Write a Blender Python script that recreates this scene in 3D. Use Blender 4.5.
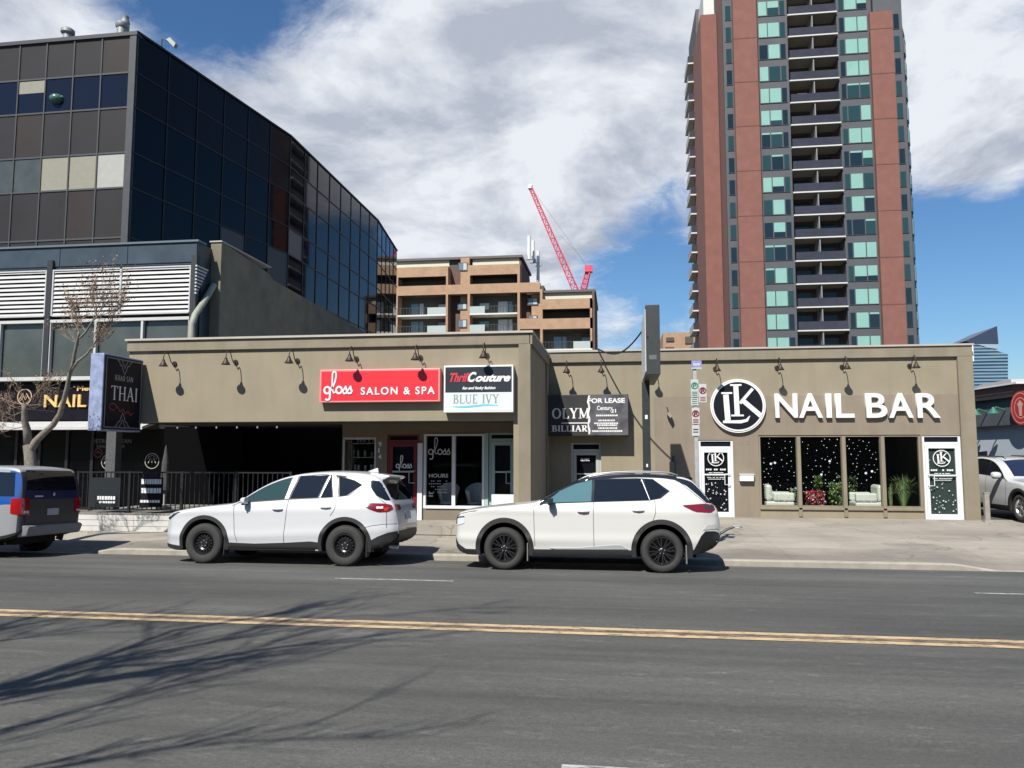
import bpy, bmesh, math, random
from mathutils import Vector, Matrix
from mathutils.bvhtree import BVHTree
R_ = math.radians
scene = bpy.context.scene
COL = scene.collection
for o in list(bpy.data.objects): bpy.data.objects.remove(o)

# ---------------------------------------------------------------- camera
FPX, CX, CY, HC = 765.0, 512.0, 384.0, 2.07
YAW, PIT = R_(7.75), R_(5.08)
cd = bpy.data.cameras.new('camera'); cam = bpy.data.objects.new('camera', cd); COL.objects.link(cam)
cd.sensor_width = 36; cd.lens = FPX/1024*36; cd.clip_end = 5000; cd.clip_start = 0.05
cam.location = (0, 0, HC); cam.rotation_euler = (R_(90)+PIT, 0, YAW)
scene.camera = cam

# ---------------------------------------------------------------- light
world = bpy.data.worlds.new('World'); scene.world = world; world.use_nodes = True
SUN_EL, SUN_ROT = R_(47.7), R_(197.9)
sd = bpy.data.lights.new('sun', 'SUN'); sun = bpy.data.objects.new('sun', sd); COL.objects.link(sun)
sd.energy = 5.0; sd.angle = R_(0.53); sd.color = (1, .955, .88)
sun.rotation_euler = Vector((.145, .45, -.52)).to_track_quat('-Z', 'Y').to_euler()
vs = scene.view_settings
vs.view_transform = 'Standard'; vs.look = 'None'; vs.gamma = 1; vs.use_curve_mapping = False; vs.exposure = 0.6

F3 = Vector((-math.sin(YAW)*math.cos(PIT), math.cos(YAW)*math.cos(PIT), math.sin(PIT)))
R3 = Vector((math.cos(YAW), math.sin(YAW), 0))
U3 = Vector((math.sin(YAW)*math.sin(PIT), -math.cos(YAW)*math.sin(PIT), math.cos(PIT)))
def ray(x, y): return F3 + R3*((x-CX)/FPX) - U3*((y-CY)/FPX)
def PY(x, y, Y): d = ray(x, y); t = Y/d.y; return Vector((d.x*t, Y, HC+d.z*t))
def PX(x, y, X): d = ray(x, y); t = X/d.x; return Vector((X, d.y*t, HC+d.z*t))
def PZ(x, y, Z): d = ray(x, y); t = (Z-HC)/d.z; return Vector((d.x*t, d.y*t, Z))

def build_sky():
    nt = world.node_tree; N = nt.nodes; L = nt.links
    for n in list(N): N.remove(n)
    def new(t, **k):
        n = N.new(t)
        for a, b in k.items(): setattr(n, a, b)
        return n
    def m(op, a, b=None, c=None, clamp=False):
        n = new('ShaderNodeMath', operation=op, use_clamp=clamp)
        for i, v in enumerate((a, b, c)):
            if v is None: continue
            if isinstance(v, (int, float)): n.inputs[i].default_value = v
            else: L.new(v, n.inputs[i])
        return n.outputs[0]
    out = new('ShaderNodeOutputWorld'); bg = new('ShaderNodeBackground'); L.new(bg.outputs[0], out.inputs[0])
    bg.inputs[1].default_value = 0.066
    sky = new('ShaderNodeTexSky', sky_type='NISHITA'); sky.sun_disc = False
    sky.sun_elevation = SUN_EL; sky.sun_rotation = SUN_ROT; sky.air_density = 1.15; sky.dust_density = .35; sky.ozone_density = 2.2
    tc = new('ShaderNodeTexCoord')
    nrm = new('ShaderNodeVectorMath', operation='NORMALIZE'); L.new(tc.outputs['Generated'], nrm.inputs[0])
    sep = new('ShaderNodeSeparateXYZ'); L.new(nrm.outputs[0], sep.inputs[0])
    den = m('ADD', m('MAXIMUM', sep.outputs[2], 0.0), 0.24)
    comb = new('ShaderNodeCombineXYZ')
    L.new(m('DIVIDE', sep.outputs[0], den), comb.inputs[0]); L.new(m('DIVIDE', sep.outputs[1], den), comb.inputs[1])
    def noise(scale, detail, rough, off, dist=0.0):
        mp = new('ShaderNodeVectorMath', operation='ADD'); mp.inputs[1].default_value = off; L.new(comb.outputs[0], mp.inputs[0])
        n = new('ShaderNodeTexNoise'); n.inputs['Scale'].default_value = scale; n.inputs['Detail'].default_value = detail
        n.inputs['Roughness'].default_value = rough; n.inputs['Distortion'].default_value = dist
        L.new(mp.outputs[0], n.inputs['Vector']); return n.outputs['Fac']
    base = noise(2.3, 14, .64, (3.1, 1.7, 0), .35)
    fine = noise(6.5, 12, .68, (7.3, 2.2, 0), .6)
    shade = noise(2.0, 12, .60, (11.4, 5.9, 2), .3)
    shade2 = noise(2.0, 12, .60, (11.33, 5.80, 2), .3)
    cov = m('ADD', m('MULTIPLY', m('SUBTRACT', base, .5), 1.15), m('MULTIPLY', m('SUBTRACT', fine, .5), 1.15))
    # openings (-) and banks (+): pixel direction, angular size in degrees, amount
    blobs = [(262, -8, 5.5, -.66), (190, 8, 4.6, -.56), (225, 35, 2.2, -.2), (350, -20, 4.5, -.35), (150, 25, 3.5, -.3),
             (40, 5, 7, .5), (20, 60, 5, .3), (250, 85, 6, .35), (480, 60, 13, .7), (430, 180, 10, .45), (620, 90, 9, .5),
             (645, 245, 4.0, -.62), (600, 280, 3.6, -.50), (662, 190, 2.4, -.35), (625, 312, 1.6, .35), (655, 330, 2.5, -.3), (675, 275, 2.5, -.1), (420, 225, 5, .3), (560, 210, 3.5, .3),
             (1000, 60, 9, .75), (940, 110, 6, .5), (975, 228, 4.8, -.72), (1010, 270, 5, -.70), (950, 265, 3, -.2), (1020, 335, 5, -.7), (960, 345, 4.5, -.5), (948, 308, 1.7, .95), (925, 300, 1.2, .4), (985, 180, 2.4, .5), (1015, 172, 2.0, .4),
             (-300, 100, 22, .3), (1750, -100, 15, -1.1), (1500, 100, 9, -.8),
             # clear sky added overhead and behind, out of view, to darken the fill
             ((.05, -.1, 1), 0, 27, -1.5), ((0, -1, .7), 0, 38, -1.6), ((1, -.1, .45), 0, 22, -1.2), ((-1, -.2, .5), 0, 22, -1.0), ((-.7, -1, .2), 0, 28, -.9), ((.7, -1, .2), 0, 28, -.9)]
    for (px, py, s, a) in blobs:
        d = (Vector(px) if isinstance(px, tuple) else ray(px, py)).normalized()
        dp = new('ShaderNodeVectorMath', operation='DOT_PRODUCT'); dp.inputs[1].default_value = d; L.new(nrm.outputs[0], dp.inputs[0])
        k = 1.0/(R_(s)**2)
        g = m('EXPONENT', m('MULTIPLY', m('SUBTRACT', dp.outputs['Value'], 1.0), k))
        cov = m('MULTIPLY_ADD', g, a, cov)
    alpha = new('ShaderNodeMapRange', interpolation_type='SMOOTHSTEP'); L.new(cov, alpha.inputs['Value'])
    alpha.inputs['From Min'].default_value = -.34; alpha.inputs['From Max'].default_value = .40
    # thick cloud greyer beneath, bright tops: difference of two offset samples gives the lit side
    lit = m('ADD', m('MULTIPLY', m('SUBTRACT', shade, shade2), 3.6), m('MULTIPLY', m('SUBTRACT', shade, .5), 1.3))
    thick = new('ShaderNodeMapRange', interpolation_type='SMOOTHSTEP'); L.new(cov, thick.inputs['Value'])
    thick.inputs['From Min'].default_value = .05; thick.inputs['From Max'].default_value = .85
    val = m('SUBTRACT', m('ADD', .79, lit), m('MULTIPLY', thick.outputs[0], .26), clamp=True)
    cr = new('ShaderNodeValToRGB'); L.new(val, cr.inputs[0])
    cr.color_ramp.elements[0].position = .10; cr.color_ramp.elements[0].color = (4.6, 5.05, 6.0, 1)
    cr.color_ramp.elements[1].position = .92; cr.color_ramp.elements[1].color = (8.3, 8.6, 9.2, 1)
    mix = new('ShaderNodeMix', data_type='RGBA'); L.new(alpha.outputs[0], mix.inputs[0])
    hsv = new('ShaderNodeHueSaturation'); hsv.inputs['Saturation'].default_value = 1.12; hsv.inputs['Value'].default_value = 1.0
    L.new(sky.outputs[0], hsv.inputs['Color']); tn = new('ShaderNodeVectorMath', operation='MULTIPLY'); tn.inputs[1].default_value = (.70, .90, 1.10); L.new(hsv.outputs[0], tn.inputs[0]); L.new(tn.outputs[0], mix.inputs[6]); L.new(cr.outputs[0], mix.inputs[7])
    L.new(mix.outputs[2], bg.inputs[0])
build_sky()
cyc = scene.cycles

# ---------------------------------------------------------------- materials
MATS = {}
def mat(name, col, rough=.6, metal=0.0, var=0.0, vscale=3.0, bump=0.0, bscale=60.0, coat=0.0, spec=.5, ior=None, streak=0.0, stretch=None, emit=None):
    if name in MATS: return MATS[name]
    m = bpy.data.materials.new(name); m.use_nodes = True; MATS[name] = m
    nt = m.node_tree; b = nt.nodes['Principled BSDF']; L = nt.links
    b.inputs['Base Color'].default_value = (*col, 1); b.inputs['Roughness'].default_value = rough; b.inputs['Metallic'].default_value = metal
    b.inputs['Specular IOR Level'].default_value = spec; b.inputs['Coat Weight'].default_value = coat; b.inputs['Coat Roughness'].default_value = .03
    if ior: b.inputs['IOR'].default_value = ior
    if emit: b.inputs['Emission Color'].default_value = (*emit[:3], 1); b.inputs['Emission Strength'].default_value = emit[3]
    if var or bump:
        tc = nt.nodes.new('ShaderNodeTexCoord'); geo = nt.nodes.new('ShaderNodeNewGeometry')
        mp = nt.nodes.new('ShaderNodeMapping'); L.new(geo.outputs['Position'], mp.inputs[0])
        if stretch: mp.inputs['Scale'].default_value = stretch
    if var:
        n = nt.nodes.new('ShaderNodeTexNoise'); n.inputs['Scale'].default_value = vscale; n.inputs['Detail'].default_value = 8; n.inputs['Roughness'].default_value = .6
        L.new(mp.outputs[0], n.inputs['Vector'])
        mr = nt.nodes.new('ShaderNodeMapRange'); L.new(n.outputs[0], mr.inputs[0]); mr.inputs[1].default_value = .3; mr.inputs[2].default_value = .7
        mr.inputs[3].default_value = 1-var; mr.inputs[4].default_value = 1+var
        vm = nt.nodes.new('ShaderNodeVectorMath'); vm.operation = 'SCALE'; vm.inputs[0].default_value = col; L.new(mr.outputs[0], vm.inputs['Scale'])
        if streak:
            mp3 = nt.nodes.new('ShaderNodeMapping'); mp3.inputs['Scale'].default_value = (1, 1, .10); L.new(geo.outputs['Position'], mp3.inputs[0])
            n3 = nt.nodes.new('ShaderNodeTexNoise'); n3.inputs['Scale'].default_value = 3.2; n3.inputs['Detail'].default_value = 7; n3.inputs['Roughness'].default_value = .65; L.new(mp3.outputs[0], n3.inputs['Vector'])
            r3 = nt.nodes.new('ShaderNodeMapRange'); L.new(n3.outputs[0], r3.inputs[0]); r3.inputs[1].default_value = .42; r3.inputs[2].default_value = .70; r3.inputs[3].default_value = 1.0; r3.inputs[4].default_value = 1-streak
            m3 = nt.nodes.new('ShaderNodeMath'); m3.operation = 'MULTIPLY'; L.new(mr.outputs[0], m3.inputs[0]); L.new(r3.outputs[0], m3.inputs[1]); L.new(m3.outputs[0], vm.inputs['Scale'])
        L.new(vm.outputs[0], b.inputs['Base Color'])
    if bump:
        n2 = nt.nodes.new('ShaderNodeTexNoise'); n2.inputs['Scale'].default_value = bscale; n2.inputs['Detail'].default_value = 5
        L.new(mp.outputs[0], n2.inputs['Vector'])
        bp = nt.nodes.new('ShaderNodeBump'); bp.inputs['Strength'].default_value = bump; bp.inputs['Distance'].default_value = .01
        L.new(n2.outputs[0], bp.inputs['Height']); L.new(bp.outputs[0], b.inputs['Normal'])
    return m
def glass(name, tint=(.9, .95, .95), clear=.8, rough=.02):
    if name in MATS: return MATS[name]
    m = bpy.data.materials.new(name); m.use_nodes = True; MATS[name] = m
    nt = m.node_tree; L = nt.links; b = nt.nodes['Principled BSDF']; out = nt.nodes['Material Output']
    b.inputs['Base Color'].default_value = (.01, .012, .014, 1); b.inputs['Roughness'].default_value = rough
    t = nt.nodes.new('ShaderNodeBsdfTransparent'); t.inputs[0].default_value = (*tint, 1)
    lw = nt.nodes.new('ShaderNodeLayerWeight'); fr = nt.nodes.new('ShaderNodeMath'); fr.operation = 'POWER'; fr.inputs[1].default_value = 4.0; L.new(lw.outputs['Facing'], fr.inputs[0])
    mr = nt.nodes.new('ShaderNodeMapRange'); L.new(fr.outputs[0], mr.inputs[0]); mr.inputs[3].default_value = 1-clear; mr.inputs[4].default_value = 1
    mx = nt.nodes.new('ShaderNodeMixShader'); L.new(mr.outputs[0], mx.inputs[0]); L.new(t.outputs[0], mx.inputs[1]); L.new(b.outputs[0], mx.inputs[2])
    L.new(mx.outputs[0], out.inputs[0]); return m

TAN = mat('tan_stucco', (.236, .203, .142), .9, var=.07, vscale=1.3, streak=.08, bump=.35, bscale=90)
TAN2 = mat('tan_trim', (.205, .176, .126), .85, var=.09, streak=.15, vscale=2, bump=.3, bscale=90)
TANP = mat('tan_repaint', (.205, .170, .128), .9, var=.08, streak=.10, vscale=1.4, bump=.3, bscale=90)
CAP = mat('metal_cap', (.36, .335, .29), .5, var=.06)
BLACK = mat('black_metal', (.012, .012, .013), .45, bump=.05, bscale=40, var=.2)
DARK = mat('dark_interior', (.012, .012, .014), .9, var=.3, vscale=2)
WHITE = mat('white_paint', (.66, .66, .65), .4, var=.03, vscale=4)
WFRAME = mat('white_frame', (.60, .62, .64), .35, var=.03, vscale=5)
ALU = mat('aluminium', (.45, .47, .46), .4, .3, var=.06)
LAMPM = mat('lamp_bronze', (.035, .022, .015), .5, .3, var=.2, vscale=20)
GLASS = glass('shop_glass', (.93, .95, .94), .94)
CONC = mat('concrete', (.26, .25, .22), .9, var=.12, vscale=1.5, bump=.3, bscale=50)

# ---------------------------------------------------------------- helpers
class MB:
    def __init__(s): s.v = []; s.f = []; s.m = []
    def q(s, pts, mi=0):
        i = len(s.v); s.v += [tuple(p) for p in pts]; s.f.append(tuple(range(i, i+len(pts)))); s.m.append(mi); return s
    def box(s, x0, x1, y0, y1, z0, z1, mi=0):
        if x0 > x1: x0, x1 = x1, x0
        if y0 > y1: y0, y1 = y1, y0
        if z0 > z1: z0, z1 = z1, z0
        i = len(s.v)
        s.v += [(x0,y0,z0),(x1,y0,z0),(x1,y1,z0),(x0,y1,z0),(x0,y0,z1),(x1,y0,z1),(x1,y1,z1),(x0,y1,z1)]
        for f in ((0,3,2,1),(4,5,6,7),(0,1,5,4),(1,2,6,5),(2,3,7,6),(3,0,4,7)): s.f.append(tuple(i+a for a in f)); s.m.append(mi)
        return s
    def prism(s, poly, off, mi=0):
        # poly: list of 3D points (planar), off: extrusion vector
        n = len(poly); i = len(s.v); off = Vector(off)
        s.v += [tuple(p) for p in poly] + [tuple(Vector(p)+off) for p in poly]
        s.f.append(tuple(range(i, i+n))); s.m.append(mi); s.f.append(tuple(range(i+2*n-1, i+n-1, -1))); s.m.append(mi)
        for k in range(n):
            s.f.append((i+k, i+n+k, i+n+(k+1)%n, i+(k+1)%n)); s.m.append(mi)
        return s
    def tube(s, pts, rads, n=8, mi=0, cap=True):
        pts = [Vector(p) for p in pts]
        if isinstance(rads, (int, float)): rads = [rads]*len(pts)
        i0 = len(s.v); prev = None
        for k, p in enumerate(pts):
            d = (pts[min(k+1, len(pts)-1)] - pts[max(k-1, 0)])
            if d.length < 1e-9: d = Vector((0, 0, 1))
            d.normalize()
            if prev is None:
                a = Vector((1, 0, 0)) if abs(d.x) < .8 else Vector((0, 0, 1))
            else: a = prev
            u = (a - d*a.dot(d)).normalized(); w = d.cross(u); prev = u
            for j in range(n):
                t = 2*math.pi*j/n; s.v.append(tuple(p + (u*math.cos(t)+w*math.sin(t))*rads[k]))
        for k in range(len(pts)-1):
            for j in range(n):
                a = i0+k*n+j; b = i0+k*n+(j+1)%n; s.f.append((a, b, b+n, a+n)); s.m.append(mi)
        if cap:
            s.f.append(tuple(i0+n-1-j for j in range(n))); s.m.append(mi)
            e = i0+(len(pts)-1)*n; s.f.append(tuple(e+j for j in range(n))); s.m.append(mi)
        return s
    def lathe(s, prof, c, axis='Z', n=24, mi=0):
        # prof: (radius, height) ; closed polyline not required
        c = Vector(c); i0 = len(s.v)
        for (r, h) in prof:
            for j in range(n):
                t = 2*math.pi*j/n; a, b = r*math.cos(t), r*math.sin(t)
                s.v.append(tuple(c + (Vector((a, b, h)) if axis == 'Z' else Vector((a, h, b)) if axis == 'Y' else Vector((h, a, b)))))
        for k in range(len(prof)-1):
            for j in range(n):
                a = i0+k*n+j; b = i0+k*n+(j+1)%n
                s.f.append((a, b, b+n, a+n)); s.m.append(mi)
        return s
    def build(s, name, mats, parent=None, smooth=False, kind=None, bevel=0, recalc=True):
        me = bpy.data.meshes.new(name)
        off = Vector((0, 0, 0)); p = parent
        while p is not None: off += p.location; p = p.parent
        me.from_pydata([tuple(Vector(v)-off) for v in s.v], [], s.f)
        if not isinstance(mats, (list, tuple)): mats = [mats]
        for m in mats: me.materials.append(m)
        me.polygons.foreach_set('material_index', s.m)
        if recalc:
            bm = bmesh.new(); bm.from_mesh(me); bmesh.ops.recalc_face_normals(bm, faces=bm.faces); bm.to_mesh(me); bm.free()
        if smooth:
            for p_ in me.polygons: p_.use_smooth = True
        me.update()
        o = bpy.data.objects.new(name, me); COL.objects.link(o); o.parent = parent
        if kind: o['kind'] = kind
        if smooth == 'auto':
            md = o.modifiers.new('es', 'EDGE_SPLIT'); md.split_angle = R_(40)
        if bevel:
            b = o.modifiers.new('bv', 'BEVEL'); b.width = bevel; b.segments = 2; b.limit_method = 'ANGLE'
        return o
def tag(o, label, cat, group=None):
    o['label'] = label; o['category'] = cat
    if group: o['group'] = group
    return o
def thing(name, loc, label, cat, group=None):
    o = bpy.data.objects.new(name, None); o.empty_display_size = .2; COL.objects.link(o); o.location = loc
    return tag(o, label, cat, group)
def copy_tree(o, parent=None):
    c = o.copy(); COL.objects.link(c); c.parent = parent
    for ch in list(o.children): copy_tree(ch, c)
    return c
def obox(name, m, parent, *b, **k):
    return MB().box(*b).build(name, m, parent, **k)

def wall_open(mb, Y0, Y1, x0, x1, z0, z1, opens, mi=0):
    """wall in the XZ plane between Y0 (front) and Y1 with rectangular openings (ox0,ox1,oz0,oz1)"""
    xs = sorted(set([x0, x1] + [v for o in opens for v in o[:2]])); zs = sorted(set([z0, z1] + [v for o in opens for v in o[2:]]))
    def solid(i, k):
        if i < 0 or k < 0 or i >= len(xs)-1 or k >= len(zs)-1: return False
        cx, cz = (xs[i]+xs[i+1])/2, (zs[k]+zs[k+1])/2
        return not any(o[0] < cx < o[1] and o[2] < cz < o[3] for o in opens)
    for i in range(len(xs)-1):
        for k in range(len(zs)-1):
            if not solid(i, k): continue
            a, b, c, d = xs[i], xs[i+1], zs[k], zs[k+1]
            mb.q([(a,Y0,c),(b,Y0,c),(b,Y0,d),(a,Y0,d)], mi); mb.q([(b,Y1,c),(a,Y1,c),(a,Y1,d),(b,Y1,d)], mi)
            if not solid(i-1, k): mb.q([(a,Y1,c),(a,Y0,c),(a,Y0,d),(a,Y1,d)], mi)
            if not solid(i+1, k): mb.q([(b,Y0,c),(b,Y1,c),(b,Y1,d),(b,Y0,d)], mi)
            if not solid(i, k-1): mb.q([(a,Y1,c),(b,Y1,c),(b,Y0,c),(a,Y0,c)], mi)
            if not solid(i, k+1): mb.q([(a,Y0,d),(b,Y0,d),(b,Y1,d),(a,Y1,d)], mi)
    return mb

def text_mesh(name, txt, m, parent, pos, size, depth=.01, axis='Y', width=None, bold=0.0, shear=0.0, align='LEFT', spacing=1.0, squash=None):
    """text standing in the XZ plane facing -Y (axis 'Y') or in the YZ plane facing +X (axis 'X', reading towards +Y)"""
    cu = bpy.data.curves.new(name, 'FONT'); cu.body = txt; cu.size = size; cu.extrude = depth/2; cu.offset = bold; cu.shear = shear
    cu.align_x = 'LEFT'; cu.space_character = spacing; cu.resolution_u = 4
    to = bpy.data.objects.new(name+'_tmp', cu); COL.objects.link(to)
    bpy.context.view_layer.update()
    dg = bpy.context.evaluated_depsgraph_get()
    me = bpy.data.meshes.new_from_object(to.evaluated_get(dg)); bpy.data.objects.remove(to); bpy.data.curves.remove(cu)
    xs = [v.co.x for v in me.vertices]; 
    if not xs: xs = [0, 1]
    w = max(xs)-min(xs); sx = (width/w) if width else 1.0; mn = min(xs); W = w*sx
    shift = 0 if align == 'LEFT' else -W/2
    off = Vector((0, 0, 0)); p = parent
    while p is not None: off += p.location; p = p.parent
    pos = Vector(pos)-off
    for v in me.vertices:
        a = (v.co.x-mn)*sx+shift; b = v.co.y*(squash or 1.0); c = v.co.z
        v.co = pos + (Vector((a, -c, b)) if axis == 'Y' else Vector((c, a, b)))
    me.materials.clear(); me.materials.append(m)
    o = bpy.data.objects.new(name, me); COL.objects.link(o); o.parent = parent; return o

def ribbon(mb, pts, w, Y, d=.004, mi=0, widths=None, closed=False):
    """a stroke of width w through (x,z) points, standing in the plane Y and d thick towards -Y"""
    n = len(pts); Lf, Rt = [], []
    for i, p in enumerate(pts):
        a = pts[(i-1) % n] if closed else pts[max(i-1, 0)]; b = pts[(i+1) % n] if closed else pts[min(i+1, n-1)]
        dx, dz = b[0]-a[0], b[1]-a[1]; l = math.hypot(dx, dz) or 1
        nx, nz = -dz/l, dx/l; ww = (widths[i] if widths else w)/2
        Lf.append((p[0]+nx*ww, p[1]+nz*ww)); Rt.append((p[0]-nx*ww, p[1]-nz*ww))
    rng = range(n) if closed else range(n-1)
    for i in rng:
        j = (i+1) % n
        A, B, C_, D = Lf[i], Rt[i], Rt[j], Lf[j]
        mb.q([(A[0],Y-d,A[1]),(B[0],Y-d,B[1]),(C_[0],Y-d,C_[1]),(D[0],Y-d,D[1])], mi)
        mb.q([(A[0],Y-d,A[1]),(D[0],Y-d,D[1]),(D[0],Y,D[1]),(A[0],Y,A[1])], mi)
        mb.q([(B[0],Y-d,B[1]),(B[0],Y,B[1]),(C_[0],Y,C_[1]),(C_[0],Y-d,C_[1])], mi)
    return mb
def arc(cx, cz, rx, rz, a0, a1, n=14): return [(cx+rx*math.cos(R_(a0+(a1-a0)*i/n)), cz+rz*math.sin(R_(a0+(a1-a0)*i/n))) for i in range(n+1)]
def disc(mb, cx, cz, r, Y, mi=0, n=32, d=.01, rx=None):
    rx = rx or r
    return mb.prism([(cx+rx*math.cos(2*math.pi*i/n), Y, cz+r*math.sin(2*math.pi*i/n)) for i in range(n)], (0, -d, 0), mi)

# serif capitals: strokes on a unit-high cell; (kind, points..., thick) -- drawn with thick/thin strokes and slab serifs
SER = {
 'T': (.72, [('v', .36, 0, 1, 1), ('h', .02, .70, .97, .4), ('s', .36, 0), ('p', (.03, .97), (.03, .82)), ('p', (.69, .97), (.69, .82))]),
 'H': (.82, [('v', .15, 0, 1, 1), ('v', .67, 0, 1, 1), ('h', .15, .67, .5, .4), ('s', .15, 0), ('s', .15, 1), ('s', .67, 0), ('s', .67, 1)]),
 'A': (.82, [('d', .10, 0, .40, 1, .5), ('d', .72, 0, .40, 1, 1), ('h', .2, .58, .36, .4), ('s', .10, 0), ('s', .72, 0)]),
 'I': (.36, [('v', .18, 0, 1, 1), ('s', .18, 0), ('s', .18, 1)]),
 'O': (.90, [('o', .45, .5, .38, .5)]),
 'L': (.66, [('v', .16, 0, 1, 1), ('h', .06, .62, .02, .5), ('s', .16, 1), ('p', (.61, .03), (.61, .24))]),
 'Y': (.78, [('v', .39, 0, .48, 1), ('d', .39, .45, .10, 1, 1), ('d', .39, .45, .68, 1, .5), ('s', .39, 0), ('s', .10, 1), ('s', .68, 1)]),
 'M': (.98, [('v', .14, 0, 1, .5), ('v', .84, 0, 1, 1), ('d', .14, 1, .48, .08, 1), ('d', .84, 1, .48, .08, .5), ('s', .14, 0), ('s', .84, 0)]),
 'B': (.70, [('v', .16, 0, 1, 1), ('b', .16, .76, .38, .24), ('b', .16, .26, .46, .26), ('s', .10, 0), ('s', .10, 1)]),
 'R': (.76, [('v', .16, 0, 1, 1), ('b', .16, .74, .42, .26), ('d', .30, .48, .66, 0, 1), ('s', .16, 0), ('s', .10, 1), ('s', .68, 0)]),
 'U': (.80, [('v', .14, .25, 1, 1), ('v', .66, .25, 1, .5), ('a', .40, .27, .26, .27), ('s', .14, 1), ('s', .66, 1)]),
 'E': (.66, [('v', .16, 0, 1, 1), ('h', .06, .60, .02, .5), ('h', .06, .58, .98, .5), ('h', .16, .46, .5, .4), ('p', (.59, .03), (.59, .24)), ('p', (.57, .97), (.57, .78))]),
 'V': (.78, [('d', .38, 0, .10, 1, 1), ('d', .38, 0, .68, 1, .5), ('s', .10, 1), ('s', .68, 1)]),
 'C': (.78, [('c', .42, .5, .34, .5)]),
 'K': (.80, [('v', .16, 0, 1, 1), ('d', .16, .42, .62, 1, .5), ('d', .30, .56, .68, 0, 1), ('s', .16, 0), ('s', .16, 1), ('s', .62, 1), ('s', .70, 0)]),
 'S': (.62, [('z',)]), 'N': (.86, [('v', .14, 0, 1, .5), ('v', .72, 0, 1, .5), ('d', .14, 1, .72, 0, 1), ('s', .14, 0), ('s', .14, 1), ('s', .72, 1)]),
 'P': (.68, [('v', .16, 0, 1, 1), ('b', .16, .74, .42, .26), ('s', .16, 0), ('s', .10, 1)]),
 'D': (.82, [('v', .16, 0, 1, 1), ('b', .16, .5, .55, .5), ('s', .10, 0), ('s', .10, 1)]),
 ' ': (.4, [])}
def serif_width(txt, gap=.08): return sum(SER[c][0]+gap for c in txt)-gap
def serif_text(mb, txt, x, z, h, tw, plane, d=.004, gap=.08, width=None, th=.15, mi=0, caps=None):
    """plane: function (a, b, lift) -> 3D point"""
    wn = serif_width(txt, gap); k = (width/wn) if width else h
    tmp = MB(); n = 0
    cx = 0.0
    for ci, c in enumerate(txt):
        w, st = SER[c]
        for s_ in st:
            n += 1; dd = 1+.04*n
            t = s_[0]
            def rb(pts, wd, widths=None):
                ribbon(tmp, [(cx+a, b) for a, b in pts], wd, 0, dd, mi, widths)
            if t == 'v': rb([(s_[1], s_[2]), (s_[1], s_[3])], th*s_[4])
            elif t == 'h': rb([(s_[1], s_[3]), (s_[2], s_[3])], th*s_[4])
            elif t == 'd': rb([(s_[1], s_[2]), (s_[3], s_[4])], th*s_[5])
            elif t == 'p': rb([s_[1], s_[2]], th*.45)
            elif t == 's': rb([(s_[1]-th*.95, s_[2]+(.025 if s_[2] < .5 else -.025)), (s_[1]+th*.95, s_[2]+(.025 if s_[2] < .5 else -.025))], .05)
            elif t == 'o':
                P = arc(s_[1], s_[2], s_[3]-.03, s_[4]-.03, 0, 360, 28); rb(P, th, [th*(.45+.55*abs(math.cos(R_(i*360/28)))) for i in range(29)])
            elif t == 'c':
                P = arc(s_[1], s_[2], s_[3]-.03, s_[4]-.03, 45, 315, 24); rb(P, th, [th*(.45+.55*abs(math.cos(R_(45+i*270/24)))) for i in range(25)])
            elif t == 'b':
                P = [(s_[1], s_[2]+s_[4]-.02)] + arc(s_[1]+s_[3]*.45, s_[2], s_[3]*.5, s_[4]-.02, 90, -90, 14) + [(s_[1], s_[2]-s_[4]+.02)]
                rb(P, th, [th*.4]+[th*(.4+.6*math.cos(R_(90-180*i/14))) for i in range(15)]+[th*.4])
            elif t == 'a':
                P = arc(s_[1], s_[2], s_[3], s_[4]-.03, 180, 360, 14); rb(P, th*.7)
            elif t == 'z':
                P = arc(.31, .75, .2, .22, 30, 270, 12)+arc(.31, .26, .22, .23, 90, -150, 12); rb(P, th*.7)
        cx += w+gap
    i0 = len(mb.v)
    for v in tmp.v: mb.v.append(tuple(plane(x+v[0]*k, z+v[2]*h, -v[1]*d)))
    for f, m_ in zip(tmp.f, tmp.m): mb.f.append(tuple(i0+a for a in f)); mb.m.append(m_)
    return mb
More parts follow.
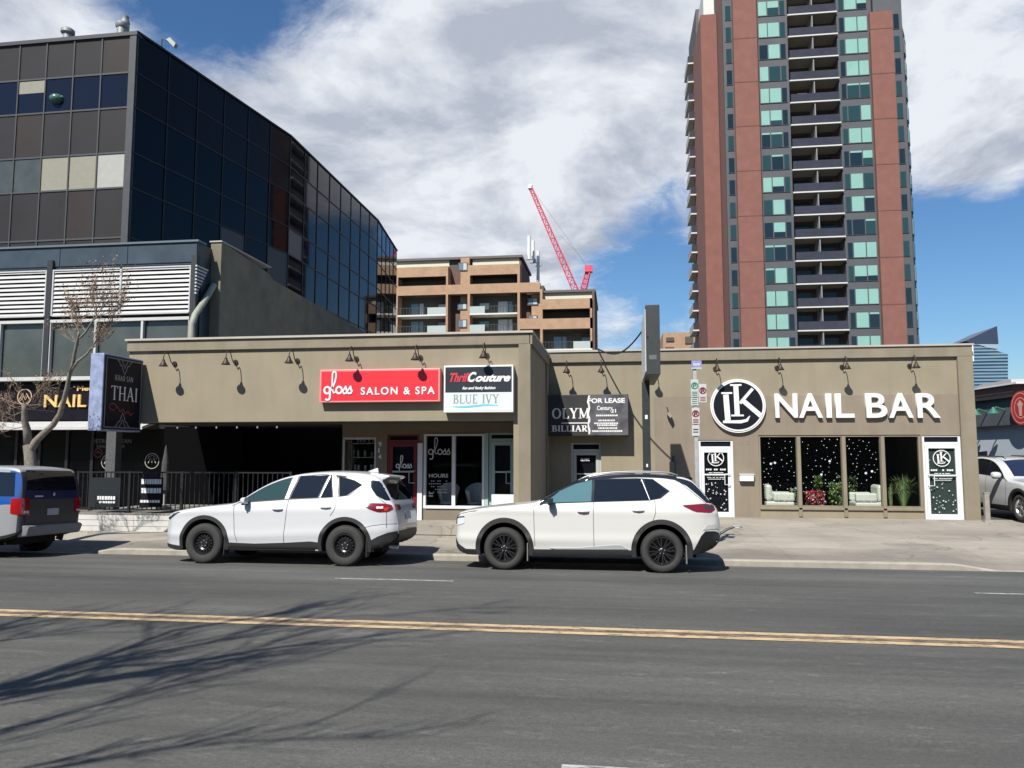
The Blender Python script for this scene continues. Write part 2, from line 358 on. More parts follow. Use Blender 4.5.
# ---------------------------------------------------------------- ground
def ground_mats():
    # asphalt
    m = mat('asphalt', (.1, .1, .1), .85); nt = m.node_tree; L = nt.links; N = nt.nodes; b = N['Principled BSDF']
    geo = N.new('ShaderNodeNewGeometry')
    def noise(scale, detail, rough, sc=(1, 1, 1), off=(0, 0, 0)):
        mp = N.new('ShaderNodeMapping'); mp.inputs['Scale'].default_value = sc; mp.inputs['Location'].default_value = off; L.new(geo.outputs['Position'], mp.inputs[0])
        n = N.new('ShaderNodeTexNoise'); n.inputs['Scale'].default_value = scale; n.inputs['Detail'].default_value = detail; n.inputs['Roughness'].default_value = rough
        L.new(mp.outputs[0], n.inputs['Vector']); return n.outputs[0]
    def rng(v, a, b_, c, d, cl=True):
        r = N.new('ShaderNodeMapRange'); r.clamp = cl; L.new(v, r.inputs[0])
        for i, x in enumerate((a, b_, c, d)): r.inputs[i+1].default_value = x
        return r.outputs[0]
    def mul(a, c):
        n = N.new('ShaderNodeMath'); n.operation = 'MULTIPLY'; L.new(a, n.inputs[0]); L.new(c, n.inputs[1]); return n.outputs[0]
    big = rng(noise(.45, 7, .6, (.35, 1, 1)), .3, .7, .72, 1.25)
    streak = rng(noise(1.6, 6, .6, (.05, 1, 1), (3, 5, 0)), .3, .72, .70, 1.26)
    streak2 = rng(noise(7, 5, .6, (.05, 1, 1), (13, 5, 0)), .3, .72, .90, 1.12)
    chips = rng(noise(9, 8, .75, (.30, 1, 1), (1, 9, 0)), .56, .78, 1.0, 2.1)
    grain = rng(noise(130, 3, .7), .3, .7, .60, 1.42)
    agg = rng(noise(38, 5, .8, (.6, 1, 1), (5, 5, 5)), .3, .72, .72, 1.34)
    grain = mul(grain, agg)
    f = mul(mul(mul(big, streak), mul(streak2, chips)), grain)
    # wheel-track bands along the road
    sp = N.new('ShaderNodeSeparateXYZ'); L.new(geo.outputs['Position'], sp.inputs[0])
    cr = N.new('ShaderNodeValToRGB'); L.new(rng(sp.outputs[1], 0, 15, 0, 1), cr.inputs[0]); e = cr.color_ramp.elements
    pts = [(0, 1.0), (3.2, 1.1), (4.7, 1.12), (5.4, 1.0), (6.0, .84), (6.7, 1.08), (7.5, 1.0), (8.2, 1.0), (8.9, 1.0), (9.6, .86), (10.4, 1.0), (11.0, .93), (11.7, 1.02), (13.2, 1.12), (14.6, 1.18), (15, 1.05)]
    e[0].position = 0; e[0].color = (1, 1, 1, 1); e[1].position = 1; e[1].color = (1, 1, 1, 1)
    for p, v in pts[1:-1]:
        x = e.new(p/15); x.color = (v, v, v, 1)
    f = mul(f, cr.outputs[0])
    vm = N.new('ShaderNodeVectorMath'); vm.operation = 'SCALE'; vm.inputs[0].default_value = (.0700, .0690, .0625); L.new(f, vm.inputs['Scale'])
    # thin cracks
    vo = N.new('ShaderNodeTexVoronoi'); vo.feature = 'DISTANCE_TO_EDGE'; vo.inputs['Scale'].default_value = .33
    wp = N.new('ShaderNodeVectorMath'); wp.operation = 'ADD'; L.new(geo.outputs['Position'], wp.inputs[0])
    nn = N.new('ShaderNodeTexNoise'); nn.inputs['Scale'].default_value = 1.3; nn.inputs['Detail'].default_value = 8; L.new(geo.outputs['Position'], nn.inputs['Vector'])
    sc = N.new('ShaderNodeVectorMath'); sc.operation = 'SCALE'; sc.inputs['Scale'].default_value = 1.4; L.new(nn.outputs['Color'], sc.inputs[0]); L.new(sc.outputs[0], wp.inputs[1])
    L.new(wp.outputs[0], vo.inputs['Vector'])
    ck = rng(vo.outputs['Distance'], .0, .004, .94, 1.0)
    vm2 = N.new('ShaderNodeVectorMath'); vm2.operation = 'SCALE'; L.new(vm.outputs[0], vm2.inputs[0]); L.new(ck, vm2.inputs['Scale'])
    L.new(vm2.outputs[0], b.inputs['Base Color'])
    bp = N.new('ShaderNodeBump'); bp.inputs['Strength'].default_value = .5; bp.inputs['Distance'].default_value = .006
    L.new(noise(140, 3, .7), bp.inputs['Height']); L.new(bp.outputs[0], b.inputs['Normal'])
    # pavement concrete with joints, cracks and stains
    m = mat('pavement_concrete', (.4, .4, .4), .9); nt = m.node_tree; L = nt.links; N = nt.nodes; b = N['Principled BSDF']
    geo = N.new('ShaderNodeNewGeometry'); sp = N.new('ShaderNodeSeparateXYZ'); L.new(geo.outputs['Position'], sp.inputs[0])
    def noise2(scale, detail, rough, sc=(1, 1, 1), off=(0, 0, 0)):
        mp = N.new('ShaderNodeMapping'); mp.inputs['Scale'].default_value = sc; mp.inputs['Location'].default_value = off; L.new(geo.outputs['Position'], mp.inputs[0])
        n = N.new('ShaderNodeTexNoise'); n.inputs['Scale'].default_value = scale; n.inputs['Detail'].default_value = detail; n.inputs['Roughness'].default_value = rough
        L.new(mp.outputs[0], n.inputs['Vector']); return n.outputs[0]
    def rng2(v, a, b_, c, d):
        r = N.new('ShaderNodeMapRange'); L.new(v, r.inputs[0])
        for i, x in enumerate((a, b_, c, d)): r.inputs[i+1].default_value = x
        return r.outputs[0]
    def mul2(a, c):
        n = N.new('ShaderNodeMath'); n.operation = 'MULTIPLY'; L.new(a, n.inputs[0]); L.new(c, n.inputs[1]); return n.outputs[0]
    def joint(v, period, off):
        a = N.new('ShaderNodeMath'); a.operation = 'ADD'; L.new(v, a.inputs[0]); a.inputs[1].default_value = 100*period+off
        p = N.new('ShaderNodeMath'); p.operation = 'PINGPONG'; L.new(a.outputs[0], p.inputs[0]); p.inputs[1].default_value = period/2
        return rng2(p.outputs[0], .0, .014, .72, 1.0)
    f = mul2(rng2(noise2(.6, 7, .6), .3, .7, .86, 1.12), rng2(noise2(5, 7, .65, (.5, 1, 1), (4, 4, 0)), .3, .75, .90, 1.08))
    f = mul2(f, rng2(noise2(120, 3, .7), .3, .7, .92, 1.07))
    f = mul2(f, mul2(joint(sp.outputs[0], 1.83, .4), joint(sp.outputs[1], 1.8, .62)))
    vo = N.new('ShaderNodeTexVoronoi'); vo.feature = 'DISTANCE_TO_EDGE'; vo.inputs['Scale'].default_value = .30
    nn = N.new('ShaderNodeTexNoise'); nn.inputs['Scale'].default_value = .9; nn.inputs['Detail'].default_value = 9; L.new(geo.outputs['Position'], nn.inputs['Vector'])
    sc = N.new('ShaderNodeVectorMath'); sc.operation = 'SCALE'; sc.inputs['Scale'].default_value = 2.0; L.new(nn.outputs['Color'], sc.inputs[0])
    wp = N.new('ShaderNodeVectorMath'); wp.operation = 'ADD'; L.new(geo.outputs['Position'], wp.inputs[0]); L.new(sc.outputs[0], wp.inputs[1]); L.new(wp.outputs[0], vo.inputs['Vector'])
    f = mul2(f, rng2(vo.outputs['Distance'], .0, .009, .58, 1.0))
    wob = N.new('ShaderNodeMath'); wob.operation = 'MULTIPLY_ADD'; L.new(nn.outputs[0], wob.inputs[0]); wob.inputs[1].default_value = -1.6; L.new(sp.outputs[1], wob.inputs[2])
    f = mul2(f, rng2(wob.outputs[0], 14.9, 15.7, .68, 1.0))
    f = mul2(f, rng2(noise2(1.1, 6, .6, (.4, 1, 1), (8, 2, 0)), .40, .50, .84, 1.0))
    # slabs of slightly different age
    vc = N.new('ShaderNodeTexVoronoi'); vc.inputs['Scale'].default_value = .42; L.new(wp.outputs[0], vc.inputs['Vector'])
    sx = N.new('ShaderNodeSeparateColor'); L.new(vc.outputs['Color'], sx.inputs[0])
    f = mul2(f, rng2(sx.outputs[0], 0, 1, .84, 1.10))
    vm = N.new('ShaderNodeVectorMath'); vm.operation = 'SCALE'; vm.inputs[0].default_value = (.285, .258, .215); L.new(f, vm.inputs['Scale'])
    L.new(vm.outputs[0], b.inputs['Base Color'])
    bp = N.new('ShaderNodeBump'); bp.inputs['Strength'].default_value = .4; bp.inputs['Distance'].default_value = .01
    L.new(f, bp.inputs['Height']); L.new(bp.outputs[0], b.inputs['Normal'])
ground_mats()
def worn_paint(name, col, lo, hi):
    m = mat(name, col, .7, var=.12, vscale=3); nt = m.node_tree; L = nt.links; N = nt.nodes
    t = N.new('ShaderNodeBsdfTransparent'); mx = N.new('ShaderNodeMixShader'); n = N.new('ShaderNodeTexNoise'); geo = N.new('ShaderNodeNewGeometry')
    mp = N.new('ShaderNodeMapping'); mp.inputs['Scale'].default_value = (.35, 1, 1); L.new(geo.outputs['Position'], mp.inputs[0])
    n.inputs['Scale'].default_value = 16; n.inputs['Detail'].default_value = 9; n.inputs['Roughness'].default_value = .75; L.new(mp.outputs[0], n.inputs['Vector'])
    r = N.new('ShaderNodeMapRange'); L.new(n.outputs[0], r.inputs[0]); r.inputs[1].default_value = lo; r.inputs[2].default_value = hi
    L.new(r.outputs[0], mx.inputs[0]); L.new(t.outputs[0], mx.inputs[1]); L.new(N['Principled BSDF'].outputs[0], mx.inputs[2]); L.new(mx.outputs[0], N['Material Output'].inputs[0]); return m
ASPH = MATS['asphalt']; PAVE = MATS['pavement_concrete']
YEL = worn_paint('road_paint_yellow', (.47, .35, .20), .30, .50); WHT = worn_paint('road_paint_white', (.5, .5, .5), .36, .60)

RP = [(1.3, -.05), (1.6, .02), (3, .12), (4.8, .18), (6.5, .20), (8.2, .20), (9.8, .18), (11.4, .14), (13.1, .07), (14.6, -.004), (14.97, -.085), (15.05, -.09)]
def road_z(y):
    for (a, za), (b, zb) in zip(RP, RP[1:]):
        if a <= y <= b: return za+(zb-za)*(y-a)/(b-a)
    return RP[0][1] if y < RP[0][0] else RP[-1][1]
KY = 14.97
def drop(x):
    def s(t): t = max(0, min(1, t)); return t*t*(3-2*t)
    return max(s((-10.35-x)/.9), s((x-5.9)/1.0))
def pave_z(x, y):
    t = max(0, min(1, (y-15.12)/1.6))
    return .055+(y-KY)*.0284 - .115*drop(x)*(1-t)
def struct_mesh(name, mb, m, smooth=False):
    o = mb.build(name, m, None, smooth=smooth); o['kind'] = 'structure'; return o
g = MB(); g.q([(-3000,-3000,-.4),(3000,-3000,-.4),(3000,3000,-.4),(-3000,3000,-.4)]); struct_mesh('ground', g, mat('ground_earth', (.16,.15,.13), .95, var=.2, vscale=.2))
g = MB(); ys = [RP[0][0]+(RP[-1][0]-RP[0][0])*i/60 for i in range(61)]
for a, b in zip(ys, ys[1:]): g.q([(-200,a,road_z(a)),(200,a,road_z(a)),(200,b,road_z(b)),(-200,b,road_z(b))])
struct_mesh('road', g, ASPH)
xs = sorted(set([-200,-120,-60,-30,-20,14,20,30,60,120,200]+[-14+i*.25 for i in range(0, 109)]))
yp = [15.12,15.3,15.6,15.9,16.2,16.5,16.8,17.2,18,19,20,21,22.25]
g = MB()
for a, b in zip(xs, xs[1:]):
    for c, d in zip(yp, yp[1:]): g.q([(a,c,pave_z(a,c)),(b,c,pave_z(b,c)),(b,d,pave_z(b,d)),(a,d,pave_z(a,d))])
struct_mesh('pavement', g, PAVE)
g = MB()
for a, b in zip(xs, xs[1:]):
    za, zb = pave_z(a, 15.12)+.004, pave_z(b, 15.12)+.004
    pr = lambda x, z: [(x,KY,-.12),(x,KY,z-.025),(x,KY+.025,z),(x,15.125,z),(x,15.125,z-.08)]
    A, B = pr(a, za), pr(b, zb)
    for i in range(4): g.q([A[i], B[i], B[i+1], A[i+1]])
struct_mesh('kerb', g, mat('kerb_concrete', (.27,.25,.21), .9, var=.2, vscale=3, bump=.6, bscale=25))
g = MB()   # near side pavement under the photographer
g.q([(-200,-12,.16),(200,-12,.16),(200,1.3,.1),(-200,1.3,.1)]); g.q([(-200,1.3,.1),(200,1.3,.1),(200,1.3,-.2),(-200,1.3,-.2)])
struct_mesh('near_pavement', g, PAVE)
g = MB(); g.q([(-200,22.25,.262),(200,22.25,.262),(200,260,.3),(-200,260,.3)]); struct_mesh('back_lot', g, ASPH)
def stripe(name, x0, x1, y0, w, m):
    g = MB(); n = max(1, int((x1-x0)/2))
    for i in range(n):
        a = x0+(x1-x0)*i/n; b = x0+(x1-x0)*(i+1)/n
        g.q([(a,y0,road_z(y0)+.006),(b,y0,road_z(y0)+.006),(b,y0+w,road_z(y0+w)+.006),(a,y0+w,road_z(y0+w)+.006)])
    return struct_mesh(name, g, m)
stripe('road_marking_yellow', -200, 200, 8.07, .11, YEL); stripe('road_marking_yellow', -200, 200, 8.31, .11, YEL)
stripe('road_marking_old', -200, 200, 8.185, .12, worn_paint('road_paint_old', (.20,.145,.10), .34, .56))
for k in range(-4, 6):
    stripe('road_marking_white', -4.3+9.15*k, -2.45+9.15*k, 11.42, .09, WHT)
    stripe('road_marking_white', -.35+9.15*k, 1.5+9.15*k, 4.70, .12, WHT)

# ---------------------------------------------------------------- nail bar building (right)
YB = 22.2
def B(x, y, Y=YB): return PY(x, y, Y)
def bx(x, Y=YB, y=450): return PY(x, y, Y).x
def bz(y, x=760, Y=YB): return PY(x, y, Y).z
lk = thing('shop_building', (3.8, YB, .2), 'tan stucco single storey shop building with four snow-dotted windows and white doors', 'building')
X0, X1, ZT = -1.97, 9.58, 5.0
wz0, wz1 = .55, 2.54
wx0, wx1 = bx(758.5), bx(921)
D1 = (bx(698.5), bx(733), .24, bz(440, 715)); D2 = (bx(922.5), bx(961), .24, 2.52); D3 = (bx(571), bx(601), .24, bz(443, 585))
opens = [(wx0, wx1, wz0, wz1), D1, D2, D3]
g = MB(); wall_open(g, YB, YB+.25, X0, X1, .1, ZT-.06, opens)
g.box(X0, X0+.25, YB+.25, 42, .1, ZT-.06); g.box(X1-.25, X1, YB+.25, 42, .1, ZT-.06); g.box(X0+.25, X1-.25, 41.7, 42, .1, ZT-.06)
g.build('wall', TAN, lk)
g = MB(); wall_open(g, YB-.004, YB, bx(655), bx(953), .2, bz(396), [o for o in opens[:3]]); g.build('repainted_band', TANP, lk)
g = MB(); g.box(X0-.02, X1+.03, YB-.09, YB-.0005, 4.66, 4.96); g.box(X1-.36, X1+.03, YB-.09, YB-.0005, .2, 4.66); g.build('border_trim', TAN2, lk, bevel=.012)
g = MB(); g.box(X0-.04, X1+.06, YB-.13, YB+.32, 4.96, 5.01); g.build('roof_cap', CAP, lk)
g = MB(); g.box(X0+.25, X1-.25, YB+.25, 41.7, 4.5, 4.6); g.build('roof', mat('roof_gravel', (.2,.19,.18), .95, var=.2), lk)
g = MB(); g.box(X0+.25, X1-.25, YB+.25, 41.7, .2, .28); g.build('floor', mat('shop_floor', (.10,.09,.085), .5, var=.1), lk)
g = MB(); g.box(X0+.3, X1-.3, YB+5, YB+5.1, .28, 4.5); g.box(1.6, 1.7, YB+.3, YB+5, .28, 4.5); g.box(X0+.25, X1-.25, YB+.26, YB+5, 3.0, 3.05); g.build('inner_wall', DARK, lk)
# windows
mull = [wx0] + [bx(v) for v in (798.5, 843.5, 882.4)] + [wx1]
snow = mat('snow_decal', (.5, .53, .55), .6)
rnd = random.Random(4)
for i in range(4):
    a, b = mull[i], mull[i+1]
    w = MB(); fw = .055
    w.box(a, a+fw, YB+.02, YB+.12, wz0, wz1); w.box(b-fw, b, YB+.02, YB+.12, wz0, wz1); w.box(a+fw, b-fw, YB+.02, YB+.12, wz1-.05, wz1); w.box(a+fw, b-fw, YB+.02, YB+.12, wz0, wz0+.05)
    wo = w.build('window', TAN2, lk)
    MB().box(a+fw, b-fw, YB+.07, YB+.08, wz0+.05, wz1-.05).build('pane', GLASS, wo)
    if i < 3:
        d = MB(); pts = []
        for _ in range(900):
            x, z = rnd.uniform(a+.11, b-.11), rnd.uniform(wz0+.1, wz1-.1)
            if all((x-p)**2+(z-q)**2 > .085**2 for p, q in pts): pts.append((x, z))
            if len(pts) > 52: break
        for (x, z) in pts: disc(d, x, z, rnd.uniform(.006, .013), YB+.07, n=7, d=.002)
        for _ in range(2): disc(d, rnd.uniform(a+.25, b-.25), rnd.uniform(wz0+.9, wz1-.5), .032, YB+.067, n=9, d=.002)
        d.build('snow_dots', snow, wo)
w = MB()
for x in mull[1:4]: w.box(x-.05, x+.05, YB-.05, YB+.02, .3, wz1-.03)
w.build('mullion', TAN2, lk, bevel=.01)
w = MB(); w.box(wx0, wx1, YB-.05, YB+.1, wz0-.07, wz0-.001); w.build('sill', TAN2, lk, bevel=.01)
w = MB(); w.box(wx0, wx1, YB-.02, YB-.002, .24, wz0-.13); w.build('plinth', TAN, lk)

def dots(mb, a, b, z0, z1, n, Y, seed, avoid=None):
    r = random.Random(seed)
    for _ in range(n):
        x, z = r.uniform(a, b), r.uniform(z0, z1)
        if avoid and avoid(x, z): continue
        disc(mb, x, z, r.uniform(.009, .022), Y, n=6, d=.002)
def lk_logo(mb, cx, cz, R, Y, mi=0, d=.02, k0=0):
    """white ring with the letters L and K, strokes on successive small lifts"""
    def S(pts, w, dd, widths=None): ribbon(mb, [(cx+a*R, cz+b*R) for a, b in pts], w*R, Y, dd, mi, [q*R for q in widths] if widths else None)
    # L
    S([(-.48, .47), (-.42, -.60)], .22, d)
    S([(-.66, .53), (-.22, .53)], .07, d*1.05)
    S([(-.62, -.66), (.10, -.66), (.34, -.60), (.46, -.42)], .1, d*1.1, [.10, .13, .12, .03])
    # K
    S([(-.07, .83), (-.04, -.36)], .20, d*1.15)
    S([(-.30, .86), (.16, .86)], .07, d*1.2); S([(-.28, -.40), (.22, -.40)], .07, d*1.25)
    S([(.08, .10), (.60, .70)], .12, d*1.3); S([(.16, .25), (.90, -.42)], .19, d*1.35)
def shop_door(name, parent, op, frame, logo=True, rows=True, handle='R', seed=1, glassm=None, transom=.0, back=None, label=None):
    a, b, z0, z1 = op; Y = YB+.03 if parent is lk else op_Y
    return None
def door_unit(parent, a, b, z0, z1, Y, framem, fw=.085, trans=.18, glass_m=None, backm=None, handle_side=1, seed=3, logo=False, dotn=0, label=None, rail=.16):
    fr = MB()
    fr.box(a, a+fw*.7, Y, Y+.1, z0, z1); fr.box(b-fw*.7, b, Y, Y+.1, z0, z1); fr.box(a+fw*.7, b-fw*.7, Y, Y+.1, z1-.04, z1)
    if trans: fr.box(a+fw*.7, b-fw*.7, Y, Y+.1, z1-trans-.07, z1-trans)
    zt = z1-trans-.07 if trans else z1-.04
    d = MB(); A, Bb = a+fw*.7+.006, b-fw*.7-.006
    d.box(A, A+fw, Y-.01, Y+.04, z0+.01, zt-.005); d.box(Bb-fw, Bb, Y-.01, Y+.04, z0+.01, zt-.005)
    d.box(A+fw, Bb-fw, Y-.01, Y+.04, z0+.01, z0+rail); d.box(A+fw, Bb-fw, Y-.01, Y+.04, zt-.1, zt-.005)
    do = d.build('door', framem, parent)
    if label: do['label'] = label
    fr.build('door_frame', framem, do)
    MB().box(A+fw, Bb-fw, Y+.01, Y+.018, z0+rail, zt-.1).build('pane', glass_m or GLASS, do)
    if trans: MB().box(a+fw*.7, b-fw*.7, Y+.03, Y+.04, z1-trans, z1-.04).build('transom', mat('dark_glass', (.01,.012,.015), .08), do)
    h = MB(); hx = Bb-fw*.5 if handle_side > 0 else A+fw*.5; hi = hx-handle_side*.14
    h.tube([(hx, Y-.01, z0+1.22), (hx, Y-.07, z0+1.22), (hi, Y-.07, z0+1.22), (hi, Y-.07, z0+.92), (hx, Y-.07, z0+.92), (hx, Y-.01, z0+.92)], .013, 6)
    h.box(A+fw, Bb-fw, Y-.035, Y-.012, z0+1.18, z0+1.22)
    h.build('handle', WFRAME if framem is WFRAME else ALU, do)
    cx = (A+Bb)/2; gw = (Bb-fw)-(A+fw); Yg = Y+.008
    if logo:
        lg = MB(); cz = z0+1.66; R = .215
        P = arc(cx, cz, R, R, 0, 360, 36)[:-1]; ribbon(lg, P, .022, Yg, .003, closed=True)
        lk_logo(lg, cx, cz, R*.93, Yg, 0, .003); lg.build('logo_decal', WHITE, do)
        tl = MB()
        for k, (w, h_, zz) in enumerate([(.62, .045, 1.34), (.40, .022, 1.25), (.56, .018, 1.205), (.58, .018, 1.16), (.5, .018, 1.115), (.44, .018, 1.07)]):
            r = random.Random(k+seed); x = cx-w*gw/2/.66*1.0
            n = 10 if k == 0 else 16; w_ = min(w, gw*.86); x = cx-w_/2
            for j in range(n):
                if r.random() < .12 or (k == 0 and j in (3, 6)): continue
                tl.box(x+w_*j/n, x+w_*(j+.75)/n, Yg-.003, Yg, z0+zz-h_/2, z0+zz+h_/2)
        tl.build('small_print', WHITE, do)
    if dotn:
        dd = MB(); dots(dd, A+fw+.03, Bb-fw-.03, z0+rail+.03, zt-.14, dotn, Yg, seed, lambda x, z: abs(x-cx) < .3 and z0+1.02 < z < z0+1.92); dd.build('snow_dots', snow, do)
    if backm: MB().q([(a, Y+.06, z0), (b, Y+.06, z0), (b, Y+.06, z1), (a, Y+.06, z1)]).build('blackout_film', backm, do, recalc=False)
    return do
FILM = mat('black_film', (.005,.006,.010), .4, spec=.2)
GG = mat('green_grey_glass', (.045,.065,.06), .12)
door_unit(lk, *D1, YB+.02, WFRAME, glass_m=GLASS, backm=FILM, handle_side=1, logo=True, dotn=70, seed=5, label='white framed glass door with black film, white logo and snow dots')
door_unit(lk, *D2, YB+.02, WFRAME, backm=GG, handle_side=-1, logo=True, dotn=60, seed=8, label='white framed glass door with round logo at the right corner')
door_unit(lk, *D3, YB+.10, ALU, backm=FILM, handle_side=1, seed=9, label='grey framed glass door in the shade under the black sign box')
text_mesh('door_lettering', 'OLYMPIC', WHITE, lk, (bx(580.5, YB+.1), YB+.09, bz(461, 585, YB)), .11, .003, width=.26, bold=.004)
text_mesh('house_number', '1312', mat('number_brown', (.20,.15,.11), .7), lk, (bx(738), YB-.006, bz(444.5, 745)), .17, .004, width=.32, bold=.002)
cr = random.Random(7)

# things at the shop front
t = thing('round_sign', (bx(738.5), YB-.1, bz(406, 738)), 'round black sign with white letters LK on the tan wall', 'sign')
cx, cz, R = bx(738.5), bz(406, 738.5), .755
g = MB(); disc(g, cx, cz, R, YB-.005, n=64, d=.10); g.build('sign_rim', WHITE, t)
g = MB(); disc(g, cx, cz, R*.955, YB-.105, n=64, d=.006); g.build('dark_ring', mat('sign_grey', (.09,.09,.095), .5), t)
g = MB(); P = arc(cx, cz, R*.915, R*.915, 0, 360, 64)[:-1]; ribbon(g, P, R*.055, YB-.111, .01, closed=True); g.build('white_ring', WHITE, t)
g = MB(); disc(g, cx, cz, R*.885, YB-.1112, n=64, d=.002); g.build('sign_face', mat('sign_black', (.008,.009,.014), .5, spec=.15), t)
g = MB(); lk_logo(g, cx, cz, R*.9, YB-.1135, 0, .012); g.build('letter', WHITE, t)
t = thing('shop_lettering', (bx(858), YB, bz(405)), 'big white raised letters reading NAIL BAR on tan wall', 'lettering')
lx = [('N', 775, 797.5), ('A', 798.5, 822.5), ('I', 826, 831.5), ('L', 835.5, 854), ('B', 866, 887), ('A', 888.5, 913), ('R', 917, 940)]
for ch, a, b in lx:
    za = PY((a+b)/2, 417.2 if ch != 'R' else 417.2, YB-.1).z; zb_ = PY((a+b)/2, 392.3+(0 if a < 860 else -.3), YB-.1).z
    s_ = (zb_-za)/.729
    text_mesh('letter', ch, WHITE, t, (PY(a, 405, YB-.1).x, YB-.065, za), s_, .11, width=PY(b, 405, YB-.1).x-PY(a, 405, YB-.1).x, bold=.012*s_/.8)
# black sign box over the billiards door
t = thing('sign_box', (bx(587), YB-.2, bz(415, 587)), 'dark box sign with OLYMPIC BILLIARDS and a FOR LEASE banner', 'sign')
sx0, sx1 = X0+.02, PY(628.5, 410, YB-.5).x; sz0, sz1 = PY(590, 436, YB-.5).z, PY(590, 394.5, YB-.5).z; SY = YB-.5
MB().box(sx0, sx1, SY, YB-.001, sz0, sz1).build('sign_case', mat('sign_dark_grey', (.030,.030,.032), .45, spec=.3, var=.15, vscale=2), t, bevel=.01)
g = MB(); pl = lambda a, b, l: (a, SY-.002-l, b)
cut = PY(588, 410, SY).x
serif_text(g, 'OLYM', PY(550, 0, SY).x, PY(560, 418.5, SY).z, .29, 0, pl, .002, width=cut+.03-PY(550, 0, SY).x, th=.18)
serif_text(g, 'BILLIAR', PY(550, 0, SY).x, PY(560, 431.5, SY).z, .17, 0, pl, .002, width=cut-.02-PY(550, 0, SY).x, th=.2)
g.box(PY(559, 0, SY).x, cut, SY-.003, SY, PY(560, 423.6, SY).z, PY(560, 422.6, SY).z); g.build('lettering', WHITE, t)
g = MB(); g.box(cut, sx1-.015, SY-.012, SY-.001, sz0+.02, sz1-.01); ban = g.build('banner', mat('banner_grey', (.085,.085,.095), .35, var=.5, vscale=2.5), t)
g = MB(); P = [(cut+.02*math.sin(k*1.7)+.02, sz0+.05+(sz1-sz0-.08)*k/12) for k in range(13)]; ribbon(g, P, .05, SY-.012, .006, 0, [.03+.03*abs(math.sin(k*1.1)) for k in range(13)]); g.build('folded_edge', WHITE, ban)
bw = lambda px: PY(px, 410, SY).x
def bline(txt, xa, xb, y, h, bold=.004): return text_mesh('lettering', txt, WHITE, ban, (bw(xa), SY-.014, PY(600, y, SY).z), h/.729, .003, width=bw(xb)-bw(xa), bold=bold)
bline('FOR LEASE', 588, 625, 402.8, .13, .006); bline('Century', 597, 612.5, 410, .12, .003); bline('21', 611, 616, 412.6, .1, .004)
for y, a, b in ((415.6, 596, 616), (420.6, 598, 615), (423.4, 594, 618), (428.3, 598, 616), (425.4, 597, 617), (431.2, 592, 622)):
    r = random.Random(int(y*10)); g = MB(); x = bw(a)
    while x < bw(b):
        w = r.uniform(.015, .05); g.box(x, x+w, SY-.015, SY-.012, PY(600, y+.7, SY).z, PY(600, y-.9, SY).z); x += w+.012
    g.build('small_print', WHITE, ban)
# letterbox, meter, floodlight
t = thing('letterbox', (bx(745), YB-.06, bz(478, 745)), 'white rectangular letterbox on the tan wall beside nail bar windows', 'letterbox')
g = MB(); g.box(bx(738.3), bx(752.3), YB-.14, YB-.005, bz(481, 745), bz(474.5, 745)); g.build('letterbox_body', WHITE, t, bevel=.01)
g = MB(); g.box(bx(737.8), bx(752.8), YB-.16, YB-.005, bz(474.5, 745)+.001, bz(473.8, 745)); g.build('letterbox_lid', WHITE, t)
t = thing('wall_meter', (bx(671.5), YB-.1, bz(466, 671)), 'small grey gas meter on the wall behind the two-tone car', 'meter')
MB().box(bx(669), bx(674), YB-.16, YB-.002, bz(475, 671), bz(461.5, 671)).build('meter_box', mat('meter_grey', (.14,.13,.12), .6, var=.2), t, bevel=.02)
MB().tube([(bx(672.5), YB-.1, bz(461.5, 671)), (bx(672.5), YB-.1, bz(457, 671)), (bx(674), YB-.1, bz(456, 671))], .025).build('pipe', BLACK, t)
MB().tube([(bx(676), YB-.2, .26), (bx(676), YB-.2, bz(464, 671)), (bx(675), YB-.1, bz(462, 671))], .03).build('riser', mat('meter_grey', (.14,.13,.12)), t)
t = thing('flood_light', (bx(668.5), YB-.1, bz(412, 668)), 'small dark flood light bracketed on the wall beside the parking signs', 'light')
MB().tube([(bx(667.6), YB, bz(407.5, 668)), (bx(667.6), YB-.12, bz(407.5, 668)), (bx(668.6), YB-.16, bz(412, 668))], .015).build('bracket', LAMPM, t)
MB().prism([(bx(666.8), YB-.18, bz(414, 668)), (bx(670.3), YB-.26, bz(418.5, 668)), (bx(672.6), YB-.24, bz(416, 668)), (bx(669.5), YB-.16, bz(411.5, 668))], (0, .12, .02)).build('lamp_head', LAMPM, t)

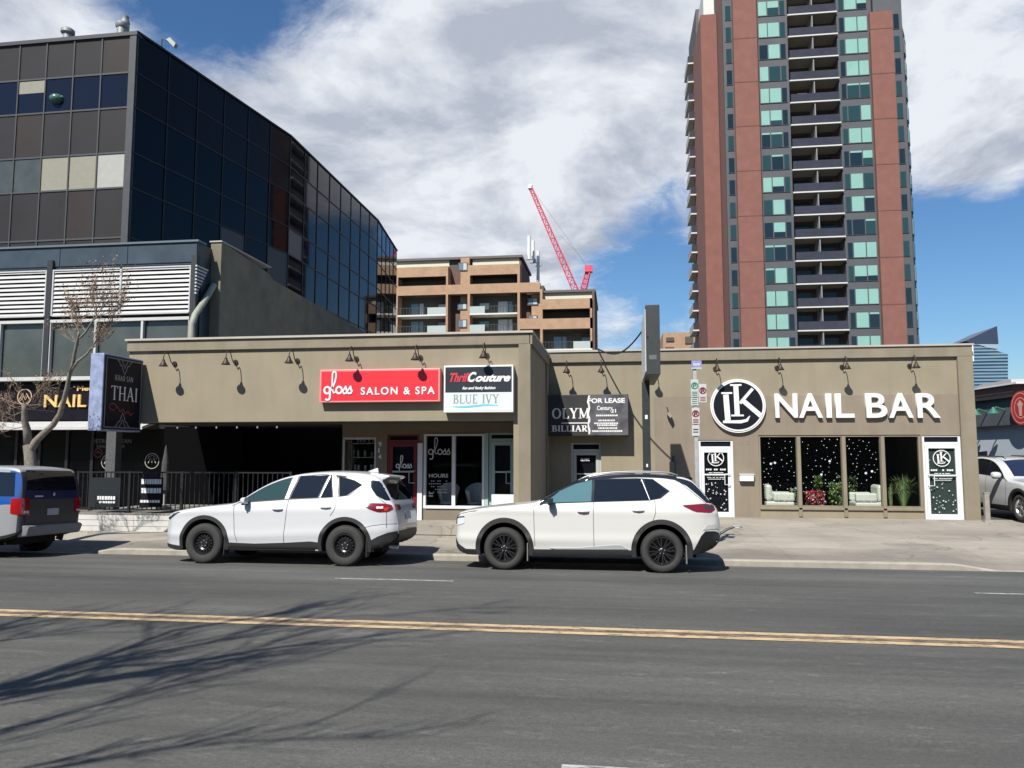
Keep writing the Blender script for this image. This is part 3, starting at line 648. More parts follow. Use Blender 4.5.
# gooseneck lamps
def gooseneck(label):
    t = thing('gooseneck_lamp', (0, 0, 0), label, 'lamp', 'gooseneck lamps along the tan parapets')
    MB().lathe([(.0, 0), (.055, 0), (.055, -.03), (.0, -.03)], (0, 0, 0), 'Y', 12).build('wall_plate', LAMPM, t, smooth='auto')
    P = [(0,-.02,0), (0,-.09,-.015), (0,-.16,.02), (0,-.21,.10), (0,-.27,.19), (0,-.34,.225), (0,-.41,.19), (0,-.445,.11), (0,-.45,.03)]
    MB().tube(P, .011, 6).build('arm', LAMPM, t, smooth=True)
    s = MB(); s.lathe([(.012,.05), (.03,.04), (.035,.0), (.085,-.085), (.10,-.10), (.098,-.104), (.08,-.085), (.03,0), (0,.01)], (0,-.45,0), 'Z', 16); s.build('lamp_shade', LAMPM, t, smooth='auto')
    return t
gl = [(175, 363.8, 17.5, 'gooseneck lamp nearest to the Thai restaurant sign, leftmost over patio'), (236, 362.2, 17.5, 'middle one of three gooseneck lamps over the patio'),
      (297.6, 360.8, 17.5, 'gooseneck lamp over the patio just left of the red salon sign'), (356.6, 358.8, 17.5, 'gooseneck lamp over left half of the red salon sign'),
      (420.6, 357.6, 17.5, 'gooseneck lamp over right half of the red salon sign'), (487, 355.6, 17.5, 'gooseneck lamp over the black and white thrift shop sign'),
      (567.5, 370.5, YB, 'gooseneck lamp over left part of the billiards sign box'), (601.5, 370, YB, 'gooseneck lamp over the FOR LEASE banner'),
      (653, 370, YB, 'gooseneck lamp hidden behind the tall blade sign'), (715, 368.8, YB, 'gooseneck lamp left above the round LK sign'),
      (776.6, 367.8, YB, 'gooseneck lamp above the letter N of NAIL'), (841.7, 366.8, YB, 'gooseneck lamp above the letter L of NAIL'), (909.2, 365.8, YB, 'gooseneck lamp above the last letters of BAR')]
lamp0 = gooseneck(gl[0][3])
for i, (x, y, Y, lb) in enumerate(gl):
    o = lamp0 if i == 0 else copy_tree(lamp0)
    o['label'] = lb; o.scale = (1.1, 1.08, 1.1); p = PY(x, y, Y); o.location = (p.x, Y-(.002 if Y < 20 else .006), p.z)

# ---------------------------------------------------------------- salon building (left)
YL = 17.5; YS = 19.1
LX0, LX1 = PY(130, 343, YL).x, -1.97
LT = 4.86; FB = 2.80
sl = thing('salon_building', (-7, YL, .1), 'tan stucco shop building with deep parapet over a patio and salon front', 'building')
pil0 = PY(513.5, 450, YL).x
patio_r = PY(342, 450, YS).x
g = MB(); g.box(LX0, LX1-.25, YL, YL+.3, FB, LT-.05); g.box(pil0, LX1-.25, YL+.001, YL+.5, .1, FB-.001); g.box(LX1-.25, LX1, YL, YB+.6, .1, LT-.05)
g.box(LX0, LX0+.25, YL+.3, 24, FB, LT-.05)
g.build('wall', TAN, sl)
g = MB(); g.box(LX0-.03, LX1+.03, YL-.07, YL-.0005, LT-.30, LT-.04); g.box(PY(519, 400, YL).x, LX1+.03, YL-.07, YL-.0005, .12, LT-.30); g.build('border_trim', TAN2, sl, bevel=.012)
g = MB(); g.box(LX1+.0005, LX1+.07, YL-.07, YB-.13, LT-.30, LT-.04); g.box(LX1+.0005, LX1+.05, YB-.7, YB-.13, .2, LT-.3); g.build('side_trim', TAN2, sl)
g = MB(); g.box(LX0-.06, LX1+.09, YL-.12, YL+.36, LT-.04, LT+.01); g.box(LX1-.3, LX1+.09, YL+.36, YB-.14, LT-.04, LT+.01); g.build('roof_cap', CAP, sl)
g = MB(); g.box(LX0+.25, LX1-.25, YL+.3, 30, 4.3, 4.4); g.build('roof', MATS['roof_gravel'], sl)
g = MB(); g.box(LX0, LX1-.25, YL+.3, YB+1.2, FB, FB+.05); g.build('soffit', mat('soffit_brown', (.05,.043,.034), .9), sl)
# patio enclosure
g = MB(); g.box(LX0-.2, patio_r, 23.3, 23.5, .1, FB); g.box(LX0-.2, LX0, 21.8, 23.3, .1, FB); g.build('patio_back_wall', DARK, sl); MB().box(-13.0, -10.6, 20.7, 20.8, .1, FB).build('patio_shade_sheet', mat('patio_shade_black', (.0025,.0025,.003), .9, spec=.05), sl)  # near-black sheet added to stand in for the patio's deep shade
g = MB(); g.box(patio_r, pil0+.3, YS+.02, YS+.03, .1, .101)
# storefront wall with openings
S = lambda x, y: PY(x, y, YS)
fz = .37
winA = (S(351, 0).x, S(383, 0).x, .95, S(367, 437.5).z)
rd = (S(393.5, 0).x, S(424, 0).x, fz, S(408, 434.5).z)
wB = (S(428.5, 0).x, S(486, 0).x, S(450, 508.5).z, S(450, 434).z)
d3 = (S(490, 0).x, S(516, 0).x, fz, S(500, 433).z)
g = MB(); wall_open(g, YS, YS+.2, patio_r, LX1-.25, .1, FB, [winA, rd, wB, d3]); g.box(patio_r, patio_r+.2, YS+.2, 23.3, .1, FB); g.build('storefront_wall', mat('tan_storefront_shaded', (.165,.138,.105), .9, var=.1, vscale=2), sl)  # darker copy of the wall tan, recess shade put into the colour
g = MB(); g.box(patio_r+.2, LX1-.25, YS+3, YS+3.1, fz, FB); g.box(patio_r+.2, LX1-.25, YS+.2, YS+3, fz-.05, fz); g.build('salon_interior', DARK, sl)
w = MB(); a, b, c, d = winA; w.box(a, a+.05, YS+.03, YS+.1, c, d); w.box(b-.05, b, YS+.03, YS+.1, c, d); w.box(a+.05, b-.05, YS+.03, YS+.1, d-.05, d); w.box(a+.05, b-.05, YS+.03, YS+.1, c, c+.05)
wo = w.build('window', ALU, sl); MB().box(a+.05, b-.05, YS+.06, YS+.07, c+.05, d-.05).build('pane', GLASS, wo)
sh = MB()
for k in range(4): sh.box(a+.05, b-.05, YS+.2, YS+.5, c+.25+.36*k, c+.27+.36*k)
sh.build('shelf', mat('shelf_grey', (.25,.25,.24), .6), wo)
bt = MB(); r = random.Random(3)
for k in range(4):
    x = a+.1
    while x < b-.1:
        h = r.uniform(.08, .2); bt.box(x, x+.05, YS+.28, YS+.34, c+.272+.36*k, c+.272+.36*k+h); x += r.uniform(.07, .2)
bt.build('bottles', mat('bottle_grey', (.3,.3,.3), .3, var=.5, vscale=6), wo)
REDP = mat('red_paint', (.14,.006,.010), .4, var=.08)
do = door_unit(sl, *rd, YS+.03, REDP, backm=FILM, handle_side=1, trans=.14, seed=2, label='red framed glass door of the salon')
def gloss_word(mb, x, z, h, Y, wd, d=.003):
    """lower-case script: g l o s s ; h is the x-height"""
    def rb(pts, k, w=1.0, closed=False): ribbon(mb, [(x+a*h, z+b*h) for a, b in pts], wd*w, Y, d*(1+.05*k), closed=closed)
    rb(arc(.42, .5, .42, .48, 0, 360, 22)[:-1], 0, closed=True)
    rb([(.84, .95), (.86, .2), (.84, -.5)]+arc(.50, -.55, .34, .34, 0, -150, 12), 1)
    P = [(.98, .45), (1.28, .95), (1.60, 1.8), (1.72, 2.5)]+arc(1.45, 2.75, .27, .42, 0, 180, 10)+[(1.17, 2.3), (1.16, 1.4), (1.22, .5), (1.42, .08), (1.7, .25)]
    rb(P, 2, .8)
    rb(arc(2.2, .5, .42, .48, 0, 360, 22)[:-1], 3, closed=True)
    for q, o_ in enumerate((2.75, 3.45)):
        rb([(o_-.05, .2), (o_+.50, 1.1)], 4+2*q, .8); rb([(o_+.44, .98), (o_+.50, .65), (o_+.66, .35), (o_+.55, .06), (o_+.25, 0), (o_+.05, .12)], 5+2*q)
g = MB(); gloss_word(g, S(402, 0).x, S(405, 468).z, .10, YS+.035, .025); g.build('door_lettering', WHITE, sl)
w = MB(); a, b, c, d = wB; mm = S(456.8, 0).x
w.box(a, a+.06, YS-.02, YS+.1, c, d); w.box(b-.06, b, YS-.02, YS+.1, c, d); w.box(mm-.045, mm+.045, YS-.02, YS+.1, c+.07, d-.05); w.box(a+.06, b-.06, YS-.02, YS+.1, d-.05, d); w.box(a+.06, b-.06, YS-.04, YS+.1, c, c+.07)
wo = w.build('window', WFRAME, sl); MB().box(a+.06, mm-.045, YS+.05, YS+.06, c+.07, d-.05).box(mm+.045, b-.06, YS+.05, YS+.06, c+.07, d-.05).build('pane', GLASS, wo)
g = MB(); gloss_word(g, S(432.5, 0).x, S(440, 454.5).z, .135, YS+.048, .028); g.build('window_lettering', mat('decal_grey', (.45,.45,.45), .5), wo)
text_mesh('window_lettering', 'HOURS', MATS['decal_grey'], wo, (S(433, 0).x, YS+.046, S(440, 477.5).z), .13, .002, width=.5, bold=.003)
g = MB()
for k in range(5):
    r = random.Random(k+20)
    for j in range(9):
        if r.random() < .8: g.box(S(433, 0).x+j*.055, S(433, 0).x+j*.055+.035, YS+.045, YS+.048, S(440, 481+2.8*k).z-.012, S(440, 481+2.8*k).z+.008)
for k in range(2): g.box(S(433, 0).x, S(437, 0).x, YS+.045, YS+.048, S(440, 493+2.6*k).z-.03, S(440, 493+2.6*k).z)
g.build('small_print', MATS['decal_grey'], wo)
MB().box(S(423.2, 0).x, S(427.6, 0).x, YS-.07, YS-.001, .2, S(425, 443).z).build('post', WFRAME, sl)
MB().box(S(486.3, 0).x, S(489.6, 0).x, YS-.03, YS-.001, .2, S(488, 433).z).build('post', mat('teal_frame', (.30,.42,.42), .4), sl)
door_unit(sl, *d3, YS+.03, MATS['teal_frame'], backm=FILM, handle_side=1, trans=.14, seed=4, label='teal grey framed glass door beside the pilaster')
g = MB(); g.box(S(494, 0).x, S(515.5, 0).x, YS-.22, YS-.05, fz, S(500, 494).z); g.build('white_panel', WHITE, sl)
for k, ch in enumerate('914'): text_mesh('house_number', ch, WHITE, sl, (S(385.3, 0).x, YS-.004, S(387, 446.5+6.2*k).z), .17, .006, width=.085 if ch != '1' else .035, bold=.003)
g = MB(); g.box(patio_r-.1, LX1-.25, YL+.16, YS, .15, fz-.01); g.build('entry_slab', PAVE, sl)
# chairs inside the salon window
def tub_chair(loc, label, s=1.0, m=None, rot=0):
    t = thing('tub_chair', (0, 0, 0), label, 'chair', 'white tub chairs behind the shop windows')
    m = m or WHITE; sh = MB(); n = 22
    prof = []
    for i in range(n):
        a = R_(-60 + 300*i/(n-1)); 
        hgt = .36+.22*max(0, math.sin(a))
        prof.append((a, hgt))
    for (a, h), (a2, h2) in zip(prof, prof[1:]):
        for (r0, r1, z0_, z1_) in ((.19, .30, .38, None), (.17, .27, .38, None)):
            pass
        def P(r, an, z): return (r*math.cos(an), r*math.sin(an), z)
        zt, zt2 = .42+h*.9, .42+h2*.9
        sh.q([P(.22,a,.40), P(.22,a2,.40), P(.31,a2,zt2), P(.31,a,zt)]); sh.q([P(.20,a,.42), P(.29,a,zt), P(.29,a2,zt2), P(.20,a2,.42)]); sh.q([P(.31,a,zt), P(.31,a2,zt2), P(.29,a2,zt2), P(.29,a,zt)])
    sh.build('shell', m, t, smooth='auto')
    se = MB(); disc_pts = [(.235*math.cos(2*math.pi*i/20), .235*math.sin(2*math.pi*i/20), .38) for i in range(20)]; se.prism(disc_pts, (0, 0, .06)); se.build('seat', m, t)
    for k in range(4):
        a = R_(45+90*k); MB().tube([(.12*math.cos(a), .12*math.sin(a), .38), (.24*math.cos(a), .24*math.sin(a), 0)], .014, 6).build('leg', mat('chair_leg', (.3,.2,.12), .5), t)
    t.location = loc; t.scale = (s, s, s); t.rotation_euler.z = rot; return t
tub_chair((S(447, 0).x, YS+.62, fz), 'white tub chair behind the gloss lettering in salon window', .95)
tub_chair((S(474, 0).x, YS+.62, fz), 'white tub chair behind right pane of the salon window', .95)

def tub_seat(loc, label, s, flip=1):
    t = thing('armchair', (0, 0, 0), label, 'armchair', 'white armchairs in the nail bar window')
    m = mat('cream_leather', (.62,.63,.56), .5, var=.05); g = MB()
    g.box(-.42, .42, -.38, .38, .12, .42); g.build('base', m, t, bevel=.06)
    g = MB(); g.box(-.42*flip, -.22*flip, -.36, .36, .421, .92); g.build('backrest', m, t, bevel=.08)
    g = MB(); g.box(-.2, .42, -.40, -.22, .421, .68) if flip > 0 else g.box(-.42, .2, -.40, -.22, .421, .68); g.build('armrest', m, t, bevel=.05)
    g = MB(); g.box(-.2, .42, .22, .40, .421, .68) if flip > 0 else g.box(-.42, .2, .22, .40, .421, .68); g.build('armrest', m, t, bevel=.05)
    t.location = loc; t.scale = (s, s, s)
    return t
tub_seat((bx(776, 22.9), 22.85, .30), 'white armchair behind the leftmost dotted window', .93)
tub_seat((bx(864, 22.9), 22.85, .30), 'white armchair behind the third dotted window', .93, -1)
def leafy(name, c, w, d, h, n, cols, seed, label, kind='blade', pot=True, grp='plants in the nail bar windows'):
    t = thing(name, c, label, 'plant', grp); r = random.Random(seed)
    g = MB()
    for i in range(n):
        a = r.uniform(0, 2*math.pi); mi = r.randrange(len(cols))
        if kind == 'blade':
            L_ = h*r.uniform(.6, 1.05); sp = r.uniform(.15, .9)*w; bx_, by_ = math.cos(a), math.sin(a)*d/w
            p0 = Vector(c)+Vector((bx_*.04, by_*.04, .2)); p1 = Vector(c)+Vector((bx_*sp*.5, by_*sp*.5, .2+L_*.75)); p2 = Vector(c)+Vector((bx_*sp, by_*sp, .2+L_*r.uniform(.55, 1)))
            sd_ = Vector((-math.sin(a), math.cos(a), 0))*.014
            g.q([p0-sd_, p0+sd_, p1+sd_, p1-sd_], mi); g.q([p1-sd_, p1+sd_, p2], mi)
        else:
            p = Vector(c)+Vector((r.uniform(-w, w)*.9, r.uniform(-d, d), .25+h*r.random()**.8)); s_ = r.uniform(.03, .07)
            u = Vector((r.uniform(-1,1), r.uniform(-1,1), r.uniform(-1,1))).normalized()*s_; v = Vector((r.uniform(-1,1), r.uniform(-1,1), r.uniform(-1,1))).normalized()*s_*.6
            g.q([p-u, p+v, p+u, p-v], mi)
    g.build('foliage', list(cols), t, recalc=False)
    pm = mat('pot_grey', (.3,.3,.28), .7)
    MB().lathe([(0,0), (.12,0), (.16,.25), (.14,.25), (0,.22)], c, 'Z', 14).build('pot', pm, t, smooth='auto')
    return t
GR1 = mat('leaf_green', (.07,.13,.03), .6, var=.3, vscale=9); GR2 = mat('leaf_light', (.18,.27,.06), .6, var=.2, vscale=9); GR3 = mat('leaf_sage', (.13,.17,.08), .6, var=.3, vscale=9); RDL = mat('leaf_red', (.35,.02,.03), .6, var=.3, vscale=12)
leafy('red_flowers', (bx(813, 22.8), 22.75, .3), .28, .18, .42, 420, [RDL, RDL, RDL, snow], 1, 'mass of red flowers in a pot behind second dotted window', 'leaf')
leafy('leafy_plant', (bx(817, 23.1), 23.1, .3), .12, .1, .85, 120, [GR2, GR1], 2, 'light green plant standing behind the red flowers', 'leaf')
leafy('leafy_plant', (bx(835.5, 22.8), 22.8, .3), .22, .2, .66, 330, [GR1, GR3, GR2], 3, 'dark green bush at the right of the red flowers', 'leaf')
leafy('spiky_plant', (bx(902, 22.8), 22.85, .3), .62, .3, 1.0, 300, [GR3, GR1, GR3, GR2], 5, 'large spiky long-leaved plant in the undotted window', 'blade')
leafy('leafy_plant', (bx(888, 22.8), 22.75, .3), .14, .1, .75, 90, [GR1, GR3], 6, 'small plant left of the spiky one in the undotted window', 'blade')
leafy('leafy_plant', (bx(850, 22.8), 23.3, .3), .3, .2, .85, 260, [GR1, GR3], 16, 'dark bush behind the white armchair of the third dotted window', 'leaf')
leafy('leafy_plant', (bx(793, 22.8), 22.8, .3), .14, .12, .5, 140, [GR1, MATS['pot_grey']], 7, 'low dull plant at right end of the leftmost dotted window', 'leaf')

# fascia signs
def P2(x, y, Y): return PY(x, y, Y)
t = thing('salon_sign', (-6.2, YL, 3.6), 'long red box sign reading gloss SALON & SPA in white', 'sign')
Yf = YL-.18; rx0, rx1 = P2(319.5, 390, Yf).x, P2(440, 385, Yf).x; rz0, rz1 = P2(380, 402, Yf).z, P2(380, 369.0, Yf).z
MB().box(rx0, rx1, Yf, YL-.002, rz0, rz1).build('sign_case', mat('sign_red_edge', (.62,.20,.20), .4), t, bevel=.008)
SR = mat('sign_red', (.58,.018,.03), .45, var=.05, vscale=2)
MB().box(rx0+.045, rx1-.045, Yf-.006, Yf-.0005, rz0+.045, rz1-.045).build('sign_face', SR, t)
g = MB(); gloss_word(g, P2(324.6, 390, Yf).x, P2(340, 393.6, Yf).z, .165, Yf-.007, .045, .012); g.build('lettering', WHITE, t)
text_mesh('lettering', 'SALON & SPA', WHITE, t, (P2(361, 390, Yf).x, Yf-.012, P2(380, 394.5, Yf).z), .245, .012, width=P2(435, 390, Yf).x-P2(361, 390, Yf).x, bold=.005, spacing=1.25)
t = thing('thrift_sign', (-3.6, YL, 3.6), 'square sign, black half reading Thrift Couture over white half reading BLUE IVY', 'sign')
Yf = YL-.24; tx0, tx1 = P2(443.8, 390, Yf).x, P2(513.2, 390, Yf).x; tz0, tz1 = P2(480, 412.3, Yf).z, P2(480, 365.3, Yf).z
MB().box(tx0, tx1, Yf, YL-.002, tz0, tz1).build('sign_case', WHITE, t, bevel=.008)
zm = P2(480, 392.3, Yf).z
MB().box(tx0+.035, tx1-.035, Yf-.005, Yf-.0005, zm, tz1-.035).build('upper_face', mat('sign_slate', (.024,.028,.036), .5, spec=.2, var=.15), t)
MB().box(tx0+.035, tx1-.035, Yf-.005, Yf-.0005, tz0+.035, zm-.002).build('lower_face', mat('sign_mint', (.55,.62,.61), .4, var=.03), t)
RT = mat('red_letter', (.5,.03,.05), .5)
text_mesh('lettering', 'Thrift', RT, t, (P2(450, 390, Yf).x, Yf-.008, P2(460, 381.5, Yf).z), .24, .006, width=P2(470, 0, Yf).x-P2(450, 0, Yf).x, bold=.008, shear=.4, squash=1.15)
text_mesh('lettering', 'C', WHITE, t, (P2(468, 390, Yf).x, Yf-.009, P2(470, 381.5, Yf).z), .30, .006, width=.2, bold=.012, shear=.4)
text_mesh('lettering', 'outure', WHITE, t, (P2(475.5, 390, Yf).x, Yf-.008, P2(480, 381.3, Yf).z), .22, .006, width=P2(509, 0, Yf).x-P2(475.5, 0, Yf).x, bold=.010, shear=.4, squash=1.1)
text_mesh('small_print', 'fun and funky fashion', WHITE, t, (P2(462.5, 390, Yf).x, Yf-.008, P2(470, 389.3, Yf).z), .09, .004, width=P2(494, 0, Yf).x-P2(462.5, 0, Yf).x, bold=.003, shear=.3)
g = MB(); serif_text(g, 'BLUE IVY', P2(456, 0, Yf).x, P2(480, 403.2, Yf).z, .20, 0, lambda a, b, l: (a, Yf-.0055-l, b), .002, width=P2(499.5, 0, Yf).x-P2(456, 0, Yf).x, th=.17); g.build('lettering', mat('letter_grey', (.22,.24,.24), .5), t)
g = MB(); x0_, x1_ = P2(456, 0, Yf).x, P2(499, 0, Yf).x; zc_ = P2(480, 406.2, Yf).z
ribbon(g, [(x0_+(x1_-x0_)*i/14, zc_+.018*math.sin(i*.42+3.4)+.012*i/14) for i in range(15)], .03, Yf-.0055, .003, 0, [.012+.034*math.sin(math.pi*min(1, (i+1)/15)) for i in range(15)]); g.build('wave_mark', mat('letter_blue', (.12,.42,.58), .5), t)
# Thai blade sign
t = thing('restaurant_sign', (PY(148, 390, YL).x, YL-.8, 3.4), 'black blade sign reading KHAO SAN THAI with pale blue edge', 'sign')
xf = PY(102.5, 390, 15.95).x; yf0, yf1 = 15.95, 17.42; tz_ = PX(102.5, 352.5, xf).z; bz_ = PX(101, 430.5, xf).z; xl = xf-.33
MB().box(xl, xf, yf0, yf1, bz_, tz_).build('sign_case', mat('sign_blue_edge', (.22,.26,.38), .45, var=.35, vscale=6), t, bevel=.012)
MB().box(xf, xf+.012, yf0+.04, yf1-.03, bz_+.04, tz_-.04).build('sign_face', mat('sign_navy', (.006,.006,.014), .5, spec=.12, var=.2), t)
g = MB(); plx = lambda a, b, l: (xf+.0125+l, a, b)
def fr(a0, a1, b0, b1): g.box(xf+.0125, xf+.018, a0, a1, b0, b1)
ya, yb, za_, zb2 = yf0+.07, yf1-.06, bz_+.07, tz_-.07
fr(ya, yb, za_, za_+.03); fr(ya, yb, zb2-.03, zb2); fr(ya, ya+.03, za_+.03, zb2-.03); fr(yb-.03, yb, za_+.03, zb2-.03); g.build('border_line', mat('sign_silver', (.15,.15,.16), .4), t)
g = MB(); W_ = yb-ya; cyy = (ya+yb)/2
serif_text(g, 'THAI', ya+W_*.16, za_+(zb2-za_)*.40, .33, 0, plx, .003, width=W_*.74, th=.12)
g.build('lettering', WHITE, t)
g = MB(); serif_text(g, 'KHAO SAN', ya+W_*.25, za_+(zb2-za_)*.685, .12, 0, plx, .002, width=W_*.5, th=.16); g.build('lettering', mat('letter_dim', (.35,.33,.30), .5), t)
def orn(sgn, zbase):
    o_ = MB()
    for k, (w, z) in enumerate([(.50, 0), (.30, .09), (.12, .18), (0, .27)]):
        pass
    pts = [(-.27,0), (-.20,.03), (-.17,.10), (-.10,.12), (-.07,.20), (0,.33), (.07,.20), (.10,.12), (.17,.10), (.20,.03), (.27,0)]
    T = MB(); ribbon(T, [(cyy+a, zbase+sgn*b) for a, b in pts], .03, 0, .003); ribbon(T, [(cyy+a*.45, zbase+sgn*b*.55) for a, b in pts], .025, 0, .004)
    for v in T.v: o_.v.append((xf+.0125-v[1], v[0], v[2]))
    o_.f = T.f; o_.m = T.m; o_.build('ornament', MATS['sign_silver'], t)
orn(-1, zb2-.04); orn(1, za_+.04)
g = MB(); T = MB()
ribbon(T, [(ya+W_*.22+.13*math.cos(q*.55)*(1-q*.02)+.0*q, za_+(zb2-za_)*.30+.08*math.sin(q*.55)) for q in range(11)], .02, 0, .003)
ribbon(T, [(ya+W_*.32+W_*.46*q/16, za_+(zb2-za_)*(.28-.07*q/16)+.045*math.sin(q*1.25)) for q in range(17)], .022, 0, .004)
for v in T.v: g.v.append((xf+.0125-v[1], v[0], v[2]))
g.f = T.f; g.m = T.m; g.build('script_lettering', mat('dark_red', (.25,.015,.03), .5), t)
MB().tube([(xf-.16, yf1, tz_-.4), (xf-.16, YL, tz_-.4)], .03).tube([(xf-.16, yf1, bz_+.4), (xf-.16, YL, bz_+.4)], .03).build('bracket', BLACK, t)

# patio deck and railing
DY = 17.62
dx0, dx1 = PY(75, 520, DY).x, PY(338, 520, DY).x
t = thing('patio_deck', (dx0, DY, .1), 'low white boarded deck front below the black railing', 'deck')
dz = PY(120, 513, DY).z
g = MB(); g.box(dx0, dx1, DY, DY+.03, .05, dz-.03); g.box(dx0, dx0+.03, DY+.03, 21.5, .05, dz-.03)
g.build('skirting', mat('white_boards', (.46,.45,.42), .6, var=.1, vscale=2), t)
g = MB()
for k in range(3): g.box(dx0-.005, dx1, DY-.016, DY-.0005, .1+k*(dz-.13)/3+.006, .1+(k+1)*(dz-.13)/3-.006)
g.build('board', MATS['white_boards'], t, bevel=.004)
g = MB(); g.box(dx0-.03, dx1, DY-.03, 23.2, dz-.03, dz); g.build('deck_floor', mat('deck_grey', (.20,.19,.17), .8, var=.2), t)
t = thing('patio_railing', (dx0, DY, dz), 'black metal picket railing around the patio deck', 'railing')
RY = DY+.06; tr = PY(120, 471.5, RY).z; rx1_ = PY(291, 470, RY).x
g = MB(); g.box(dx0, rx1_, RY-.02, RY+.02, tr-.035, tr); g.box(dx0, rx1_, RY-.015, RY+.015, dz+.07, dz+.10); g.build('rail', BLACK, t)
n = int((rx1_-dx0)/.125); g = MB()
for k in range(1, n): x = dx0+k*.125; g.box(x-.009, x+.009, RY-.009, RY+.009, dz+.10, tr-.035)
g.build('pickets', BLACK, t)
for k in range(5):
    x = dx0+(rx1_-dx0)*k/4; q = MB(); q.box(x-.028, x+.028, RY-.028, RY+.028, dz, tr+.01); q.box(x-.07, x+.07, RY-.06, RY+.06, dz, dz+.012); q.build('post', BLACK, t)
def board_sign(x0, x1, y0, y1, rows, label, m):
    t = thing('notice_board', (PY(x0, y1, RY-.04).x, RY-.04, PY(x0, y1, RY-.04).z), label, 'notice', 'notice boards hung on the patio railing')
    a, b = PY(x0, 490, RY-.04).x, PY(x1, 490, RY-.04).x; z0, z1 = PY(x0, y1, RY-.04).z, PY(x0, y0, RY-.04).z
    MB().box(a, b, RY-.05, RY-.022, z0, z1).build('board', m, t)
    g = MB(); r = random.Random(int(x0))
    for (ry0, ry1, rx0_, rx1_) in rows:
        zz0, zz1 = PY(x0, ry1, RY-.04).z, PY(x0, ry0, RY-.04).z; x = PY(rx0_, 490, RY-.04).x; e = PY(rx1_, 490, RY-.04).x
        while x < e-.02:
            w = r.uniform(.04, .075); g.box(x, min(x+w, e), RY-.055, RY-.05, zz0, zz1); x += w+.016
    g.build('lettering', WHITE, t)
board_sign(140, 162.5, 477.5, 507, [(479, 484, 141.5, 162), (488, 493, 141.5, 162), (500, 502.5, 141, 161)], 'black board with rows of white lettering on the railing', mat('board_black', (.01,.01,.013), .9, spec=.1))
board_sign(90, 120.5, 477.5, 507, [(496, 499.5, 98, 117), (501, 503, 100, 117)], 'dark grey board with small white lettering low down on the railing', mat('board_slate', (.020,.025,.027), .9, spec=.1))
# string lights under the parapet
EMB = mat('bulb_glass', (.35,.35,.33), .2)
first = None
places = ['first from the Thai sign', 'second from the Thai sign', 'third from the Thai sign', 'third from the last', 'second from the last', 'last of the row towards the salon']
wr = thing('light_cord', (PY(170, 424, YL+.12).x, YL+.12, 2.78), 'thin black cord of the string lights under the parapet edge', 'cord')
MB().tube([(LX0+.3, YL+.12, 2.77), (LX0+5.6, YL+.12, 2.775)], .006, 5).build('cord_run', BLACK, wr)
for k, px in enumerate((177.5, 196, 216.5, 237, 257.5, 277)):
    p = PY(px, 430, YL+.12)
    if first is None:
        first = thing('string_bulb', (0, 0, 0), '', 'light bulb', 'string light bulbs under the patio parapet')
        MB().lathe([(0,0), (.014,0), (.014,-.05), (0,-.05)], (0,0,0), 'Z', 8).build('socket', BLACK, first)
        MB().lathe([(.010,-.05), (.020,-.075), (.024,-.10), (.014,-.125), (0,-.13)], (0,0,0), 'Z', 10).build('bulb', EMB, first, smooth=True)
        o = first
    else: o = copy_tree(first)
    o.location = (p.x, YL+.12, 2.765); o['label'] = 'small pale bulb hanging over the patio, '+places[k]
# brick column behind the railing
t = thing('brick_column', (PY(131, 450, 18.4).x, 18.4, .5), 'slim grey brick column behind the railing under the Thai sign', 'column')
MB().box(PY(127, 0, 18.4).x, PY(136, 0, 18.4).x, 18.4, 18.65, dz, FB).build('shaft', mat('grey_brick', (.07,.072,.075), .85, var=.25, vscale=18, bump=.6, bscale=30), t)
t = thing('patio_umbrella', (PY(165, 450, 19).x, 19.0, dz), 'folded grey patio umbrella behind the railing', 'umbrella')
px_ = PY(166, 450, 19).x
MB().lathe([(.02,0), (.02,.5)], (px_, 19, dz), 'Z', 8).build('pole', ALU, t)
MB().lathe([(.03,.42), (.13,.5), (.10,.9), (.09,1.2), (.02,1.65), (0,1.68)], (px_, 19, dz), 'Z', 9).build('folded_canopy', mat('umbrella_grey', (.05,.05,.05), .9, var=.3, vscale=8), t)
MB().lathe([(0,0), (.2,0), (.2,.05), (.03,.08), (.03,.1)], (px_, 19, dz), 'Z', 14).build('base', BLACK, t)
# ---------------------------------------------------------------- office building and its podium (far left)
YP = 21.0
pd = thing('podium_building', (-20, YP, .1), 'dark two storey podium with white louvres and a nail salon at street level', 'building')
Q = lambda x, y: PY(x, y, YP)
PXR = Q(194, 300).x; PXL = -42.0
DKP = mat('podium_blue_black', (.030,.040,.052), .4, var=.2, vscale=1.5)
PW = mat('podium_glass', (.060,.068,.062), .12, var=.2, vscale=1.2)
ptop = Q(150, 243).z
zl1, zl0 = Q(120, 267.5).z, Q(120, 314).z       # louvre band
zw1, zw0 = Q(120, 321).z, Q(70, 377).z           # window band
zs1, zs0 = Q(60, 384.5).z, Q(60, 420.5).z        # sign band
g = MB(); g.box(PXL, PXR, YP+.1, 24.5, zl1+.05, ptop); g.box(PXL, PXR, YP+.35, 24.5, 2.9, zl1+.05); g.box(PXL, PXR-.35, 24.5, 36, 2.9, 7.8)
g.box(PXL, PXR, YP+.1, YP+.35, zw0-.12, zw0); g.build('wall', DKP, pd)
g = MB()
k = 0; x = PXR
while x > PXL+2.3: g.box(x-2.25, x-.012, YP+.07, YP+.099, zl1+.12, ptop-.06); x -= 2.26
g.build('fascia_panels', mat('podium_fascia', (.040,.055,.068), .35, var=.25, vscale=1.2), pd)
MB().box(PXL, PXR+.06, YP+.02, YP+.5, ptop, ptop+.06).build('roof_edge', mat('podium_edge', (.10,.13,.15), .4), pd)
LV = mat('louvre_white', (.44,.44,.43), .5, var=.06)
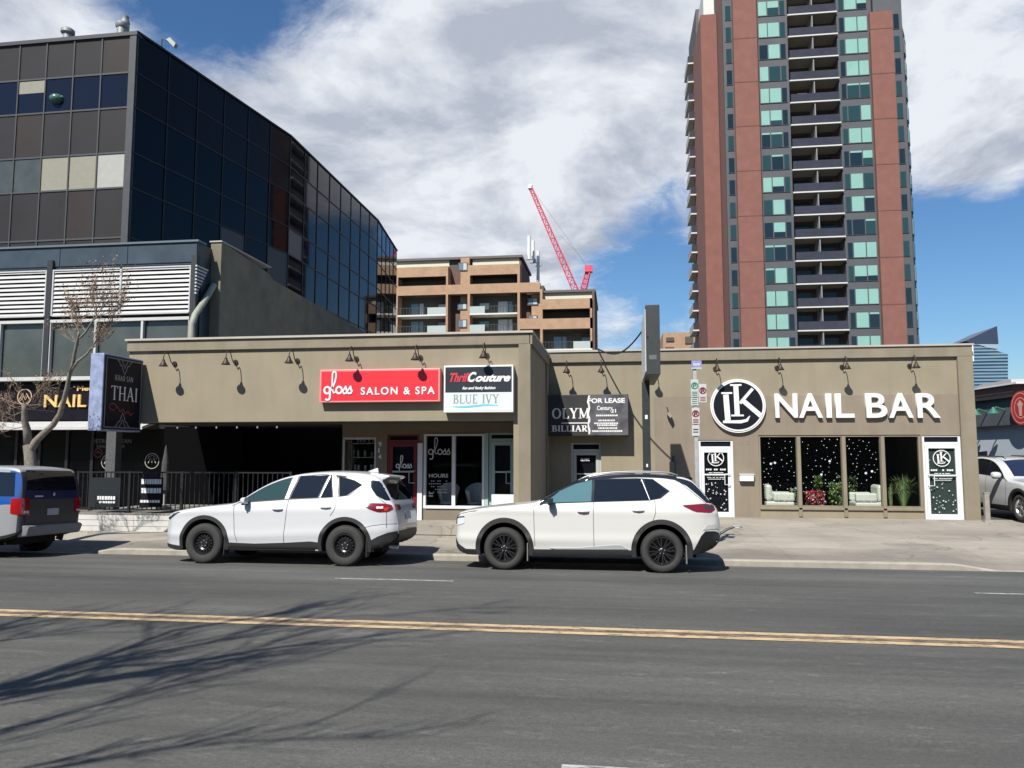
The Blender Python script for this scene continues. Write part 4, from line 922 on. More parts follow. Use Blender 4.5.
bay = Q(190, 300).x - Q(51, 300).x
colw = .18
xr = Q(190, 300).x
for b_ in range(5):
    xa, xb = xr-bay-(bay+colw)*b_, xr-(bay+colw)*b_
    mid = (xa+xb)/2
    l = MB(); n = 11
    for k in range(n):
        z = zl0+.06+(zl1-zl0-.1)*k/(n-1)
        for a, b in ((xa+.05, mid-.03), (mid+.03, xb-.05)):
            l.prism([(a, YP+.02, z-.055), (a, YP+.04, z+.02), (a, YP+.13, z+.055), (a, YP+.11, z-.02)], (b-a, 0, 0))
    lo = l.build('louvre', LV, pd)
    f = MB(); f.box(xa, xa+.05, YP, YP+.1, zl0, zl1); f.box(xb-.05, xb, YP, YP+.1, zl0, zl1); f.box(mid-.03, mid+.03, YP, YP+.1, zl0, zl1); f.box(xa+.05, xb-.05, YP, YP+.1, zl1-.04, zl1); f.box(xa+.05, xb-.05, YP, YP+.1, zl0-.02, zl0+.03); f.build('louvre_frame', LV, lo)
    MB().box(xa, xb, YP+.2, YP+.22, zl0, zl1).build('backing', mat('louvre_shadow', (.03,.03,.035), .8), lo)
    w = MB(); w.box(xa, xb, YP, YP+.12, zw1, zw1+.09)
    for k in range(4): xx = xa+(xb-xa)*k/3; w.box(xx-.035, xx+.035, YP+.01, YP+.12, zw0, zw1)
    wo = w.build('window', LV, pd)
    MB().box(xa, xb, YP+.14, YP+.15, zw0, zw1).build('pane', PW, wo)
    MB().box(xb, xb+colw, YP-.02, YP+.16, 2.9, zl1+.3).build('column', mat('column_dark', (.02,.022,.025), .5), pd)
f = MB(); f.box(PXL, PXR-1.0, YP-.35, YP+.1, zw0-.13, zw0-.02); f.build('white_ledge', LV, pd)
f = MB(); f.prism([(PXL, YP-.75, zs0-.30), (PXL, YP-.75, zs0-.22), (PXL, YP, zs0-.01), (PXL, YP, zs0-.1)], (PXR-1.0-PXL, 0, 0)); f.build('canopy', LV, pd)
g = MB(); g.box(PXL, PXR-.1, YP+1.3, YP+1.4, .1, 2.95); g.box(PXR-.1, PXR, YP+.1, 24, .1, 2.95); g.build('shop_back', DARK, pd)
g = MB()
for x in (5, 40, 62, 88, 112): g.box(Q(x, 0).x, Q(x, 0).x+.09, YP+.02, YP+.12, .1, 2.9)
g.box(PXL, PXR, YP+.02, YP+.12, 2.75, 2.9); sfm = g.build('shopfront_frame', mat('frame_black', (.015,.015,.016), .35), pd)
MB().box(PXL, PXR-.1, YP+.06, YP+.07, .1, 2.75).build('pane', GLASS, sfm)
# louvred side triangle and downpipe
g = MB(); sxp = PXR+.03
zt_, zb_ = PX(196, 265, sxp).z, PX(196, 296, sxp).z
yA, yB = PX(195.5, 265, sxp).y, PX(207, 268, sxp).y
for k in range(9):
    z = zt_-(zt_-zb_)*k/9; y1 = yA+(yB-yA)*(1-k/9)
    g.box(sxp, sxp+.05, yA, y1, z-.05, z)
tri = g.build('side_louvre', LV, pd)
g = MB(); dp = lambda x, y: PX(x, y, PXR+.14)
g.tube([dp(214, 285), dp(205, 300)+Vector((0,0,0)), dp(195, 315), dp(191.5, 325), dp(191.5, 345), dp(191.5, 400)], .095, 10); g.build('downpipe', mat('pipe_cream', (.24,.25,.20), .6, var=.15), pd, smooth='auto')
SW = mat('parapet_render', (.165,.148,.105), .9, var=.22, vscale=1.2, bump=.4, bscale=20)
sxw = -12.10; g = MB()
poly = [(sxw, 21.9, .1), (sxw, 21.9, 8.62), (sxw, 22.5, 8.55), (sxw, 25.2, 8.35), (sxw, 25.6, 8.2), (sxw, 37.5, 7.85), (sxw, 37.5, .1)]
g.prism(poly, (-.35, 0, 0)); g.build('side_parapet', SW, pd)
g = MB(); g.box(sxw-.38, sxw+.03, 21.86, 25.3, 8.58, 8.62); g.build('flashing', CAP, pd)
# nail salon sign
t = thing('nail_salon_sign', (Q(50, 400).x, YP-.1, 4), 'black sign band with gold NAIL letters and round gold emblem', 'sign')
nx0, nx1 = Q(-60, 400).x, Q(140, 400).x
MB().box(Q(12, 0).x, nx1, YP-.12, YP+.09, zs0, zs1).build('sign_board', mat('sign_black2', (.007,.006,.009), .45, spec=.15, var=.3), t)
GOLD = mat('letter_gold', (.62,.42,.16), .4, var=.1); GOLD2 = mat('line_gold', (.45,.33,.22), .4)
text_mesh('lettering', 'NAIL', GOLD, t, (Q(48.5, 400).x, YP-.16, Q(60, 407.3).z), (Q(60, 394.5).z-Q(60, 407.3).z)/.729, .05, width=Q(88, 0).x-Q(48.5, 0).x, bold=.005)
text_mesh('lettering', 'Metropolitan', GOLD, t, (Q(80, 400).x, YP-.14, Q(84, 391).z), .2, .03, width=1.6, bold=.006)
g = MB(); c = Q(28, 397); ribbon(g, arc(c.x, c.z, .23, .23, 0, 360, 30)[:-1], .03, YP-.13, .01, closed=True)
ribbon(g, [(c.x-.17, c.z-.08), (c.x-.06, c.z+.1), (c.x, c.z-.05), (c.x+.06, c.z+.1), (c.x+.17, c.z-.08)], .03, YP-.13, .008)
ribbon(g, [(c.x-.12, c.z-.12), (c.x-.04, c.z+.02), (c.x+.03, c.z-.10), (c.x+.1, c.z+.03)], .02, YP-.13, .012); g.build('emblem', GOLD2, t)
g = MB()
for k in range(7): z = Q(5, 388+4.2*k).z; g.box(Q(-20, 0).x, Q(11, 0).x, YP-.1, YP, z-.03, z+.03)
g.build('striped_screen', LV, t)
t = thing('window_lettering', (Q(108, 445).x, YP, 2.2), 'faint grey METROPOLITAN NAIL LOUNGE lettering on dark shop glass', 'lettering')
DG = mat('letter_dim2', (.09,.085,.08), .5)
text_mesh('lettering', 'METROPOLITAN', DG, t, (Q(90.5, 441).x, YP+.05, Q(100, 443).z), .17, .004, width=Q(128, 0).x-Q(90.5, 0).x, bold=.004)
text_mesh('lettering', 'NAIL LOUNGE', DG, t, (Q(96, 441).x, YP+.05, Q(100, 447.5).z), .1, .004, width=Q(122, 0).x-Q(96, 0).x, bold=.003)
def emblem(px, py, r_, label, Y=YP+.05):
    t = thing('round_emblem', (PY(px, py, Y).x, Y, PY(px, py, Y).z), label, 'emblem', 'round emblems on the dark shop glass')
    c = PY(px, py, Y); g = MB()
    ribbon(g, arc(c.x, c.z, r_, r_, 0, 360, 30)[:-1], .018, Y, .004, closed=True); ribbon(g, arc(c.x, c.z, r_*.72, r_*.72, 20, 160, 24), .01, Y, .004)
    ribbon(g, [(c.x-.12, c.z-.06), (c.x-.05, c.z+.09), (c.x, c.z-.05), (c.x+.05, c.z+.09), (c.x+.12, c.z-.06)], .022, Y, .005); g.build('emblem_lines', mat('line_pale', (.35,.33,.28), .5), t)
emblem(108, 462, .21, 'round emblem on the glass under the METROPOLITAN lettering'); emblem(152, 461, .22, 'round emblem on dark glass right of the brick column')
DR = mat('line_red', (.22,.03,.03), .5)
t = thing('red_emblem', (Q(97, 453).x, YP, 2.0), 'small dim red round decal on the dark shop glass', 'decal'); g = MB(); c = Q(97, 453)
ribbon(g, arc(c.x, c.z, .13, .13, 0, 360, 20)[:-1], .02, YP+.05, .004, closed=True); ribbon(g, [(c.x-.08, c.z), (c.x, c.z+.05), (c.x+.08, c.z-.02)], .025, YP+.05, .004); g.build('decal_lines', DR, t)

# office block
of = thing('office_building', (-24, 33, 0), 'dark glass and grey panel office building with a long mirrored side wall', 'building')
ZR = 21.7; ZB = 9.0
C0, C1, C2, C3 = Vector((-22.11, 31.7, 0)), Vector((-19.95, 44.0, 0)), Vector((-19.93, 61.6, 0)), Vector((-21.1, 71.4, 0))
FL = Vector((-48, 31.95, 0))
PANEL = mat('office_panel', (.027,.0245,.0245), .5, spec=.2, var=.10, vscale=.5); PANEL2 = mat('office_panel_brown', (.034,.027,.025), .5, spec=.2, var=.10, vscale=.5)
FRM = mat('office_mullion', (.07,.07,.068), .4, .2, var=.1); FRMD = mat('office_mullion_dark', (.005,.005,.007), .5)
GB = mat('office_glass_blue', (.008,.011,.022), .06, spec=.28); SHADE = mat('window_shade', (.22,.21,.165), .8, var=.06, vscale=5); SHADEW = mat('window_shade_white', (.31,.31,.28), .8, var=.06)
BLK = mat('office_side_glass', (.0015,.002,.007), .03, spec=.20)
BLKW = mat('office_side_spandrel', (.010,.009,.010), .10, spec=.16)
g = MB()
P_ = [FL, C0, C1, C2, C3, Vector((-30, 80, 0)), Vector((-48, 80, 0))]
def inset(v): c = Vector((-34, 55, 0)); d = c-v; return v + d.normalized()*.35
g.prism([tuple(inset(v))[:2]+(0,) for v in P_], (0, 0, ZR-.2)); g.build('core', mat('office_core', (.02,.02,.022), .8), of)
rowz = [21.7, 19.8, 18.1, 15.93, 14.26, 11.9, 10.2, 9.0]
d = (FL-C0).normalized(); nrm_ = Vector((0, -1, 0)); step = 1.445
def along(o0, dr, a, z, out=0, n_=None): p = o0+dr*a; return (p.x+n_.x*out, p.y+n_.y*out, z)
for r_ in range(7):
    z1, z0 = rowz[r_]-.05, rowz[r_+1]+.05
    for c_ in range(12):
        a, b = .30+step*c_, .30+step*(c_+1)
        win = r_ in (1, 3)
        m = PANEL if (c_+r_) % 5 else PANEL2
        nm = 'facade_panel'
        if r_ == 1: m = GB; nm = 'window'
        if r_ == 3: m = SHADE if c_ in (1, 2) else SHADEW if c_ == 0 else PW; nm = 'window'
        q = MB(); q.prism([along(C0, d, a+.03, z0, 0, nrm_), along(C0, d, b-.03, z0, 0, nrm_), along(C0, d, b-.03, z1, 0, nrm_), along(C0, d, a+.03, z1, 0, nrm_)], (0, .1, 0))
        po = q.build(nm, m, of)
        if r_ == 1 and c_ == 3: MB().prism([along(C0, d, a+.05, z1-.62, .004, nrm_), along(C0, d, b-.05, z1-.62, .004, nrm_), along(C0, d, b-.05, z1-.02, .004, nrm_), along(C0, d, a+.05, z1-.02, .004, nrm_)], (0, .003, 0)).build('blind', SHADE, po)
        if r_ == 1 and c_ == 2:
            cc = C0+d*(a+.8); MB().lathe([(0,.0), (.16,.03), (.3,.15), (.33,.28), (.25,.4), (.1,.47), (0,.48)], (cc.x, cc.y-.02, z0+.35), 'Z', 14).build('globe_lamp', mat('globe_green', (.05,.12,.09), .3), po, smooth=True)
g = MB()
for c_ in range(13): 
    a = .30+step*c_; g.prism([along(C0, d, a-.03, ZB, .05, nrm_), along(C0, d, a+.03, ZB, .05, nrm_), along(C0, d, a+.03, ZR-.05, .05, nrm_), along(C0, d, a-.03, ZR-.05, .05, nrm_)], (0, .1, 0))
for z in rowz[1:-1]: g.prism([along(C0, d, 0, z-.04, .035, nrm_), along(C0, d, 17.7, z-.04, .035, nrm_), along(C0, d, 17.7, z+.04, .035, nrm_), along(C0, d, 0, z+.04, .035, nrm_)], (0, .1, 0))
g.prism([along(C0, d, -.02, ZB, .07, nrm_), along(C0, d, .28, ZB, .07, nrm_), along(C0, d, .28, ZR-.02, .07, nrm_), along(C0, d, -.02, ZR-.02, .07, nrm_)], (0, .2, 0))
g.build('mullions', FRM, of)
g = MB(); g.prism([along(C0, d, -.06, ZR-.12, .10, nrm_), along(C0, d, 25, ZR-.12, .10, nrm_), along(C0, d, 25, ZR+.06, .10, nrm_), along(C0, d, -.06, ZR+.06, .10, nrm_)], (0, .5, 0)); g.build('roof_edge', FRM, of)
g = MB(); e_ = MB(); w_i = 0
lit = {(0, 3, 2): 1, (0, 5, 2): 1, (1, 0, 2): 1}
for si, (A_, B_, nc) in enumerate(((C0, C1, 6), (C1, C2, 8), (C2, C3, 5))):
    dr = (B_-A_); L_ = dr.length; dr.normalize(); nn_ = Vector((dr.y, -dr.x, 0))
    rows_ = [21.7, 19.8, 18.1, 15.93, 14.26, 11.9, 9.7, 7.5]
    for c_ in range(nc):
        a, b = L_*c_/nc, L_*(c_+1)/nc
        for r_ in range(7):
            z1, z0 = rows_[r_]-.03, rows_[r_+1]+.03
            m = BLKW if (r_ in (0, 1) and si == 0) else BLK
            tl = (si, c_, r_-1) in lit
            jit = .004*math.sin(c_*3.1+r_*1.7)
            q = MB(); q.prism([along(A_, dr, a+.03, z0, 0, nn_), along(A_, dr, b-.03, z0, jit, nn_), along(A_, dr, b-.03, z1, jit, nn_), along(A_, dr, a+.03, z1, 0, nn_)], tuple(nn_*-.1))
            q.build('window', mat('dim_blind', (.05,.05,.052), .35) if (si, c_, r_) in ((0, 3, 4), (0, 5, 4), (1, 0, 3)) else m, of)
        e_.prism([along(A_, dr, a-.035, 7.5, .04, nn_), along(A_, dr, a+.035, 7.5, .04, nn_), along(A_, dr, a+.035, ZR, .04, nn_), along(A_, dr, a-.035, ZR, .04, nn_)], tuple(nn_*-.1))
    for z in rows_[1:]: e_.prism([along(A_, dr, 0, z-.04, .03, nn_), along(A_, dr, L_, z-.04, .03, nn_), along(A_, dr, L_, z+.04, .03, nn_), along(A_, dr, 0, z+.04, .03, nn_)], tuple(nn_*-.1))
    g.prism([along(A_, dr, -.05, ZR, .08, nn_), along(A_, dr, L_+.05, ZR, .08, nn_), along(A_, dr, L_+.05, ZR+.1, .08, nn_), along(A_, dr, -.05, ZR+.1, .08, nn_)], tuple(nn_*-.5))
e_.build('mullions', FRMD, of); g.build('roof_edge', FRMD, of)
def vent(px, py, h, label, capr=.38, Y=33.5, twin=False):
    p = PY(px, py, Y); t = thing('roof_vent', (p.x, Y, ZR), label, 'vent')
    z1 = p.z
    MB().lathe([(.22,0), (.22, z1-ZR-.15)], (p.x, Y, ZR), 'Z', 14).build('duct', mat('vent_grey', (.28,.29,.28), .5, .3), t, smooth='auto')
    MB().lathe([(.24,-.28), (capr,-.2), (capr,-.05), (.2,.05), (0,.06)], (p.x, Y, z1), 'Z', 14).build('cowl', MATS['vent_grey'], t, smooth='auto')
vent(68, 29.5, 1, 'grey mushroom roof vent on the office roof, left one', .33)
vent(122, 23, 1, 'shorter grey roof vent with wide cowl near the office corner', .30)
vent(125.3, 18, 1, 'tallest slim roof vent near the office corner', .17, 33.9)
t = thing('roof_camera', (PY(167, 45, 36).x, 36, ZR), 'small dark camera on a bracket above the office side wall', 'camera')
p = PY(167, 43, 36); MB().tube([(p.x-.3, 36, ZR), (p.x-.3, 36, p.z+.25), (p.x+.2, 36, p.z)], .035, 6).build('bracket', BLACK, t)
MB().prism([(p.x, 35.9, p.z+.15), (p.x+.45, 35.9, p.z-.3), (p.x+.55, 35.9, p.z-.1), (p.x+.2, 35.9, p.z+.25)], (0, .25, 0)).build('camera_body', MATS['vent_grey'], t)

# ---------------------------------------------------------------- brown terraced apartment block
YA = 108.0
ap = thing('terraced_apartments', (-14, YA, 0), 'tan brick stepped apartment block with deep balconies', 'building')
A = lambda x, y=300: PY(x, y, YA)
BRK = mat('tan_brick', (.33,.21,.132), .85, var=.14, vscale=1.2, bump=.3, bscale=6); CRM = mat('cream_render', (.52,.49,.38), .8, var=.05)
BDK = mat('tan_brick_shaded', (.115,.07,.055), .9, var=.15, vscale=1)  # darker copy of the tan brick, shade of side and recess painted in
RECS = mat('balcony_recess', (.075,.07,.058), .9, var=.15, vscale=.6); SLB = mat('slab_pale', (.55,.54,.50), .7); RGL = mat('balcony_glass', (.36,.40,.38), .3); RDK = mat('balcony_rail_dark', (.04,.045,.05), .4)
zz = [A(500, y).z for y in (255, 264.5, 274.5, 283.5, 293, 313, 331.5)]
fx = [A(v).x for v in (398, 446, 470, 517.5, 542.5, 592)]
za3 = [A(560, y).z for y in (290, 299, 309, 318.5, 329, 349)]
ztop3 = A(560, 289).z
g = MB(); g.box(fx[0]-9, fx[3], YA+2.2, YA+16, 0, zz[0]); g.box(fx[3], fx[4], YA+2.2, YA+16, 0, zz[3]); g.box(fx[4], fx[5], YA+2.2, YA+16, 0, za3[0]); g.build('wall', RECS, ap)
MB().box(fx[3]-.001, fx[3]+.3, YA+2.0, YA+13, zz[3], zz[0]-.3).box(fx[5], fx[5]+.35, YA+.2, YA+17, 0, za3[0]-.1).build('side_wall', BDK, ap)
MB().box(fx[0]-9, fx[3]+.5, YA+1.6, YA+14, zz[0], zz[0]+.35).box(fx[4]-.3, fx[5]+.5, YA+1.6, YA+17, za3[0], za3[0]+.35).build('roof_edge', mat('roof_edge_brown', (.10,.08,.07), .7), ap)
g = MB(); [MB().box(a_, b_, YA+2.0, YA+2.2, c_, d_).build('penthouse_wall', CRM, ap) for a_, b_, c_, d_ in ((fx[0]-6, fx[1], zz[1], zz[0]), (fx[2], fx[3], zz[1], zz[0]), (fx[4], fx[5], za3[1], za3[0]))]
def bay(x0, x1, bands, slabs, seed):
    g = MB()
    for z0, z1 in bands: g.box(x0, x1, YA-.1, YA+.15, z0, z1); 
    g.build('parapet', BRK, ap)
    for z0, z1 in bands: MB().box(x0, x1, YA+.15, YA+2.2, z0, z0+.25).build('soffit_slab', mat('soffit_dark', (.05,.035,.03), .9), ap)
    r = random.Random(seed)
    for z in slabs:
        b_ = MB().box(x0, x1, YA-.15, YA+2.2, z-.22, z).build('balcony', SLB, ap)
        sp_ = x0+(x1-x0)*(.62 if seed != 2 else .32)
        if seed == 2: MB().box(x0, sp_, YA-.1, YA-.05, z, z+1.05).build('balcony_panel', RGL, b_)
        else: MB().box(sp_, x1, YA-.1, YA-.05, z, z+1.05).build('balcony_panel', RGL, b_)
        q = MB(); a, e = (sp_, x1) if seed == 2 else (x0, sp_); q.box(a, e, YA-.1, YA-.04, z+1.0, z+1.06)
        k = a
        while k < e: q.box(k-.03, k+.03, YA-.1, YA-.05, z, z+1.0); k += .45
        q.build('railing', RDK, b_)
        for (u0, u1, v1) in ((.2, .36, 2.1), (.38, .46, 2.1), (.78, .96, 1.9)) if seed != 2 else ((.15, .35, 1.9), (.55, .75, 2.1), (.77, .85, 2.1)):
            w = MB().box(x0+(x1-x0)*u0, x0+(x1-x0)*u1, YA+2.1, YA+2.2, z+(.1 if v1 > 2 else 1.0), z+v1).build('window', mat('window_bluegrey', (.12,.18,.21), .15) if r.random() < .6 else mat('window_pale', (.40,.42,.42), .4), ap)
bay(fx[0], fx[1], [(zz[2], zz[1]), (zz[4], zz[3])], [zz[5], zz[6]], 1)
bay(fx[2], fx[3], [(zz[2], zz[1]), (zz[4], zz[3])], [zz[5], zz[6]], 2)
bay(fx[4], fx[5], [(za3[2], za3[1]), (za3[4], za3[3])], [za3[5]], 3)
g = MB(); g.box(fx[1], fx[1]+.3, YA-.1, YA+2.2, 0, zz[1]); g.box(fx[2]-.35, fx[2], YA-.1, YA+2.2, 0, zz[1]); g.box(fx[3]-.001+.001, fx[3]+.35, YA-.1, YA+2.2, 0, zz[1]); g.box(fx[4]-.35, fx[4], YA-.1, YA+2.2, 0, za3[1]+1.5); g.box(fx[5]-.3, fx[5], YA-.1, YA+2.2, 0, za3[1]); g.box(fx[0]-.3, fx[0], YA-.1, YA+2.2, 0, zz[1]); g.build('pier', BRK, ap)
g = MB(); g.box(fx[1]+1.9, fx[2]-.35, YA+1.2, YA+2.4, 0, zz[0]+.1); g.box(fx[1]+.3, fx[2]-.35, YA-.08, YA+1.1, zz[4], zz[3]); g.box(fx[3]+.35, fx[4]-.35, YA-.08, YA+1.1, zz[4], zz[3]); g.box(fx[3]+1.9, fx[4]-.35, YA+1.2, YA+2.4, 0, zz[4]); g.box(fx[3]+.35, fx[4]-.35, YA-.08, YA+1.1, A(530, 329).z, A(530, 318.5).z); g.build('stair_wall', BRK, ap)
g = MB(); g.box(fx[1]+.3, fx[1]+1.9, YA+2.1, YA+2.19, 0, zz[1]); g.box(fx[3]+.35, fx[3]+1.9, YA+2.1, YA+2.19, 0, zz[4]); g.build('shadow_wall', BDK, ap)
for (x, y, w, h) in ((461.5, 265, 5, 7), (461, 305, 5, 6), (461, 322.5, 5, 7), (532, 300, 5.5, 6.5), (532, 316, 5, 3)):
    a, b = A(x-w, y), A(x+w, y); z0, z1 = A(x, y+h*.6).z, A(x, y-h*.6).z
    q = MB(); q.box(a.x, b.x, YA+1.1, YA+1.19, z0, z1); wo = q.build('window', mat('window_frame_dark', (.05,.045,.04), .5), ap)
    MB().box((a.x+b.x)/2+.05, b.x-.18, YA+1.05, YA+1.1, z0+.15, z1-.12).build('curtain', mat('window_pale', (.40,.42,.42), .4), wo); MB().box(a.x+.18, (a.x+b.x)/2, YA+1.06, YA+1.1, z0+.15, z1-.12).build('pane', mat('window_bluegrey', (.12,.18,.21), .15), wo)
for k, (x, y0) in enumerate(((529, 236), (533, 241), (538, 251))):
    p = A(x, y0); t = thing('antenna_mast', (p.x, YA+3+2*k, zz[0]), ['tallest white antenna mast on the terraced apartments roof', 'middle white antenna mast on the terraced apartments roof', 'lowest white antenna mast on the terraced apartments side'][k], 'antenna', 'white antenna masts')
    p = PY(x, y0, YA+3+2*k); MB().tube([(p.x, YA+3+2*k, zz[0]-(2.5 if k == 2 else .0)), (p.x, YA+3+2*k, p.z)], .25, 8).build('mast', WHITE, t)
    MB().box(p.x-.5, p.x+.5, YA+2.8+2*k, YA+3.2+2*k, zz[0]-.1, zz[0]+.5).build('bracket', MATS['vent_grey'], t)
# small brick block behind the blade sign
b2 = thing('brick_block', (PY(676, 340, 150).x, 150, 0), 'small orange brick apartment block behind roofline left of the tall tower', 'building')
U = lambda x, y=340: PY(x, y, 150)
MB().box(U(663).x, U(700).x, 150, 165, 0, U(676, 332.5).z).build('wall', BRK, b2)
for x0, x1, y0, y1 in ((666, 674, 337.5, 341.5), (685, 693, 337, 344), (665, 674, 347, 350)):
    MB().box(U(x0).x, U(x1).x, 149.8, 150.001, U(670, y1).z, U(670, y0).z).build('balcony_opening', RECS, b2)

# ---------------------------------------------------------------- tall brick tower
YT = 97.0
tw = thing('brick_tower', (23, YT, 0), 'tall red brick apartment tower with teal windows and a central balcony stack', 'building')
T_ = lambda x, Y=YT: PY(x, 200, Y).x
TB = mat('tower_brick', (.182,.078,.061), .9, var=.11, vscale=.8, bump=.15, bscale=5); TG = mat('tower_grey', (.062,.066,.074), .7, var=.10, vscale=.8)
WD = [mat('tower_glass_dark', (.012,.024,.034), .10, spec=.3), mat('tower_glass_teal', (.020,.050,.056), .12, spec=.3)]; WB = mat('tower_blind', (.20,.37,.32), .35, var=.06, vscale=.6)
TFR = mat('tower_frame', (.06,.065,.072), .5)
FH = 2.9; NF = 23; HT = 67
rd_ = random.Random(11)
zoff = PY(820, 191.6, YT).z % FH
def solid(name, x0, x1, y0, y1, h, m, z0=0): return MB().box(x0, x1, y0, y1, z0, h).build(name, m, tw)
cA0, cA1, cC0, cC1, cB0, cB1, cD1, cE0, cE1, cF0, cF1, cG1 = 11.6, 13.9, 14.15, 15.6, 15.6, 18.45, 22.3, 28.1, 31.95, 31.95, 34.75, 36.0
cB0 = T_(737); cB1 = T_(761); cD0, cD1 = T_(761), T_(793); cE0, cE1 = T_(843.5), T_(876); cF0, cF1 = T_(876), T_(899); cG0, cG1 = T_(899), T_(910.5); cH1 = T_(919.5)
cC0 = T_(727.5)
solid('brick_wall', cB0, cB1, YT-.6, YT+.4, HT, TB); solid('brick_wall', cF0, cF1, YT-.6, YT+.4, PY(884, 11, YT-.6).z, TB); solid('roof_box', cF0+.5, cF1, YT-.3, YT+.4, HT, TG, PY(884, 11, YT-.6).z)
solid('grey_wall', cC0, cB0, YT+.3, YT+8, HT, TG); solid('grey_wall', cD0, cD1, YT, YT+8, HT, TG); solid('grey_wall', cE0, cE1, YT, YT+8, HT, TG); solid('grey_wall', cG0, cG1, YT, YT+8, HT-8, TG)
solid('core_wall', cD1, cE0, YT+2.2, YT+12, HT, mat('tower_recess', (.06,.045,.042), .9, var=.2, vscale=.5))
solid('body', cB0, cG1-.2, YT+8.01, YT+26, HT, TG)
g = MB()
for k in range(3, 12):
    for a_, b_ in ((cB0, cB1), (cF0, cF1)):
        if a_ == cB0 or zoff+5.8*k < PY(884, 11, YT-.6).z: g.box(a_, b_, YT-.625, YT-.6005, zoff+5.8*k-.06, zoff+5.8*k+.05)
g.build('brick_joint', mat('brick_joint_line', (.13,.062,.05), .9), tw)
YA2 = YT+6
a0, a1 = T_(704.5, YA2), T_(723.5, YA2)
solid('brick_wall', a0, a1, YA2, YA2+12, PY(700, 15, YA2).z, TB); solid('grey_wall', a1, cC0+.01, YA2-3, YA2+3, HT, TG)
solid('brick_wall', T_(724.5, YT+2.5), cC0, YT+1.2, YT+5, HT, mat('tower_brick_shadow', (.19,.08,.06), .9, var=.1))
YS2 = YT+18
s0 = T_(697.5, YS2); solid('grey_wall', s0, a0+3, YS2-3, YS2+8, PY(700, 20, YS2).z, TG)
solid('roof_box', T_(706, YA2+4), T_(723, YA2+4), YA2+2, YA2+8, HT, mat('roof_box_pale', (.5,.5,.48), .6), PY(700, 15, YA2).z)
# chamfered right side
g = MB(); g.prism([(cG1, YT, 0), (cH1, YT+2.2, 0), (cH1, YT+24, 0), (cG1, YT+24, 0)], (0, 0, HT-12)); g.build('chamfer_wall', TG, tw)
def lights(x0, x1, Y, z, n, split, top=.45, bot=.95):
    """a window band: frame plus panes, glass or drawn blinds"""
    q = MB(); z0, z1 = z+.52, z+FH-.38
    q.box(x0, x1, Y-.08, Y+.05, z0, z1, 0)
    xs_ = [x0+(x1-x0)*v for v in split]
    st = rd_.random()
    for a, b in zip(xs_, xs_[1:]):
        wide = (b-a) > .9
        k = rd_.random()
        gm = 1 + rd_.randrange(2)
        if not wide: q.box(a+.07, b-.07, Y-.11, Y-.081, z0+.08, z1-.08, gm); continue
        if (st < .66 and k < .88) or (st >= .66 and k < .15):
            full = rd_.random() < .72; cut_ = z0+.08 if full else z0+(z1-z0)*rd_.uniform(.25, .6)
            q.box(a+.07, b-.07, Y-.11, Y-.081, cut_, z1-.08, 3)
            if not full: q.box(a+.07, b-.07, Y-.11, Y-.081, z0+.08, cut_-.001, gm)
        else:
            q.box(a+.07, b-.07, Y-.11, Y-.081, z0+.08, z1-.08, gm)
            if rd_.random() < .5: q.box(a+.07, b-.07, Y-.125, Y-.111, z1-.3, z1-.08, 3)
    return q
mts = [TFR, WD[0], WD[1], WB]
extra = MB()
for f in range(4, NF):
    z = zoff+FH*f-.4
    if z+FH > HT: continue
    lights(cD0+.25, cD1-.25, YT, z, 3, (0, .34, .78, 1)).build('window', mts, tw)
    lights(cE0+.2, cE1-.15, YT, z, 3, (0, .2, .64, 1)).build('window', mts, tw)
    lights(cC0+.25, cB0-.1, YT+.3, z, 1, (0, 1)).build('window', mts, tw)
    if z+FH < HT-8: lights(cG0+.2, cG1-.35, YT, z, 1, (0, 1)).build('window', mts, tw)
    w = lights(T_(698.5, YS2), T_(703.5, YS2), YS2-3, z, 1, (0, 1))
    if z+FH < PY(700, 20, YS2).z: w.build('window', mts, tw)
    if z+FH < HT-12:
        q = lights(0, 1.5, 0, z, 1, (0, 1)); dx, dy = (cH1-cG1), 2.2; l = math.hypot(dx, dy); ux, uy = dx/l, dy/l
        i0 = len(extra.v)
        for v in q.v:
            a_, o_, zz_ = v[0]+.6, -v[1], v[2]; extra.v.append((cG1+ux*a_+uy*o_, YT+uy*a_-ux*o_, zz_))
        for ff, mm_ in zip(q.f, q.m): extra.f.append(tuple(i0+k for k in ff)); extra.m.append(mm_)
ex = extra.build('chamfer_windows', mts, tw); ex['kind'] = 'stuff'
BR = mat('balcony_rail_smoke', (.036,.034,.044), .25, var=.2, vscale=.6); DS = mat('balcony_soffit', (.16,.14,.125), .9)
